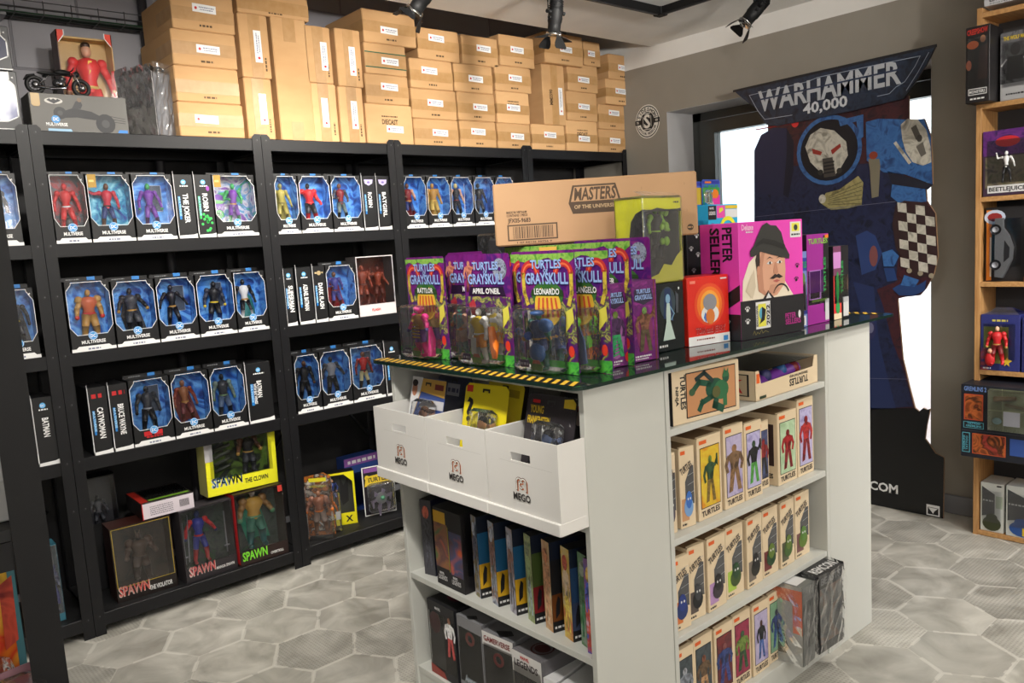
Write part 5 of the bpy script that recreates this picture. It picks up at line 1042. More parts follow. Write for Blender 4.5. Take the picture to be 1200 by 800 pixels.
# pink box with the man in the hat
w = .284; t = thing('figure_box', 'large pink and black box with a printed moustached man in a dark hat', 'figure box', isl(.850, .040, GZ), TH-R(7)); d, h = .145, .335; f = front(w); lf = left(w, d); PKB = c_(226, 70, 180, .3)
m = MB(); m.cbox(-w/2, w/2, 0, d, 0, h, PKB, .0015); m.rect(f, 0, w, 0, .112, K, 1); m.rect(lf, 0, d, 0, .075, K, 1)
m.plate(lf, [(0, .075), (d*.5, .075), (d, .115), (d, .16), (d*.5, .12), (0, .10)], K, 1)
fc = .155
m.plate(f, [(.008, .112), (.235, .112), (.215, .135), (.19, .165), (.175, .18), (.10, .18), (.085, .21), (.07, .24), (.04, .22), (.012, .17)], c_(230, 218, 196), 2)          # coat
m.plate(f, [(.078, .135), (.12, .112), (.16, .118), (.196, .15), (.200, .19), (.196, .245), (.16, .262), (.10, .262), (.076, .235), (.072, .18)], c_(212, 160, 132), 3)   # face
m.plate(f, [(.072, .18), (.10, .262), (.112, .262), (.096, .20), (.10, .14), (.12, .112), (.078, .135)], c_(188, 134, 108), 4); m.plate(f, [(.118, .128), (.15, .122), (.172, .136), (.158, .150), (.13, .150)], c_(196, 144, 118), 4); m.plate(f, [(.16, .262), (.196, .245), (.199, .236), (.12, .252), (.10, .262)], c_(170, 120, 98), 4); m.plate(f, [(.02, .14), (.06, .20), (.066, .15), (.05, .115)], c_(206, 192, 168), 4); m.plate(f, [(.072, .19), (.066, .225), (.076, .25), (.086, .25), (.086, .215), (.080, .19)], c_(46, 34, 30), 4); m.disc(f, .078, .195, .007, .013, c_(198, 140, 112), 5)
m.plate(f, [(.046, .236), (.044, .252), (.060, .266), (.082, .30), (.098, .322), (.118, .330), (.135, .322), (.16, .320), (.182, .300), (.196, .262), (.218, .232), (.216, .220), (.19, .226), (.14, .236), (.09, .248), (.06, .236)], c_(48, 48, 46), 6)   # hat
m.plate(f, [(.066, .262), (.10, .272), (.15, .262), (.194, .248), (.198, .262), (.15, .278), (.10, .286), (.072, .272)], c_(28, 28, 28), 7)
for cx in (.128, .172): m.plate(f, [(cx-.014, .212), (cx, .220), (cx+.013, .213), (cx, .209)], WH, 5); m.disc(f, cx+.001, .2135, .0042, .0045, c_(50, 40, 34), 6); m.plate(f, [(cx-.016, .224), (cx, .232), (cx+.015, .225), (cx, .228)], c_(52, 38, 32), 6)
m.plate(f, [(.150, .214), (.158, .214), (.166, .184), (.154, .178), (.144, .184)], c_(190, 134, 108), 5); m.plate(f, [(.126, .168), (.150, .180), (.158, .177), (.166, .180), (.186, .170), (.170, .166), (.158, .170), (.142, .166)], c_(40, 30, 28), 6); m.plate(f, [(.140, .160), (.158, .164), (.174, .160), (.158, .155)], c_(180, 90, 84), 5)
m.ring(f, .178, .112, .034, .039, K, 4, 20, 160, 14); m.plate(f, [(.096, .112), (.12, .135), (.145, .112)], K, 4); m.plate(f, [(.108, .112), (.12, .128), (.133, .112)], WH, 5)
def paw(f_, a, b, s_, c):
    m.disc(f_, a, b, s_*.55, s_*.45, c, 3, 8)
    for q in range(4): an = R(35+37*q); m.disc(f_, a+s_*.95*math.cos(an), b+s_*.85*math.sin(an), s_*.2, s_*.28, c, 3, 6)
for a, b in ((.255, .195), (.25, .155)): paw(f, a, b, .010, K)
for a, b in ((.028, .085), (.028, .05)): paw(f, a, b, .011, WH)
for a, b in ((.10, .11), (.10, .05), (.06, .03)): paw(lf, a, b, .009, K if b > .1 else WH)
m.rect(f, .225, .275, .282, .328, WH, 2); m.rect(f, .232, .268, .300, .324, c_(226, 220, 80), 3); m.disc(f, .25, .311, .009, .009, c_(50, 60, 60), 4); m.scribble(f, .23, .27, .288, .005, K, 3, 6)
m.text(f, 'Deluxe', .012, .312, .016, c_(240, 190, 220), 'l', .05); m.scribble(f, .03, .06, .304, .004, WH, 2, 6)
m.rect(f, .064, .128, .026, .104, WH, 2); m.rect(f, .074, .108, .032, .098, c_(226, 220, 80), 3); m.disc(f, .091, .07, .014, .018, c_(90, 170, 200), 4); m.plate(f, [(.078, .04), (.10, .05), (.106, .08), (.09, .09), (.088, .06)], K, 5); m.text(f, '2022', .124, .034, .014, K, 'l', .06, 4, 90); m.text(f, 'EXCLUSIVE', .072, .034, .007, K, 'l', .06, 4, 90)
m.text(f, 'PETER', .196, .044, .015, MAG, 'l', .05); m.text(f, 'SELLERS', .196, .026, .015, MAG, 'l', .072); m.disc(f, .262, .052, .006, .012, WH, 3); m.line(f, [(.05, .012), (.056, .022), (.062, .010), (.07, .017), (.078, .011), (.088, .024), (.092, .012), (.104, .018), (.118, .013)], .0014, c_(140, 130, 70), 2)
m.text(lf, 'PETER', d*.60, h-.012, .034, K, 'l', .10, 2, -90); m.text(lf, 'SELLERS', d*.28, h-.012, .034, K, 'l', .16, 2, -90); m.build('box', t)
MB().box(w/2-.0004, w/2+.0004, .02, d-.02, .12, h-.02, PANE).build('side_window', t)
# things behind the pink box
t = thing('toy_box', 'black box with white paw prints behind the pink box', 'toy box', isl(.905, .33, GZ), TH); w, d, h = .14, .10, .335; f = front(w); m = MB(); m.cbox(-w/2, w/2, 0, d, 0, h, K, .0015)
for a, b in ((.05, .30), (.02, .26), (.055, .24), (.03, .19), (.06, .16)): paw(f, a, b, .011, WH)
m.build('box', t); MB().box(w/2-.0004, w/2+.0004, .02, d-.02, .12, h-.02, PANE).build('side_window', t)
t = thing('figure_box', 'pale box with cyan, pink and yellow comic panels, behind the pink box', 'figure box', isl(1.080, .36, GZ+.0), TH); w, d, h = .17, .13, .402; f = front(w); m = MB(); m.cbox(-w/2, w/2, 0, d, 0, h, c_(40, 170, 220), .0015)
m.rect(f, 0, .045, h-.05, h-.004, K, 1); m.text(f, 'MARVEL', .008, h-.016, .007, WH, 'l', .024); m.text(f, 'LEGENDS', .004, h-.034, .011, WH, 'l', .036); m.rect(f, .048, .095, h-.045, h-.004, c_(230, 80, 170), 1); m.plate(f, [(.06, h-.03), (.085, h-.02), (.08, h-.01), (.062, h-.014)], c_(220, 220, 60), 2); m.rect(f, .098, w, h-.015, h-.004, YL, 1); m.rect(f, .098, w, h-.045, h-.017, WH, 1)
m.ring(f, .11, h-.09, .036, .050, c_(230, 226, 50), 2, 0, 180, 16); m.disc(f, .022, h-.07, .012, .010, c_(90, 130, 190), 2); m.build('box', t); MB().box(-w/2-.0004, -w/2+.0004, .02, d-.02, .05, h-.05, PANE).build('side_window', t)
for i, (aa, bb, ww, hh, lb) in enumerate(((1.025, .435, .09, .082, 'small blue card with a white toy print, on top of the comic panel box'), (1.115, .43, .105, .088, 'small green and pink card beside the one with the white toy'))):
    def dc2(m, f, w, h, i=i):
        m.rect(f, .003, w-.003, h-.014, h-.003, c_(40, 50, 150)); m.rect(f, w*.15, w*.5, h-.012, h-.006, OR, 2)
        if i == 0: m.rect(f, .004, w*.45, .004, h*.75, c_(130, 180, 210)); m.rect(f, w*.5, w-.004, .004, h*.75, c_(190, 160, 40)); m.plate(f, [(w*.1, .004), (w*.4, .004), (w*.36, .03), (w*.14, .03)], WH, 2); m.disc(f, w*.25, .04, .012, .012, c_(170, 200, 60), 2)
        else: m.rect(f, .003, w*.5, .003, h*.4, c_(40, 150, 90)); m.rect(f, w*.52, w-.003, .003, h*.4, c_(220, 50, 150)); m.rect(f, .003, w-.003, h*.42, h*.7, c_(60, 140, 60)); m.disc(f, w*.7, h*.45, .022, .016, OR, 2); m.text(f, 'TURTLES', w*.5, h*.64, .014, GRN, 'c', w*.8, 3)
    blister('small_carded_toy', lb, isl(aa, bb, GZ+.4025), ww, hh, c_(60, 90, 190), (.004, ww*.48, .003, hh*.6, .012), None, TH, 'small carded toys', dc2, 'carded toy')
# right hand row
def sidebox(name, label, a, b, w, d, h, fc_, lc, fdeco, ldeco, rz=TH, tilt=0, cat='figure box', group='slim boxes at the right end of the glass'):
    t = thing(name, label, cat, isl(a, b, GZ), rz, group); m = MB(); m.cbox(-w/2, w/2, 0, d, 0, h, lc, .0012); f = front(w); lf = left(w, d)
    m.rect(f, 0, w, 0, h, fc_, .6); m.rect(lf, 0, d, 0, h, lc, .6); fdeco(m, f, w, h); ldeco(m, lf, d, h); m.build('box', t)
    MB().box(-w/2+.004, w/2-.004, -.0016, -.0008, h*.22, h*.6, PANE).build('window_film', t); return t
def fd1(m, f, w, h): m.rect(f, 0, w, h-.06, h-.02, c_(40, 60, 150)); m.text(f, 'TURTLES', w/2, h-.05, .018, GRN, 'c', w*.9); m.disc(f, w/2, h-.085, w*.3, .02, c_(90, 130, 60), 2); m.rect(f, 0, w, .04, .10, c_(30, 44, 120)); m.rect(f, w*.1, w*.8, .005, .035, WH, 2); [m.rect(f, w*.15+.004*i, w*.15+.004*i+.002, .008, .03, K, 3) for i in range(int(w*.55/.004))]
sidebox('figure_box', 'narrow blue card box with green lettering, right against the pink box', 1.050, .058, .05, .02, .235, c_(110, 130, 190), c_(60, 60, 130), fd1, lambda m, f, w, h: None)
def fd2(m, f, w, h): m.rect(f, 0, w, .0, h, c_(150, 40, 140)); m.text(f, 'TURTLES', w/2, h-.03, .016, SLIME, 'c', w*.9, 3); m.rect(f, w*.08, w*.9, .10, .17, c_(90, 40, 110), 2); m.line(f, [(w*.1, .08), (w*.6, .08), (w*.6, .17), (w*.1, .17)], .003, c_(200, 150, 220), 3, True); m.rect(f, w*.2, w*.9, .07, .078, c_(100, 130, 60), 3); m.rect(f, w*.75, w, h*.12, h*.98, K, 2); m.rect(f, w*.8, w*.98, .006, .075, c_(200, 200, 200), 3); m.text(f, 'TURTLES', w*.84, h*.34, .014, GRN, 'l', h*.4, 4, 90); m.rect(f, w*.82, w*.98, h-.014, h-.004, OR, 4)
sidebox('figure_box', 'magenta box with a black edge strip lettered in green, right of the blue card box', 1.155, .064, .135, .10, .285, c_(150, 40, 140), c_(40, 30, 44), fd2, lambda m, f, w, h: None)
def fd3(m, f, w, h): m.rect(f, 0, w*.5, .02, h*.6, c_(220, 60, 60)); m.disc(f, w*.25, h*.45, w*.1, .05, GRN, 3); m.disc(f, w*.25, h*.16, w*.14, .02, GRN, 3); m.rect(f, 0, w*.5, h*.7, h*.92, c_(190, 130, 190)); m.rect(f, w*.5, w, 0, h, K, 1); m.text(f, 'TURTLES', w*.62, h*.35, .014, GRN, 'l', h*.45, 3, 90); m.rect(f, w*.62, w*.98, .006, .07, c_(200, 200, 200), 3); m.rect(f, 0, w*.5, 0, .02, CREAM, 2)
sidebox('figure_box', 'last slim box at the right end of the glass, with a red panel', 1.300, .062, .10, .10, .24, c_(110, 60, 90), c_(30, 30, 34), fd3, lambda m, f, w, h: None)

# ================================================================== WHITE BINS
def m_logo(m, g, s):
    """looping m-shaped emblem in outline: two arches round a small c, with an orange drop shade"""
    for dx, dz, c, w_, ly in ((.0022, -.0022, c_(214, 120, 70), .0052, 1), (0, 0, c_(90, 50, 40), .0060, 2), (0, 0, c_(240, 236, 228), .0034, 3)):
        m.ring(g, -s*.30+dx, s*.15+dz, s*.34-w_/2, s*.34+w_/2, c, ly, 0, 200, 12); m.ring(g, s*.30+dx, s*.15+dz, s*.34-w_/2, s*.34+w_/2, c, ly, -20, 180, 12)
        for x_ in (-s*.62, s*.62): m.line(g, [(x_+dx, s*.1+dz), (x_+dx, -s*.55+dz)], w_, c, ly)
        m.ring(g, dx, -s*.1+dz, s*.26-w_/2, s*.26+w_/2, c, ly, 50, 310, 12)
def bin_(b0, b1, label, no):
    w = b0-b1-.002; d = .325; h = .208; T_ = .004; BW = c_(222, 220, 216, .55)
    t = thing('storage_bin', label, 'storage bin', isl(-.086, (b0+b1)/2, .7365), FA, 'white cardboard bins'); f = front(w)
    m = MB(); m.box(-w/2, w/2, T_, d, 0, T_, BW); m.box(-w/2, w/2, d-T_, d, T_, h, BW)
    hw, hz, hh = .034, h-.058, .020
    for a0, a1, c0, c1 in ((-w/2, w/2, 0, hz), (-w/2, w/2, hz+hh, h), (-w/2, -hw, hz, hz+hh), (hw, w/2, hz, hz+hh)): m.box(a0, a1, 0, T_, c0, c1, BW)
    for q in (-w/2, w/2-T_): m.box(q, q+T_, T_, d-T_, T_, h, BW)
    m.line(f, [(.05, h-.062), (w-.02, h-.064)], .0006, c_(190, 188, 184), .4); m.build('bin_body', t)
    m = MB(); m.cbox(-w/2-.0008, w/2+.0008, -.006, .08, .0, .030, c_(226, 224, 220, .5), .002); m.build('base_tray', t)
    m = MB(); g = Fr(f.p(w*.5, .098, .0006), f.u, f.v, f.n); m_logo(m, g, .026); m.text(g, 'MEGO', 0, -.040, .017, c_(50, 46, 46), 'c', .060, 3); m.build('printed_logo', t)
    return t
BB = (.770, .509, .255, .002)
bin_(BB[0], BB[1], 'furthest white cardboard bin, with a blue and gold card sticking out', 0)
bin_(BB[1], BB[2], 'middle white cardboard bin, with yellow cards sticking out', 1)
bin_(BB[2], BB[3], 'nearest white cardboard bin, with a dark card of a pale blue-faced toy', 2)
def bincard(a, b, label, cardm, deco, hd, h=.262, w=.165, fig=True, tilt=-14, rot=0):
    t = thing('carded_figure', label, 'carded figure', isl(a, b, .7412), FA+R(rot), 'carded toys in the white bins', R(tilt))
    f = front(w); m = MB(); m.prism(f, [(0, 0), (w, 0), (w, h-.012), (w-.012, h), (.012, h), (0, h-.012)], -.0012, 0, cardm); deco(m, f, w, h)
    m.plate(f, [(w*.5-.014, h-.012), (w*.5+.014, h-.012), (w*.5+.014, h-.022), (w*.5+.008, h-.022), (w*.5+.008, h-.017), (w*.5-.008, h-.017), (w*.5-.008, h-.022), (w*.5-.014, h-.022)], K, 3); m.build('backing_card', t)
    if fig:
        m = MB(); m.cbox(-w*.2, w*.36, -.035, -.0006, .03, .228, BLIS, .01); m.build('blister', t)
        m = MB(); figure(m, (w*.08, -.017, .03), .175, hd, 1.1, 'down'); m.ball((w*.08, -.017, .03+.158), (.0125, .013, .016), hd[0]); m.ball((w*.08, -.013, .03+.168), (.0135, .014, .012), hd[5]); m.build('toy_figure', t)
    return t
bincard(-.045, .632, 'blue card with gold corner and a printed man, in the furthest white bin', c_(60, 80, 140), lambda m, f, w, h: (m.plate(f, [(0, h*.4), (w*.30, h-.04), (w, h-.05), (w, h-.002), (0, h-.002)], c_(214, 170, 80), 1), m.plate(f, [(0, h*.4), (w*.28, h-.04), (w*.32, h), (0, h)], c_(224, 224, 226), 2), m.disc(f, .018, h-.036, .013, .020, c_(190, 130, 100), 3), m.disc(f, .018, h-.018, .014, .010, c_(40, 30, 28), 4), m.rect(f, w*.7, w*.95, h-.03, h-.014, c_(120, 40, 40), 3), m.rect(f, w*.3, w, h-.085, h-.06, c_(200, 200, 204), 2)), (SK_, NB, NB, NB, K, c_(90, 60, 40)), h=.288)
bincard(-.035, .378, 'yellow card with a question mark and clear blister, in the middle white bin', c_(224, 206, 30), lambda m, f, w, h: (m.text(f, '?', .012, h-.10, .06, K, 'l'), m.rect(f, .006, .03, h-.024, h-.006, c_(200, 50, 40), 2), m.disc(f, w*.5, h*.3, .03, .03, c_(190, 170, 20), 1)), (c_(230, 170, 150), GRN, GRN, GRN, K, K), rot=4, h=.292)
bincard(.005, .360, 'plain yellow card standing behind the one with the question mark', c_(206, 188, 36), lambda m, f, w, h: m.rect(f, w*.6, w*.9, h-.04, h-.02, c_(150, 130, 20), 2), None, fig=False, rot=-6, h=.298)
bincard(-.040, .128, 'dark card with yellow letters and a pale blue-faced toy, in the nearest white bin', c_(54, 50, 54, .25), lambda m, f, w, h: (m.text(f, 'YOUNG', .014, h-.046, .018, c_(214, 180, 40), 'l', .045), m.text(f, 'FRANKENSTEIN', .008, h-.072, .018, c_(214, 180, 40), 'l', .075), m.rect(f, .02, .045, h-.022, h-.014, RED, 2), m.plate(f, [(w*.75, h-.026), (w-.004, h-.026), (w-.004, h-.012), (w-.014, h-.003), (w*.75, h-.006)], YL, 2)), (c_(150, 170, 220), K, K, K, K, K), rot=2, h=.29)
bincard(.03, .104, 'dark card with a small red haired face, behind the blue-faced toy', c_(40, 36, 38), lambda m, f, w, h: (m.disc(f, w*.5, h-.06, .014, .018, c_(210, 190, 180), 2), m.disc(f, w*.5, h-.045, .02, .016, c_(150, 40, 30), 1), m.text(f, 'PLANET', .02, h-.03, .016, c_(150, 150, 150), 'l', .06)), None, fig=False, rot=-4, h=.285)
bincard(.09, .15, 'dark card with a printed yellow tab, deep in the nearest white bin', c_(34, 32, 36), lambda m, f, w, h: (m.rect(f, .03, .06, h-.05, h-.035, YL, 2)), None, fig=False, h=.285)
bincard(.04, .620, 'dark card with a pale label, deep in the furthest white bin', c_(40, 44, 70), lambda m, f, w, h: (m.rect(f, .05, .11, h-.06, h-.025, c_(150, 150, 160), 2), m.scribble(f, .055, .105, h-.05, .012, c_(60, 60, 90), 3, 3)), None, fig=False, h=.285)
bincard(.07, .47+.0-.055, 'dark card with an orange label, deep in the middle white bin', c_(44, 38, 36), lambda m, f, w, h: (m.rect(f, .02, .08, h-.05, h-.02, c_(170, 120, 70), 2),), None, fig=False, h=.285)

# ================================================================== MIDDLE SHELF, LEFT SIDE OF THE ISLAND
SH1 = .4085
def slim(b, label, w, d, h, fcol, lcol, rot, fdeco=None, a=.03, ldeco=None, z=SH1, grp='slim boxes on the left middle shelf', rdeco=None):
    """thin box: narrow face to the left aisle, broad face turned towards the viewer"""
    t = thing('figure_box', label, 'figure box', isl(a, b, z), FA+R(rot), grp); f = front(w); rf = Fr((w/2, 0, 0), (0, 1, 0), (0, 0, 1), (1, 0, 0))
    m = MB(); m.cbox(-w/2, w/2, 0, d, 0, h, c_(24, 24, 28), .001); m.rect(f, .0005, w-.0005, .0, h, fcol, .8)
    if fdeco: fdeco(m, f, w, h)
    if rdeco: rdeco(m, rf, d, h)
    m.build('box', t); MB().box(w/2-.0003, w/2+.0006, d*.55, d-.01, h*.3, h-.03, PANE).build('window_film', t); return t
def mk_r(c1, c2, foot=True):
    def D(m, f, w, h):
        m.rect(f, 0, w*.5, 0, h, c_(20, 30, 50), 1); m.rect(f, 0, w*.5, h*.42, h*.8, c1, 2); m.rect(f, 0, w*.5, h*.12, h*.42, c2, 2); m.plate(f, [(w*.05, h*.15), (w*.12, h*.2), (w*.14, h*.36), (w*.1, h*.4), (w*.06, h*.3)], K, 3); m.rect(f, 0, w, 0, h*.12, c_(24, 24, 26), 3); m.scribble(f, .004, w*.45, h*.04, .006, WH, 4, 3)
    return D
def fig_f(cols, bg=None):
    def D(m, f, w, h):
        if bg: m.rect(f, 0, w, 0, h, bg, 1)
        sil(m, f, w*.5, .02, h*.82, cols, min(.85, w*.92/(.56*h*.82)), 2); m.disc(f, w*.5, h*.84, w*.3, .02, ink(cols[0]), 4)
    return D
BLU2 = c_(30, 96, 140); YL2 = c_(206, 160, 30)
slim(.715, 'first slim dark box at the far end of the middle shelf', .045, .16, .235, c_(70, 70, 76), K, 12, fig_f((c_(180, 90, 70), c_(60, 60, 66), c_(70, 70, 80))), rdeco=lambda m, f, w, h: (m.rect(f, 0, w*.4, 0, h, c_(24, 26, 50), 1), m.scribble(f.turned(w*.1, h*.08, 90), 0, h*.4, 0, .010, c_(150, 150, 160), 3, 4)))
t = thing('figure_box', 'black box with two painted panels side by side and pale small lettering below', 'figure box', isl(.014, .588, SH1), FA, 'slim boxes on the left middle shelf'); w, d, h = .135, .15, .235; f = front(w)
m = MB(); m.cbox(-w/2, w/2, 0, d, 0, h, c_(24, 22, 26), .0012); m.rect(f, .002, w*.5, .055, h-.045, ART([(40, 110, 60), (140, 90, 60), (90, 60, 60), (190, 90, 60)], 12, .35, 1, 1), 1); m.rect(f, .002, w*.45, h-.045, h-.01, YL2, 1); m.rect(f, w*.5, w*.53, .05, h-.05, c_(140, 130, 40), 2); m.rect(f, w*.54, w-.003, .045, h-.06, ART([(50, 44, 56), (90, 60, 70), (60, 70, 110), (200, 90, 50)], 12, .35, 1, 2), 1)
for q in (.08, .56): m.text(f, 'MARVEL', w*q+.006, .034, .007, WH, 'l', .022); m.text(f, 'LEGENDS', w*q, .018, .013, c_(200, 200, 200), 'l', .042)
m.build('box', t); MB().box(w/2-.0003, w/2+.0006, .01, d-.01, .05, h-.03, PANE).build('window_film', t)
AR_ = lambda k, *c: ART(list(c), 16, .35, 1.5, k)
SL = [(.488, 'slim box with a pale masked face printed at its top, first of three', .05, AR_(1, (60, 70, 90), (170, 180, 200), (150, 120, 60), (60, 110, 80)), (c_(190, 195, 210), c_(110, 110, 130), c_(120, 110, 80)), BLU2, YL2),
      (.412, 'slim box with a pale masked face and blue side panel, second of three', .05, AR_(2, (90, 90, 110), (190, 195, 210), (170, 120, 90), (90, 100, 70)), (c_(200, 205, 220), c_(150, 110, 100), c_(100, 110, 120)), BLU2, YL2),
      (.336, 'slim box with a pale masked face above a pinkish arm, third of three', .05, AR_(3, (90, 80, 90), (190, 190, 205), (180, 130, 110)), (c_(205, 205, 220), c_(150, 110, 100), c_(80, 80, 90)), BLU2, YL2),
      (.264, 'slim box with a pale green face print and grey oval, middle of the shelf', .05, AR_(4, (140, 160, 90), (180, 190, 130), (110, 130, 90)), (c_(120, 130, 100), c_(150, 170, 110), c_(150, 170, 180)), c_(70, 90, 40), c_(120, 24, 30)),
      (.196, 'slim cream box with a thin brown figure drawing', .052, AR_(5, (222, 204, 160), (206, 150, 100), (230, 214, 180)), (c_(190, 120, 80), c_(196, 140, 100), c_(200, 150, 110)), K, c_(110, 60, 20)),
      (.126, 'slim cream box with a red haired figure drawing and yellow lower half', .054, AR_(6, (224, 206, 170), (230, 200, 90), (200, 110, 70)), (c_(180, 70, 50), c_(214, 190, 160), c_(226, 196, 80)), c_(40, 70, 110), c_(60, 70, 100)),
      (.068, 'slim green box with leafy figure artwork near the white side panel', .054, AR_(7, (60, 110, 60), (110, 150, 110), (150, 160, 150), (30, 60, 40)), (c_(150, 160, 140), c_(60, 110, 60), c_(40, 120, 70)), c_(24, 50, 30), YL2)]
for i, (b, lb, w_, ar, cl, c1, c2) in enumerate(SL): slim(b, lb, w_-.013, .17, .236, ar, K, -14, fig_f(cl), .035, rdeco=mk_r(c1, c2))
slim(.0325, 'last slim purple box with blue and red artwork, against the white side panel', .030, .17, .236, AR_(8, (150, 110, 170), (70, 90, 190), (200, 80, 60), (210, 170, 190)), K, 4, fig_f((c_(220, 180, 90), c_(70, 90, 190), c_(200, 80, 60))), .02)
# ================================================================== BOTTOM SHELF, LEFT SIDE
SH0 = .1045
def lowbox(b, label, w, d, h, body, win, deco, a=.014, rot=0, topm=None, fig=None):
    t = thing('figure_box', label, 'figure box', isl(a, b, SH0), FA+R(rot), 'boxes on the left bottom shelf'); f = front(w); tp = top(w, h); m = MB()
    m.cbox(-w/2, w/2, .01, d, 0, h, body, .0015)
    for a0, a1, c0, c1 in ((0, w, 0, .03), (0, .006, .03, h), (w-.006, w, .03, h), (.006, w-.006, h-.035, h)): m.prism(f, [(a0, c0), (a1, c0), (a1, c1), (a0, c1)], -.01, 0, body)
    m.rect(Fr((-w/2, .0098, 0), (1, 0, 0), (0, 0, 1), (0, -1, 0)), .004, w-.004, .02, h-.02, win, .3); deco(m, f, tp, w, h, d); m.build('box', t)
    MB().box(-w/2+.004, w/2-.004, -.001, -.0003, .028, h-.033, PANE).build('window_film', t); return t
GYW = ART([(92, 96, 100), (120, 124, 128), (70, 74, 78)], 14, .3)
def d1(m, f, tp, w, h, d): m.disc(tp, w*.5, d*.3, .03, .016, c_(90, 20, 40), 1); m.text(f, 'MARVEL', w*.3, h-.022, .008, WH, 'l', .028); m.disc(f, w*.26, h*.72, .026, .034, c_(120, 60, 66), 1, 16); m.plate(f, [(w*.62, .0), (w, .0), (w, h), (w*.6, h-.02), (w*.56, h*.5)], K, 1); sil(m, f, w*.82, h*.34, h*.55, (c_(130, 90, 70), WH, c_(170, 60, 60)), .8, 3); m.plate(f, [(0, 0), (w*.6, 0), (w*.5, .02), (0, .03)], c_(150, 60, 50), 2)
lowbox(.655, 'black window box with a printed man in white, on the island bottom shelf', .135, .18, .235, K, GYW, d1)
def d2(m, f, tp, w, h, d): m.plate(tp, [(w*.3, .01), (w*.5, .0), (w*.66, .02), (w*.5, .03)], K, 1); m.ring(f, w*.5, h-.06, .012, .02, c_(190, 90, 90), 1); m.text(f, 'Avengers', w*.2, .03, .02, c_(200, 210, 220), 'l', w*.6)
lowbox(.525, 'light grey box with a faint red ring and pale script, second on the bottom shelf', .115, .18, .228, c_(128, 128, 132, .4), GYW, d2, .02)
def d3(m, f, tp, w, h, d): m.plate(tp, [(w*.3, .02), (w*.6, .0), (w*.8, .03), (w*.6, .045)], K, 1); m.rect(f, 0, w, h-.04, h, c_(224, 222, 220), 1); m.text(f, 'GAMERVERSE', w*.06, h-.026, .015, c_(120, 30, 30), 'l', w*.85, 3); m.ring(f, w*.5, h-.07, .012, .02, c_(190, 90, 90), 1)
lowbox(.398, 'grey box with a white band of dark red capitals, third on the bottom shelf', .122, .18, .222, c_(120, 120, 124, .4), GYW, d3, .02, rot=4)
def d4(m, f, tp, w, h, d): m.rect(f, 0, w, h-.06, h, c_(222, 220, 218), 1); m.text(f, 'LEGENDS', w*.08, h-.04, .018, c_(60, 50, 54), 'l', w*.8, 3); m.text(f, 'MARVEL', w*.3, h-.016, .009, RED, 'l', .035, 3); m.disc(tp, w*.55, d*.3, .024, .02, c_(70, 24, 26), 1, 16); m.ring(tp, w*.55, d*.3, .028, .033, c_(70, 24, 26), 1)
lowbox(.272, 'white fronted box with grey capitals and a dark red ring on its top', .115, .18, .215, c_(110, 108, 112, .4), GYW, d4)
WB3 = c_(226, 226, 228, .4)
for i, (b, lb) in enumerate(((.205, 'upper white box end in the nearest cluster on the bottom shelf, furthest one'), (.130, 'white box end in the middle of the nearest cluster on the bottom shelf'), (.056, 'white box end nearest the tall side panel on the bottom shelf'))):
    def d5(m, f, tp, w, h, d): m.text(f, 'LEGENDS', w*.08, h-.055, .014, c_(80, 70, 74), 'l', w*.8, 3); m.text(f, 'MARVEL', w*.2, h-.03, .007, RED, 'l', .03, 3)
    lowbox(b, lb, .066, .17, .175, WB3, GYW, d5, .02+.0*i, rot=8)

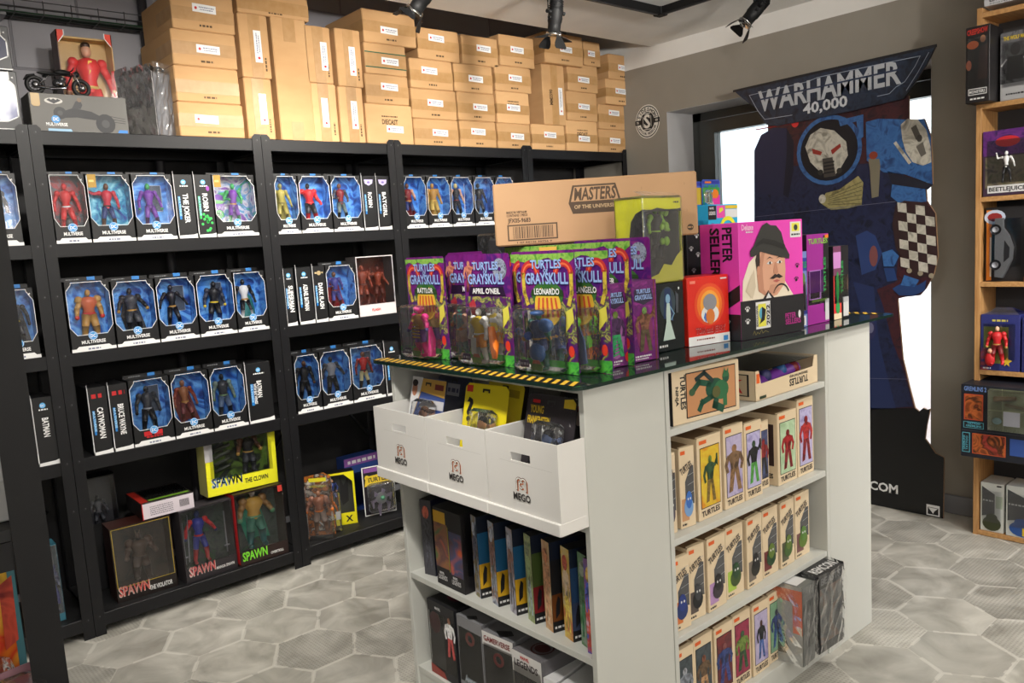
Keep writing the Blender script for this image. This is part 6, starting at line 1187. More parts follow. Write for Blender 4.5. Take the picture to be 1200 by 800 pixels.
# ================================================================== RIGHT SIDE SHELVES
def crbox(x0, x1, sh, label, h, kind, spec, b=.03, d=.17, rz=0, grp='cream figure boxes on the right shelves', dims=None):
    """cream box; kind 'art' = full painted panel, 'win' = side window with a cut-out face"""
    yb = {1: 470, 2: 600, 3: 700, 4: 780}[sh]; z = (None,)+RS; z = z[sh]+.0005
    if dims: a0, a1 = dims
    else: a0, a1 = on_b(x0, yb, b)[0], on_b(x1, yb, b)[0]
    w = a1-a0-.003; t = thing('figure_box', label, 'figure box', isl((a0+a1)/2, b, z), TH+R(rz), grp); f = front(w); lf = left(w, d); tp = top(w, h)
    m = MB(); m.cbox(-w/2, w/2, 0, d, 0, h, CREAM, .0015); m.rect(tp, .002, w-.002, .01, d-.005, c_(120, 92, 62), 1); m.prism(Fr((-w/2, .0, h), (1, 0, 0), (0, 1, 0), (0, 0, 1)), [(.001, 0), (w-.001, 0), (w-.008, .012), (.008, .012)], 0, .003, CREAM)
    m.rect(f, w*.08, w*.38, h-.016, h-.006, c_(226, 100, 40), 2)
    if kind == 'art':
        bg, cols, bulk, arms = spec; m.rect(f, w*.10, w*.92, .032, h-.026, K, 1); m.rect(f, w*.12, w*.90, .034, h-.028, bg, 2); sil(m, f, w*.5, .045, h-.095, cols, bulk, 3, arms)
        m.text(f, 'TURTLES', w*.12, .010, .015, c_(60, 50, 46), 'l', w*.76, 2, 2)
        m.rect(lf, d*.45, d*.92, .06, h-.03, c_(60, 44, 44), 1); m.text(lf, 'TURTLES', d*.5, .022, .014, K, 'l', d*.4)
    else:
        head, blob, bg = spec
        m.plate(f, [(w*.34, .07), (w*.92, .06), (w*.92, h-.05), (w*.72, h-.05), (w*.34, h-.09)], c_(84, 84, 86, .2), 1); m.text(f, 'TURTLES', w*.10, h-.07, .018, c_(70, 60, 56), 'l', w*.8, 3, 24)
        for q in range(4): m.line(f, [(w*.5, .09+.025*q), (w*.9, .095+.025*q)], .001, c_(170, 175, 180), 2)
        m.rect(f, w*.08, w*.55, .02, .08, bg, 1); m.disc(f, w*.52, .055, w*.3, .026, blob, 3, 14); m.disc(f, w*.54, .075, w*.2, .024, head, 4, 14); m.disc(f, w*.47, .078, w*.04, .004, WH, 5, 6); m.disc(f, w*.62, .078, w*.04, .004, WH, 5, 6); m.scribble(f, w*.08, w*.4, .008, .005, K, 2, 3)
    m.build('box', t)
    if kind == 'win': MB().box(w/2-.0003, w/2+.0006, .001, d*.6, .03, h-.02, PANE).build('side_window', t)
    return t
AO = AR_(11, (214, 120, 30), (220, 180, 50), (226, 200, 60)); ALV = AR_(12, (170, 160, 200), (190, 180, 210), (150, 140, 190)); ALG = AR_(13, (170, 200, 160), (190, 214, 180), (160, 190, 150)); ALB = AR_(14, (150, 140, 190), (190, 185, 220), (170, 160, 210)); ADB = AR_(15, (50, 56, 90), (80, 90, 130), (40, 44, 70)); AMG = AR_(16, (130, 40, 70), (160, 50, 80), (110, 30, 60)); ARB = AR_(17, (150, 50, 50), (90, 40, 46), (120, 50, 60)); APG = AR_(18, (140, 180, 140), (120, 160, 130), (150, 190, 150)); ADK = AR_(19, (50, 60, 66), (70, 80, 86), (40, 48, 54))
OLV = c_(96, 120, 50); DKG = c_(40, 70, 44)
# second shelf down
crbox(790, 807, 2, 'cream window box with a dark spiky cut-out face, leftmost on the second right shelf', .212, 'win', (DG, c_(70, 64, 80), c_(110, 90, 120)), dims=(.307, .356))
crbox(808, 832, 2, 'cream window box with a blue cut-out shape, second on its shelf', .215, 'win', (c_(60, 110, 190), c_(120, 160, 210), c_(200, 150, 110)), dims=(.372, .432), rz=-6)
crbox(833, 858, 2, 'cream box with a green insect figure on orange and yellow artwork', .226, 'art', (AO, (OLV, DKG, c_(110, 90, 40)), .9, 1), dims=(.446, .556))
crbox(860, 885, 2, 'cream box with a bulky brown creature on lavender artwork', .232, 'art', (ALV, (c_(130, 96, 66), c_(110, 84, 60), c_(120, 90, 60)), 1.25, 0), dims=(.566, .664))
crbox(885, 905, 2, 'cream box with a black and green figure raising one arm on pale violet', .222, 'art', (ALB, (c_(40, 60, 40), K, c_(70, 140, 60)), 1.0, 1), dims=(.667, .757))
crbox(905, 916, 2, 'recessed cream box with a dark red figure on deep blue artwork', .205, 'art', (ADB, (DR, DR, K), 1.0, 0), b=.05, dims=(.760, .826))
crbox(920, 946, 2, 'cream box with a red armoured figure on pale green artwork', .218, 'art', (ALG, (DR, c_(150, 30, 34), c_(120, 30, 36)), 1.1, 0), dims=(.840, .950))
crbox(947, 965, 2, 'tallest cream box with a red figure on lavender, at the shelf end', .240, 'art', (ALB, (DR, c_(160, 40, 40), DR), 1.0, 0), dims=(.953, 1.050))
# third shelf
HD = [(c_(40, 60, 130), NB, c_(214, 120, 60), 'blue hooded cut-out face'), (DG, K, c_(90, 80, 76), 'wide black cut-out shape'), (K, c_(60, 50, 60), c_(180, 140, 190), 'dark masked face on violet'), (DKG, c_(60, 80, 40), c_(170, 200, 80), 'dark green face on lime'), (K, c_(40, 40, 36), c_(120, 110, 100), 'hooded black cut-out face'), (OLV, DKG, c_(110, 50, 50), 'olive green face with a dark red corner'), (OLV, c_(70, 100, 50), c_(90, 90, 70), 'mid green face, second from the right'), (c_(90, 130, 60), OLV, c_(120, 80, 80), 'light green face at the right end')]
XS = [(.309, .386), (.390, .463), (.468, .559), (.566, .655), (.662, .750), (.755, .842), (.849, .935), (.942, 1.030)]
for i, ((hd, bl, bg, lb), (a0, a1)) in enumerate(zip(HD, XS)): crbox(0, 0, 3, 'cream window box with a %s, third right shelf' % lb, (.198, .204, .206, .206, .208, .205, .205, .205)[i], 'win', (hd, bl, bg), dims=(a0, a1), b=(.022, .03, .026, .034, .03, .036, .034, .038)[i], rz=(-4, -3, 2, 0, 3, 0, 2, 0)[i])
# fourth shelf
A4 = [(ADK, (SIL, c_(120, 126, 136), c_(100, 106, 116)), 'a silvery robot figure on dark grey', 1.1), (ADK, (c_(120, 70, 50), c_(90, 70, 50), c_(170, 130, 90)), 'a brown vested figure on dark teal', 1.0), (ARB, (c_(110, 60, 60), NB, c_(50, 60, 120)), 'a blue suited pair on dull red', 1.2), (AMG, (DKG, OLV, DKG), 'a dark green figure on crimson', 1.1), (ALV, (c_(60, 36, 30), K, c_(60, 90, 150)), 'a long haired woman in jeans on lavender', .75), (APG, (c_(40, 44, 60), NB, c_(50, 80, 130)), 'a navy suited figure on pale green', .95)]
X4 = [(.306, .392), (.394, .482), (.484, .575), (.577, .668), (.670, .758), (.760, .846)]
for i, ((bg, cl, lb, bk), (a0, a1)) in enumerate(zip(A4, X4)): crbox(0, 0, 4, 'cream box printed with %s, lowest right shelf' % lb, .216, 'art', (bg, cl, bk, 0), dims=(a0, a1), b=.022+.004*(i % 2))
# top shelf
def top_art():
    t = thing('figure_box', 'wide cream box with a large green reptile print, on the top right shelf', 'figure box', isl(.465, .004, RS[0]+.0005), TH+R(-5)); w, d, h = .262, .07, .140; f = front(w); lf = left(w, d)
    m = MB(); m.cbox(-w/2, w/2, 0, d, 0, h, CREAM, .002); m.rect(lf, 0, d, 0, h, c_(40, 40, 42), 1)
    m.rect(f, .05, .246, .012, .130, K, 1); m.rect(f, .053, .243, .015, .127, c_(196, 140, 96), 2); m.text(f, 'TURTLES', .030, .128, .018, K, 'l', .09, 2, -90); m.text(f, 'NINJA', .012, .10, .010, K, 'l', .05, 2, -90)
    G1, G2 = c_(30, 80, 60), c_(50, 110, 70)
    m.disc(f, .16, .075, .036, .028, G1, 3, 16); m.disc(f, .185, .068, .030, .026, G2, 4, 16); m.disc(f, .205, .100, .014, .016, G1, 4, 12); m.plate(f, [(.19, .10), (.20, .126), (.205, .108), (.215, .125), (.215, .10)], G2, 5)
    m.line(f, [(.14, .09), (.10, .10), (.075, .08)], .016, G1, 3); m.line(f, [(.15, .098), (.12, .122), (.09, .11)], .012, c_(30, 50, 50), 4); m.line(f, [(.17, .06), (.16, .03), (.185, .018)], .020, G1, 3); m.line(f, [(.15, .055), (.11, .045), (.10, .03)], .016, G1, 3); m.line(f, [(.2, .055), (.2, .03)], .016, G2, 3); m.disc(f, .165, .065, .016, .016, c_(90, 90, 50), 5); m.disc(f, .072, .078, .012, .010, c_(60, 90, 60), 4)
    m.build('box', t); MB().box(w/2-.0003, w/2+.0006, .01, d-.01, .02, h-.02, PANE).build('side_window', t)
top_art()
t = thing('figure_box', 'cream tray box lying flat with upside-down black letters, right of the top right shelf', 'figure box', isl(.875, .012, RS[0]+.0005), TH+R(1)); w, d, h = .355, .20, .086; f = front(w)
m = MB(); m.prism(f, [(0, 0), (w, 0), (w, h), (w-.02, h), (w-.03, h*.62), (.03, h*.55), (.02, h), (0, h)], -.002, 0, CREAM); m.box(-w/2, w/2, 0, d, 0, .002, CREAM); m.box(-w/2, -w/2+.002, 0, d, 0, h, CREAM); m.box(w/2-.002, w/2, 0, d, 0, h, CREAM); m.box(-w/2, w/2, d-.002, d, 0, h, CREAM)
g = Fr(f.p(.24, .034), -f.u, -f.v, f.n); m.text(g, 'TURTLES', 0, 0, .020, K, 'c', .11, 1); m.text(g, 'TEENAGE MUTANT NINJA', 0, -.012, .007, K, 'c', .11, 1); m.text(g, 'EASTMAN AND LAIRD', 0, .0, .004, K, 'c', .05, 1) if False else None
m.rect(f, .006, .022, h-.035, h-.008, c_(226, 100, 40), 2); m.rect(f, .02, .055, .004, .012, c_(40, 60, 40), 2)
lf = left(w, d); m.rect(lf, d*.3, d*.9, .012, h-.01, K, 1); m.rect(lf, d*.33, d*.87, .015, h-.013, c_(190, 170, 140), 2); m.plate(lf, [(d*.4, .02), (d*.6, .03), (d*.8, .02), (d*.7, .05), (d*.8, .06), (d*.5, .06)], RED, 3); m.build('box', t)
m = MB(); m.tube([(-.12, .05, .035), (.13, .05, .05)], .02, PUR, 8); m.ball((-.05, .05, .05), .024, c_(60, 60, 110)); m.ball((.04, .05, .055), .022, c_(40, 90, 150)); m.ball((.11, .05, .05), .024, DR); m.build('toy_figure', t)
MB().box(-w/2+.004, w/2-.004, .003, d-.004, h-.003, h-.0015, PANE).build('window_film', t)
# two sleeved boxes pushing out of the lowest shelf
def sleeved(a, b, w, d, h, label, body, deco, rz):
    t = thing('figure_box', label, 'figure box', isl(a, b, RS[3]+.001), TH+R(rz), 'boxes in loose plastic sleeves'); f = front(w); lf = left(w, d); tp = top(w, h)
    m = MB(); m.cbox(-w/2, w/2, 0, d, 0, h, body, .002); deco(m, f, lf, tp, w, d, h); m.build('box', t)
    m = MB(); n = 8; r = random.Random(int(a*99))
    def sheet(fn):
        vs = [fn(i/n, j/n) for j in range(n+1) for i in range(n+1)]; m.add(vs, [(j*(n+1)+i, j*(n+1)+i+1, (j+1)*(n+1)+i+1, (j+1)*(n+1)+i) for j in range(n) for i in range(n)], SLEEVE)
    sheet(lambda u, v: (-w/2-.004+(w+.016)*u, -.003-.009*r.random(), -.0+(h+.004)*v)); sheet(lambda u, v: (-w/2-.003-.004*r.random(), d*u, (h+.004)*v)); sheet(lambda u, v: (w/2+.003+.010*r.random(), d*u*.9, (h+.004)*v)); m.build('plastic_sleeve', t); return t
def ds1(m, f, lf, tp, w, d, h): m.rect(f, 0, w, 0, h, c_(120, 122, 120), 1); m.rect(f, w*.3, w*.9, .05, h-.05, ART([(150, 150, 146), (90, 92, 90), (60, 60, 60), (200, 200, 196)], 16), 2); m.rect(lf, 0, d, 0, h, c_(170, 172, 168), 1); m.plate(lf, [(0, h-.05), (d, h-.05), (d, h-.01), (0, h-.02)], c_(222, 110, 70), 2); m.rect(lf, d*.85, d, .1, h-.05, c_(222, 110, 70), 2); m.plate(lf, [(d*.2, .02), (d*.8, .03), (d*.7, .1), (d*.3, .12)], K, 2); m.rect(tp, w*.1, w*.9, .02, d-.05, WH, 1)
sleeved(.853, -.052, .076, .20, .247, 'grey and orange box in a clear sleeve, pushing out beside its black sleeved neighbour', c_(110, 112, 110), ds1, 3)
def ds2(m, f, lf, tp, w, d, h): m.rect(f, w*.06, w*.94, .03, h-.045, ART([(70, 76, 80), (110, 112, 110), (130, 100, 80), (50, 50, 52)], 10), 1); m.text(f, 'BEASTS', w*.1, h-.034, .022, GREY, 'l', w*.8, 2); m.text(tp, 'REMCON', w*.08, .010, .032, WH, 'l', w*.84, 2); m.rect(lf, d*.4, d*.46, 0, h, c_(90, 92, 96), 1)
sleeved(.980, -.056, .140, .20, .252, 'black box with white letters on its top, in a crinkled clear sleeve', c_(34, 34, 36), ds2, -2)

# ================================================================== WALL DECAL
t = thing('wall_emblem', 'round black and white emblem stuck on the grey wall beside the cartons', 'wall emblem', (XW-.0005, 3.118, 2.052)); f = Fr((0, 0, 0), (0, -1, 0), (0, 0, 1), (-1, 0, 0)); m = MB()
for r_, c, ly in ((.098, PAPER, 1), (.092, INK, 2), (.086, PAPER, 3), (.056, INK, 4)): m.disc(f, 0, 0, r_*.93, r_, c, ly, 40)
def arc(s_, rad, a0, a1, hh, flip=False):
    n = len(s_)
    for i, ch in enumerate(s_):
        if ch == ' ': continue
        a = a0+(a1-a0)*i/(n-1); px, pz = rad*.93*math.cos(R(a)), rad*math.sin(R(a)); g = Fr(f.p(px, pz), f.u, f.v, f.n).turned(0, 0, (a-90) if not flip else (a+90)); m.text(g, ch, 0, -hh/2, hh, INK, 'c', None, 9)
arc('SIDESHOW', .071, 155, 25, .020); arc('OFFICIAL RESELLER', .071, 207, 333, .013, True)
for q in (-1, 1): m.plate(f, [(q*.092, -.014), (q*.05, -.014), (q*.05, .014), (q*.092, .014)][::q], INK, 6); m.text(f, '75' if q < 0 else '03', q*.071, -.006, .012, PAPER, 'c', None, 11)
m.text(f, 'S', 0, -.036, .076, PAPER, 'c', None, 11); m.rect(f, -.026, .026, .044, .048, PAPER, 11); m.rect(f, -.026, .026, -.048, -.044, PAPER, 11); m.line(f, [(-.03, -.03), (-.03, .03)], .003, PAPER, 11); m.line(f, [(.03, -.03), (.03, .03)], .003, PAPER, 11); m.build('printed_disc', t)

# ================================================================== CARDBOARD STANDEE
SX = 3.800; f = Fr((SX, 3.0, 0), (0, -1, 0), (0, 0, 1), (-1, 0, 0))
t = thing('cardboard_standee', 'tall cardboard standee of a blue armoured soldier with a chequered forearm, before the window', 'standee', (0, 0, 0))
def sp(x, y): P = at_x(x, y, SX); return (3.0-P.y, P.z)
NV = AR_(31, (28, 32, 58), (36, 42, 74), (20, 24, 42)); BLM = AR_(32, (44, 84, 140), (60, 106, 166), (34, 64, 112)); DKM = AR_(33, (50, 30, 38), (70, 34, 40), (36, 26, 36)); BLK = c_(18, 18, 20, .35)
BN = AR_(34, (170, 166, 154), (200, 196, 184), (130, 126, 116)); GLD = AR_(35, (130, 124, 84), (160, 150, 100), (90, 84, 56))
L0 = 3.0-2.262
body = [(L0, .002), (L0, 1.925), sp(1065, 112), sp(1065, 141), sp(1083, 139), sp(1091, 160), sp(1093, 216), sp(1085, 213), sp(1086, 235), sp(1096, 250), sp(1099, 300), sp(1094, 322), sp(1085, 338), sp(1078, 346), sp(1060, 348), sp(1052, 350), sp(1058, 420), sp(1066, 455), sp(1072, 478), sp(1077, 482), sp(1082, 478), sp(1086, 480), sp(1090, 479), sp(1086, 498), sp(1084, 514), sp(1090, 522), sp(1096, 531), sp(1106, 536), (3.0-1.413, .002)]
m = MB(); m.prism(f, body, -.012, 0, DKM, c_(150, 120, 90)); 
def pl(pts, mat, ly): m.plate(f, [sp(x, y) for x, y in pts], mat, ly)
# dark lower field with a ruined skyline edge
m.plate(f, [(L0, .002), (L0, sp(900, 470)[1]), sp(960, 470), sp(1020, 478), sp(1072, 478), sp(1077, 482), sp(1082, 478), sp(1086, 480), sp(1090, 479), sp(1086, 498), sp(1084, 514), sp(1090, 522), sp(1096, 531), sp(1106, 536), (3.0-1.413, .002)], BLK, 3)
pl([(886, 330), (1000, 320), (1024, 330), (1034, 355), (1046, 400), (1058, 432), (1070, 476), (1020, 480), (960, 480), (890, 480)], NV, 2)
pl([(1000, 330), (1024, 336), (1030, 400), (1040, 440), (1050, 478), (1020, 480), (1018, 400)], c_(34, 46, 88), 3)
pl([(884, 196), (1060, 190), (1056, 260), (1050, 330), (1000, 350), (884, 350)], NV, 1)
# left shoulder, collar ring, helmet
pl([(884, 225), (884, 176), (892, 158), (906, 150), (922, 150), (930, 165), (930, 200), (924, 232)], c_(38, 40, 70), 2); pl([(922, 150), (930, 165), (930, 200), (924, 232), (918, 228), (922, 180)], c_(24, 26, 44), 3)
c0 = sp(971, 176); m.ring(f, c0[0], c0[1], .145, .165, BLM, 4, 0, 360, 30); m.disc(f, c0[0], c0[1], .145, .145, c_(22, 22, 30), 3, 26)
pl([(944, 172), (950, 158), (962, 150), (978, 153), (992, 166), (994, 182), (986, 196), (978, 206), (962, 202), (950, 190)], BN, 6); pl([(964, 186), (976, 184), (980, 206), (966, 208)], c_(70, 66, 62), 7)
pl([(952, 174), (964, 178), (962, 182), (953, 180)], c_(150, 50, 40), 8); pl([(974, 176), (985, 168), (986, 172), (976, 181)], c_(150, 50, 40), 8)
for k in range(4): pl([(966, 190+4*k), (978, 188+4*k), (978, 190+4*k), (966, 192+4*k)], K, 8)
m.disc(f, *sp(962, 202), .014, .014, c_(50, 48, 46), 8); m.disc(f, *sp(984, 200), .014, .014, c_(50, 48, 46), 8)
pl([(983, 141), (1012, 134), (1012, 160), (1006, 165), (1004, 142), (985, 148)], BLM, 5)
# chest wing
pl([(962, 238), (968, 226), (984, 222), (1006, 206), (1012, 214), (1010, 240), (994, 244), (974, 246)], GLD, 5); m.disc(f, *sp(964, 233), .018, .022, BN, 6)
for k in range(6): m.line(f, [sp(972, 240-2*k), sp(1010, 238-5*k)], .003, c_(90, 84, 56), 6)
# right pauldron, scroll, skull
pl([(1015, 143), (1030, 139), (1062, 140), (1083, 140), (1091, 160), (1093, 216), (1082, 212), (1060, 204), (1036, 202), (1016, 188)], BLM, 6)
pl([(1018, 186), (1031, 186), (1032, 194), (1030, 230), (1022, 232), (1020, 200)], c_(120, 114, 96), 8); m.disc(f, *sp(1024, 182), .020, .018, c_(140, 60, 40), 9, 12)
pl([(1056, 146), (1064, 139), (1076, 140), (1086, 152), (1091, 172), (1092, 190), (1082, 194), (1070, 190), (1062, 178), (1058, 164)], BN, 9); pl([(1068, 150), (1074, 146), (1080, 160), (1074, 164)], c_(90, 86, 80), 10); m.disc(f, *sp(1078, 162), .012, .016, c_(70, 66, 62), 11); pl([(1074, 172), (1082, 166), (1086, 180), (1080, 184)], c_(100, 96, 90), 10)
m.line(f, [sp(1050, 168), sp(1066, 190)], .014, BN, 8)
# upper arm, chequered forearm, hand
pl([(1046, 214), (1062, 210), (1084, 214), (1086, 236), (1056, 240), (1044, 230)], BLM, 5); pl([(1040, 200), (1094, 216), (1088, 222), (1046, 216)], c_(30, 30, 44), 6)
pl([(1050, 240), (1060, 235), (1084, 237), (1096, 250), (1099, 300), (1094, 322), (1078, 326), (1064, 318), (1050, 290), (1046, 262)], c_(48, 28, 30), 6)
A, B, Cc, D = sp(1052, 237), sp(1095, 243), sp(1099, 322), sp(1056, 312)
def quad(u, v): return tuple((A[i]*(1-u)*(1-v)+B[i]*u*(1-v)+Cc[i]*u*v+D[i]*(1-u)*v) for i in (0, 1))
for i in range(4):
    for j in range(7):
        if (i+j) % 2 == 0: m.plate(f, [quad(i/4, j/7), quad((i+1)/4, j/7), quad((i+1)/4, (j+1)/7), quad(i/4, (j+1)/7)], BN, 8)
for k in range(3): m.disc(f, *sp(1066+13*k, 317+3*k), .012, .012, c_(150, 140, 120), 9, 10)
pl([(1034, 296), (1046, 292), (1054, 300), (1048, 312), (1036, 312)], BLM, 7); pl([(1036, 314), (1048, 314), (1052, 328), (1040, 330)], c_(34, 60, 110), 7)
pl([(1046, 338), (1056, 332), (1076, 334), (1086, 328), (1084, 340), (1072, 346), (1054, 346)], c_(34, 60, 110), 7); pl([(1060, 322), (1078, 328), (1072, 336), (1056, 334)], BLM, 8)
pl([(1003, 276), (1016, 270), (1026, 276), (1034, 296), (1026, 316), (1010, 322)], c_(40, 60, 110), 4); m.disc(f, *sp(1024, 300), .02, .05, c_(120, 70, 70), 5, 12); m.disc(f, *sp(1018, 386), .035, .05, c_(50, 50, 90), 4, 16); m.disc(f, *sp(1020, 384), .018, .026, c_(110, 110, 140), 5, 14)
m.disc(f, *sp(932, 144), .020, .022, c_(210, 50, 50), 5, 12); m.line(f, [sp(886, 152), sp(932, 144)], .006, c_(150, 40, 44), 4)
m.line(f, [sp(886, 254), sp(1050, 236)], .002, c_(110, 110, 130), 11); m.line(f, [sp(1020, 443), sp(1066, 444)], .002, c_(110, 110, 130), 11)
p0 = sp(1021, 569); m.text(f, '.COM', p0[0]-.02, p0[1]-.015, .042, WHITE, 'l', .15, 8)
m.text(f, 'WARHAMMER', p0[0]-.36, p0[1]-.0, .042, WHITE, 'l', .33, 8)
q0 = sp(1086, 590); q1 = sp(1101, 606); m.rect(f, q0[0], q1[0]+.002, q1[1]+.002, q0[1], WHITE, 6); m.rect(f, q0[0]+.006, q1[0]-.004, q1[1]+.008, q0[1]-.012, K, 7); m.plate(f, [(q0[0]+.008, q0[1]-.014), (q1[0]-.006, q0[1]-.014), (q1[0]-.022, q0[1]-.03), (q0[0]+.03, q1[1]+.012)], WHITE, 8)
m.build('printed_board', t)
# banner, a second board standing a little proud
m = MB(); bn = [sp(862, 107), sp(1098, 54), sp(1090, 70), sp(1086, 78), sp(1083, 82), sp(1078, 90), sp(1066, 107), sp(1060, 116), sp(1000, 130), sp(912, 148), sp(900, 146), sp(893, 138), sp(890, 128), sp(880, 122)]
g = Fr(f.p(0, 0, .014), f.u, f.v, f.n); f_ = f; f = g
m.prism(g, bn, -.012, 0, AR_(36, (28, 36, 52), (38, 50, 70), (22, 27, 40)), K); m.line(g, [sp(862, 107), sp(1098, 54)], .012, K, 2)
SLV = c_(150, 160, 176, .3)
m.line(g, [sp(880, 112), sp(948, 96), sp(960, 91), sp(1040, 74), sp(1080, 66), sp(1074, 78), sp(1062, 96), sp(1052, 102), sp(1044, 110), sp(1030, 113)], .003, SLV, 3); m.line(g, [sp(880, 112), sp(890, 130), sp(898, 140), sp(930, 135)], .003, SLV, 3); m.line(g, [sp(1090, 62), sp(1078, 84), sp(1064, 106)], .003, SLV, 3)
w0, w1 = sp(889, 132), sp(1060, 96); wh = .112
dx = (w1[0]-w0[0]); sl = (w1[1]-w0[1]+.0)/dx
p1, p2 = sp(891, 131), sp(1058, 97); p3 = sp(889, 110)
gg = Fr(g.p(p1[0], p1[1]), (g.u+g.v*((p2[1]-p1[1])/(p2[0]-p1[0]))).normalized(), g.v, g.n)
m.text(gg, 'WARHAMMER', 0, 0, .098, c_(176, 180, 186, .3), 'l', math.hypot(p2[0]-p1[0], p2[1]-p1[1]), 4); m.rect(gg, 0, math.hypot(p2[0]-p1[0], p2[1]-p1[1]), .054, .062, c_(40, 52, 78), 5)
p4, p5 = sp(943, 134), sp(995, 124); m.text(Fr(g.p(*p4), gg.u, g.v, g.n), '40,000', 0, 0, .048, c_(200, 204, 210, .3), 'l', p5[0]-p4[0], 4)
m.build('title_banner', t); f = f_
m = MB(); m.box(SX+.013, SX+.095, 1.75, 1.754, .002, .9, c_(150, 120, 90)); m.build('strut', t)

# ================================================================== OAK BOOKCASE CONTENTS (facing the aisle)
def ob(name, label, y0, y1, zi, h, d, body, deco, cat='toy box', dx=.004, film=None, rz=0, group='boxed toys on the oak bookcase'):
    w = y0-y1; z = (OZ[zi] if zi >= 0 else 2.2055)+.0006
    t = thing(name, label, cat, (OX+dx, (y0+y1)/2, z), -R(90)+rz, group); f = front(w); m = MB(); m.cbox(-w/2, w/2, 0, d, 0, h, body, .0015); deco(m, f, w, h); m.build('box', t)
    fl = film or (.1, .9, .2, .85); MB().box(-w/2+w*fl[0], -w/2+w*fl[1], -.0034, -.0024, h*fl[2], h*fl[3], PANE).build('window_film', t); return t
HA = AR_(41, (30, 26, 30), (60, 40, 36), (20, 20, 24))
ob('figure_box', 'white box with small print on top of the oak bookcase', 1.225, 1.02, -1, .28, .13, c_(200, 200, 204), lambda m, f, w, h: (m.text(f, 'ELVIS PRESLEY', .02, .014, .014, c_(60, 60, 64), 'l', .12), m.scribble(f, .02, .12, .004, .004, c_(120, 120, 124), 1, 2)), dx=-.0)
ob('figure_box', 'black box with an orange glow and red curved title, sticking out of the top shelf', 1.262, 1.175, 1, .295, .15, c_(26, 24, 26), lambda m, f, w, h: (m.text(f, 'CREEPSHOW', w/2, h-.03, .02, c_(190, 50, 40), 'c', w*.86, 3, 3), m.disc(f, w*.3, h*.76, w*.25, .016, c_(226, 110, 50), 2), m.disc(f, w*.72, h*.82, .010, .014, c_(190, 130, 90), 3), m.plate(f, [(w*.5, h*.3), (w*.9, h*.3), (w*.92, h*.75), (w*.6, h*.72)], c_(60, 40, 36), 2), m.disc(f, w*.14, h*.5, .010, .02, c_(190, 110, 80), 2), m.rect(f, w*.12, w*.9, .03, .055, WH, 2), m.rect(f, w*.15, w*.87, .033, .052, K, 3), m.text(f, 'MONSTERS', w*.5, .037, .011, WH, 'c', w*.66, 4), m.scribble(f, w*.2, w*.8, .012, .006, WH, 3, 5)), dx=-.085)
ob('figure_box', 'grey box with a dark clawed figure and yellow title on the top shelf', 1.165, 1.060, 1, .262, .12, c_(170, 170, 172), lambda m, f, w, h: (m.rect(f, 0, w, h*.25, h, AR_(42, (60, 60, 64), (110, 110, 114), (40, 40, 44)), 1), m.text(f, 'THE WOLF MAN', w/2, h-.03, .014, YL, 'c', w*.8, 3), m.disc(f, w*.5, h*.74, .018, .024, c_(60, 58, 58), 2), m.plate(f, [(w*.2, h*.3), (w*.8, h*.3), (w*.76, h*.64), (w*.24, h*.64)], c_(40, 40, 44), 2), m.line(f, [(w*.2, h*.6), (w*.05, h*.52)], .006, WH, 3), m.line(f, [(w*.8, h*.6), (w*.95, h*.52)], .006, WH, 3), m.scribble(f, w*.2, w*.8, .02, .006, K, 2, 4)))
ob('figure_box', 'dark box behind, next along the top shelf of the oak bookcase', 1.05, .93, 1, .25, .12, HA, lambda m, f, w, h: m.rect(f, .01, w-.01, h-.04, h-.02, DR, 1))
def dbj(m, f, w, h): m.rect(f, 0, w, h*.62, h, AR_(43, (60, 30, 100), (110, 50, 130), (40, 30, 80)), 1); m.disc(f, w*.5, h*.82, w*.25, .022, c_(200, 40, 50), 2); m.rect(f, w*.05, w*.95, h*.12, h*.6, AR_(44, (70, 80, 50), (120, 110, 90), (50, 50, 50)), 2); m.rect(f, w*.1, w*.9, .012, .042, WH, 3); m.text(f, 'BEETLEJUICE', w*.5, .019, .016, K, 'c', w*.74, 4)
t = ob('figure_box', 'purple and red box with a white name plate and a striped suited figure inside', 1.225, 1.045, 2, .262, .12, c_(60, 40, 60), dbj)
m = MB(); figure(m, (0, -.014, .05), .13, (WH, WH, WH, K, K, K), .8, 'up'); m.build('toy_figure', t)
ob('figure_box', 'dark box standing behind the white name plate box', 1.03, .9, 2, .26, .12, HA, lambda m, f, w, h: m.rect(f, .01, w-.01, .03, .06, c_(150, 60, 60), 2))
def dcar(m, f, w, h):
    m.rect(f, w*.03, w*.16, .004, h-.01, c_(222, 130, 40), 1); m.rect(f, w*.12, w*.16, .02, h*.6, c_(214, 206, 190), 2); m.rect(f, w*.18, w*.97, .01, h-.01, c_(34, 32, 34), 1); m.disc(f, w*.24, h-.04, .04, .03, c_(190, 200, 220), 2, 14); m.disc(f, w*.24, h-.04, .028, .018, c_(140, 40, 40), 3, 10)
t = ob('vehicle_box', 'black box with orange strip holding a silver car stood on its tail', 1.222, 1.075, 3, .305, .11, c_(30, 28, 30), dcar, dx=.03, cat='boxed model car')
m = MB(); SLC = c_(120, 122, 126, .3, .5); g = Fr((-.03, -.006, .02), (1, 0, 0), (0, 0, 1), (0, -1, 0))
m.prism(g, [(.0, .0), (.03, -.004), (.045, .03), (.062, .07), (.066, .12), (.05, .17), (.03, .2), (.028, .24), (.0, .24)], 0, .02, SLC); m.prism(g, [(.034, .06), (.054, .08), (.055, .12), (.036, .15)], .02, .021, K)
for zz in (.05, .195): m.cyl((-.026, -.03, zz+.02), (-.026, -.02, zz+.02), .021, K, 18); m.cyl((-.026, -.033, zz+.02), (-.026, -.029, zz+.02), .012, SIL, 14)
m.build('model_car', t)
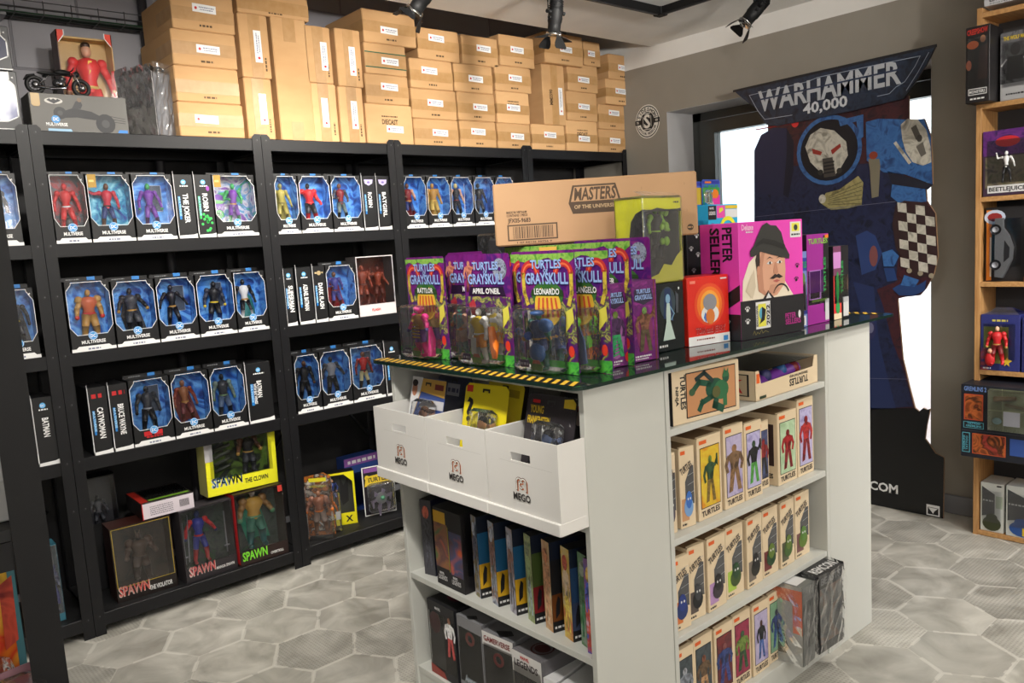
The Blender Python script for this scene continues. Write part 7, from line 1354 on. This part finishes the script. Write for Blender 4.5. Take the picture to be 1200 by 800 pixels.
ob('figure_box', 'blue electric flash box at the right edge beside the silver car', 1.07, .90, 3, .24, .12, c_(40, 60, 120), lambda m, f, w, h: (m.rect(f, .004, w-.004, .03, h-.03, AR_(45, (30, 40, 90), (120, 160, 230), (20, 24, 50)), 1), m.rect(f, 0, w, 0, .02, c_(220, 130, 50), 2), m.rect(f, 0, w, h-.025, h-.005, c_(170, 60, 60), 2)))
def dred(m, f, w, h): m.rect(f, w*.08, w*.72, .03, h-.05, c_(120, 128, 60), 1); m.rect(f, 0, w*.2, .0, h*.4, AR_(46, (40, 50, 110), (150, 60, 60), (60, 90, 150)), 2); m.plate(f, [(w*.62, .02), (w*.68, .03), (w*.76, .02), (w*.74, .035), (w*.82, .045), (w*.72, .05), (w*.7, .06), (w*.66, .048), (w*.58, .045), (w*.64, .035)], YL, 5); m.scribble(f, w*.3, w*.7, h-.028, .008, c_(200, 190, 90), 2, 5); m.scribble(f, .01, .04, .006, .006, WH, 3, 5)
t = ob('figure_box', 'dark blue box with a red suited figure on an olive backdrop', 1.228, 1.082, 4, .235, .12, c_(44, 50, 116), dred)
m = MB(); figure(m, (-.004, -.02, .03), .165, (c_(220, 180, 150), RED, RED, DR, RED, GO), 1.3, 'down'); m.ball((-.03, -.022, .05), (.02, .012, .03), RED); m.ball((-.028, -.024, .085), .011, SK_); m.build('toy_figure', t)
m = MB(); m.add([(-.07, .0, .236), (.07, 0, .236), (.03, .05, .262), (-.03, .05, .262)], [(0, 1, 2, 3)], SLEEVE); m.add([(-.07, .1, .236), (.07, .1, .236), (.03, .05, .262), (-.03, .05, .262)], [(3, 2, 1, 0)], SLEEVE); m.build('sleeve_top', t)
ob('figure_box', 'dark blue box at the right edge beside the red suited figure', 1.075, .93, 4, .225, .12, c_(40, 44, 100), lambda m, f, w, h: (m.rect(f, w*.1, w*.8, .03, h-.04, c_(50, 90, 60), 1), m.disc(f, w*.3, h*.4, .02, .03, c_(60, 120, 70), 2)))
t = thing('figure_box', 'wide black box with brown creature pictures, jutting forward from the oak bookcase', 'figure box', (OX-.105, 1.085, OZ[5]+.0006+.0), -R(90)); w, d, h = .36, .28, .31; f = front(w); m = MB(); m.cbox(-w/2, w/2, 0, d, 0, h, c_(28, 30, 40), .002)
CYN = c_(90, 170, 190); BRC = AR_(47, (120, 60, 30), (190, 100, 50), (70, 40, 24), (160, 60, 50))
m.text(f, 'GREMLINS 2', .012, h-.026, .018, c_(110, 140, 200), 'l', .085); m.rect(f, .012, .085, h-.15, h-.04, c_(190, 80, 50), 1); m.rect(f, .016, .081, h-.146, h-.044, BRC, 2); m.rect(f, .010, .088, h-.185, h-.158, CYN, 1); m.rect(f, .013, .085, h-.183, h-.160, K, 2); m.text(f, 'TATTOO', .05, h-.168, .008, CYN, 'c', .05, 3); m.text(f, 'GREMLINS', .05, h-.179, .008, CYN, 'c', .06, 3)
m.line(f, [(.002, h-.196), (w, h-.19)], .003, c_(60, 60, 70), 1); m.rect(f, .006, .036, .02, h-.205, CYN, 1); m.rect(f, .009, .033, .023, h-.208, K, 2); m.text(f, 'TATTOO', .028, .03, .008, CYN, 'l', .06, 3, 90); m.text(f, 'GREMLINS', .017, .03, .008, CYN, 'l', .062, 3, 90); m.rect(f, .045, .17, .018, h-.205, c_(200, 90, 50), 1); m.rect(f, .048, .167, .021, h-.208, BRC, 2); m.rect(f, .185, .26, .03, .1, c_(50, 80, 150), 1)
m.rect(f, .108, .34, h-.18, h-.01, c_(104, 110, 76), 1); m.line(f, [(.108, h-.10), (.34, h-.095)], .004, c_(140, 146, 110), 2); m.line(f, [(.16, h-.18), (.155, h-.01)], .003, c_(140, 146, 110), 2); m.rect(f, .16, .22, h-.16, h-.10, c_(200, 200, 210), 3); m.build('box', t)
m = MB(); m.tube([(-.05, -.012, h-.05), (.03, -.014, h-.04)], [.012, .008], c_(110, 90, 60), 7); m.ball((-.04, -.012, h-.14), (.018, .01, .014), c_(120, 150, 150)); m.tube([(-.01, -.01, h-.07), (.06, -.012, h-.08)], .007, c_(90, 80, 50), 6); m.build('toy_creature', t)
MB().box(-.07, .16, -.026, -.0008, h-.178, h-.012, BLIS).build('window_film', t)
def dtur(col):
    return lambda m, f, w, h: (m.plate(f, [(.006, h*.30), (w*.62, h*.38), (w*.62, h*.78), (.006, h*.92)], c_(74, 76, 78), 1), m.rect(f, w*.66, w*.95, h*.5, h*.75, c_(170, 180, 160), 1), m.disc(f, w*.5, h*.17, w*.4, h*.15, col, 3, 16), m.disc(f, w*.5, h*.30, w*.25, h*.08, col, 4, 14), m.scribble(f, .01, w*.55, h*.62, .007, c_(200, 200, 200), 2, 3), m.rect(f, w*.7, w*.9, h*.94, h*.97, K, 2))
ob('toy_box', 'white and grey box with an olive green rounded toy print on the lowest shelf', 1.225, 1.135, 6, .215, .13, c_(206, 208, 202), dtur(c_(56, 62, 34)), dx=.01)
t = ob('toy_box', 'white and grey box with a blue and yellow toy print on the lowest shelf', 1.125, 1.00, 6, .22, .13, c_(206, 208, 202), lambda m, f, w, h: (dtur(c_(40, 80, 150))(m, f, w, h), m.rect(f, w*.5, w, .01, h*.2, YL, 6)), dx=.006)
ob('toy_box', 'olive box lying behind the white toy boxes on the lowest shelf', .98, .85, 6, .2, .12, c_(80, 80, 70), lambda m, f, w, h: m.rect(f, .01, w-.01, .02, .1, c_(120, 116, 90), 1))

# ================================================================== CAMERA, SKY, EXPOSURE
sc = bpy.context.scene
cam = bpy.data.cameras.new('camera'); cam.sensor_fit = 'HORIZONTAL'; cam.sensor_width = 36; cam.lens = F*36/1200; cam.clip_start = .02
co = bpy.data.objects.new('camera', cam); col.objects.link(co)
M = Matrix((RT, UP, -FW)).transposed().to_4x4(); M.translation = EYE; co.matrix_world = M
sc.camera = co
wd = bpy.data.worlds.new('overcast_sky'); sc.world = wd; wd.use_nodes = True; bg = wd.node_tree.nodes['Background']
bg.inputs['Color'].default_value = (.80, .90, 1, 1); bg.inputs['Strength'].default_value = 2.2
sn = bpy.data.lights.new('daylight', 'SUN'); sn.energy = 5; sn.angle = R(8); sn.color = (1, .97, .93); so = bpy.data.objects.new('daylight', sn); col.objects.link(so); so.rotation_euler = V((.75, .25, -.62)).to_track_quat('-Z', 'Y').to_euler()
vs_ = sc.view_settings; vs_.view_transform = 'Standard'; vs_.look = 'None'; vs_.gamma = 1; vs_.use_curve_mapping = False; vs_.exposure = 0.4
sc.cycles.transparent_max_bounces = 24; sc.cycles.max_bounces = 8; sc.cycles.diffuse_bounces = 4; sc.cycles.sample_clamp_indirect = 4
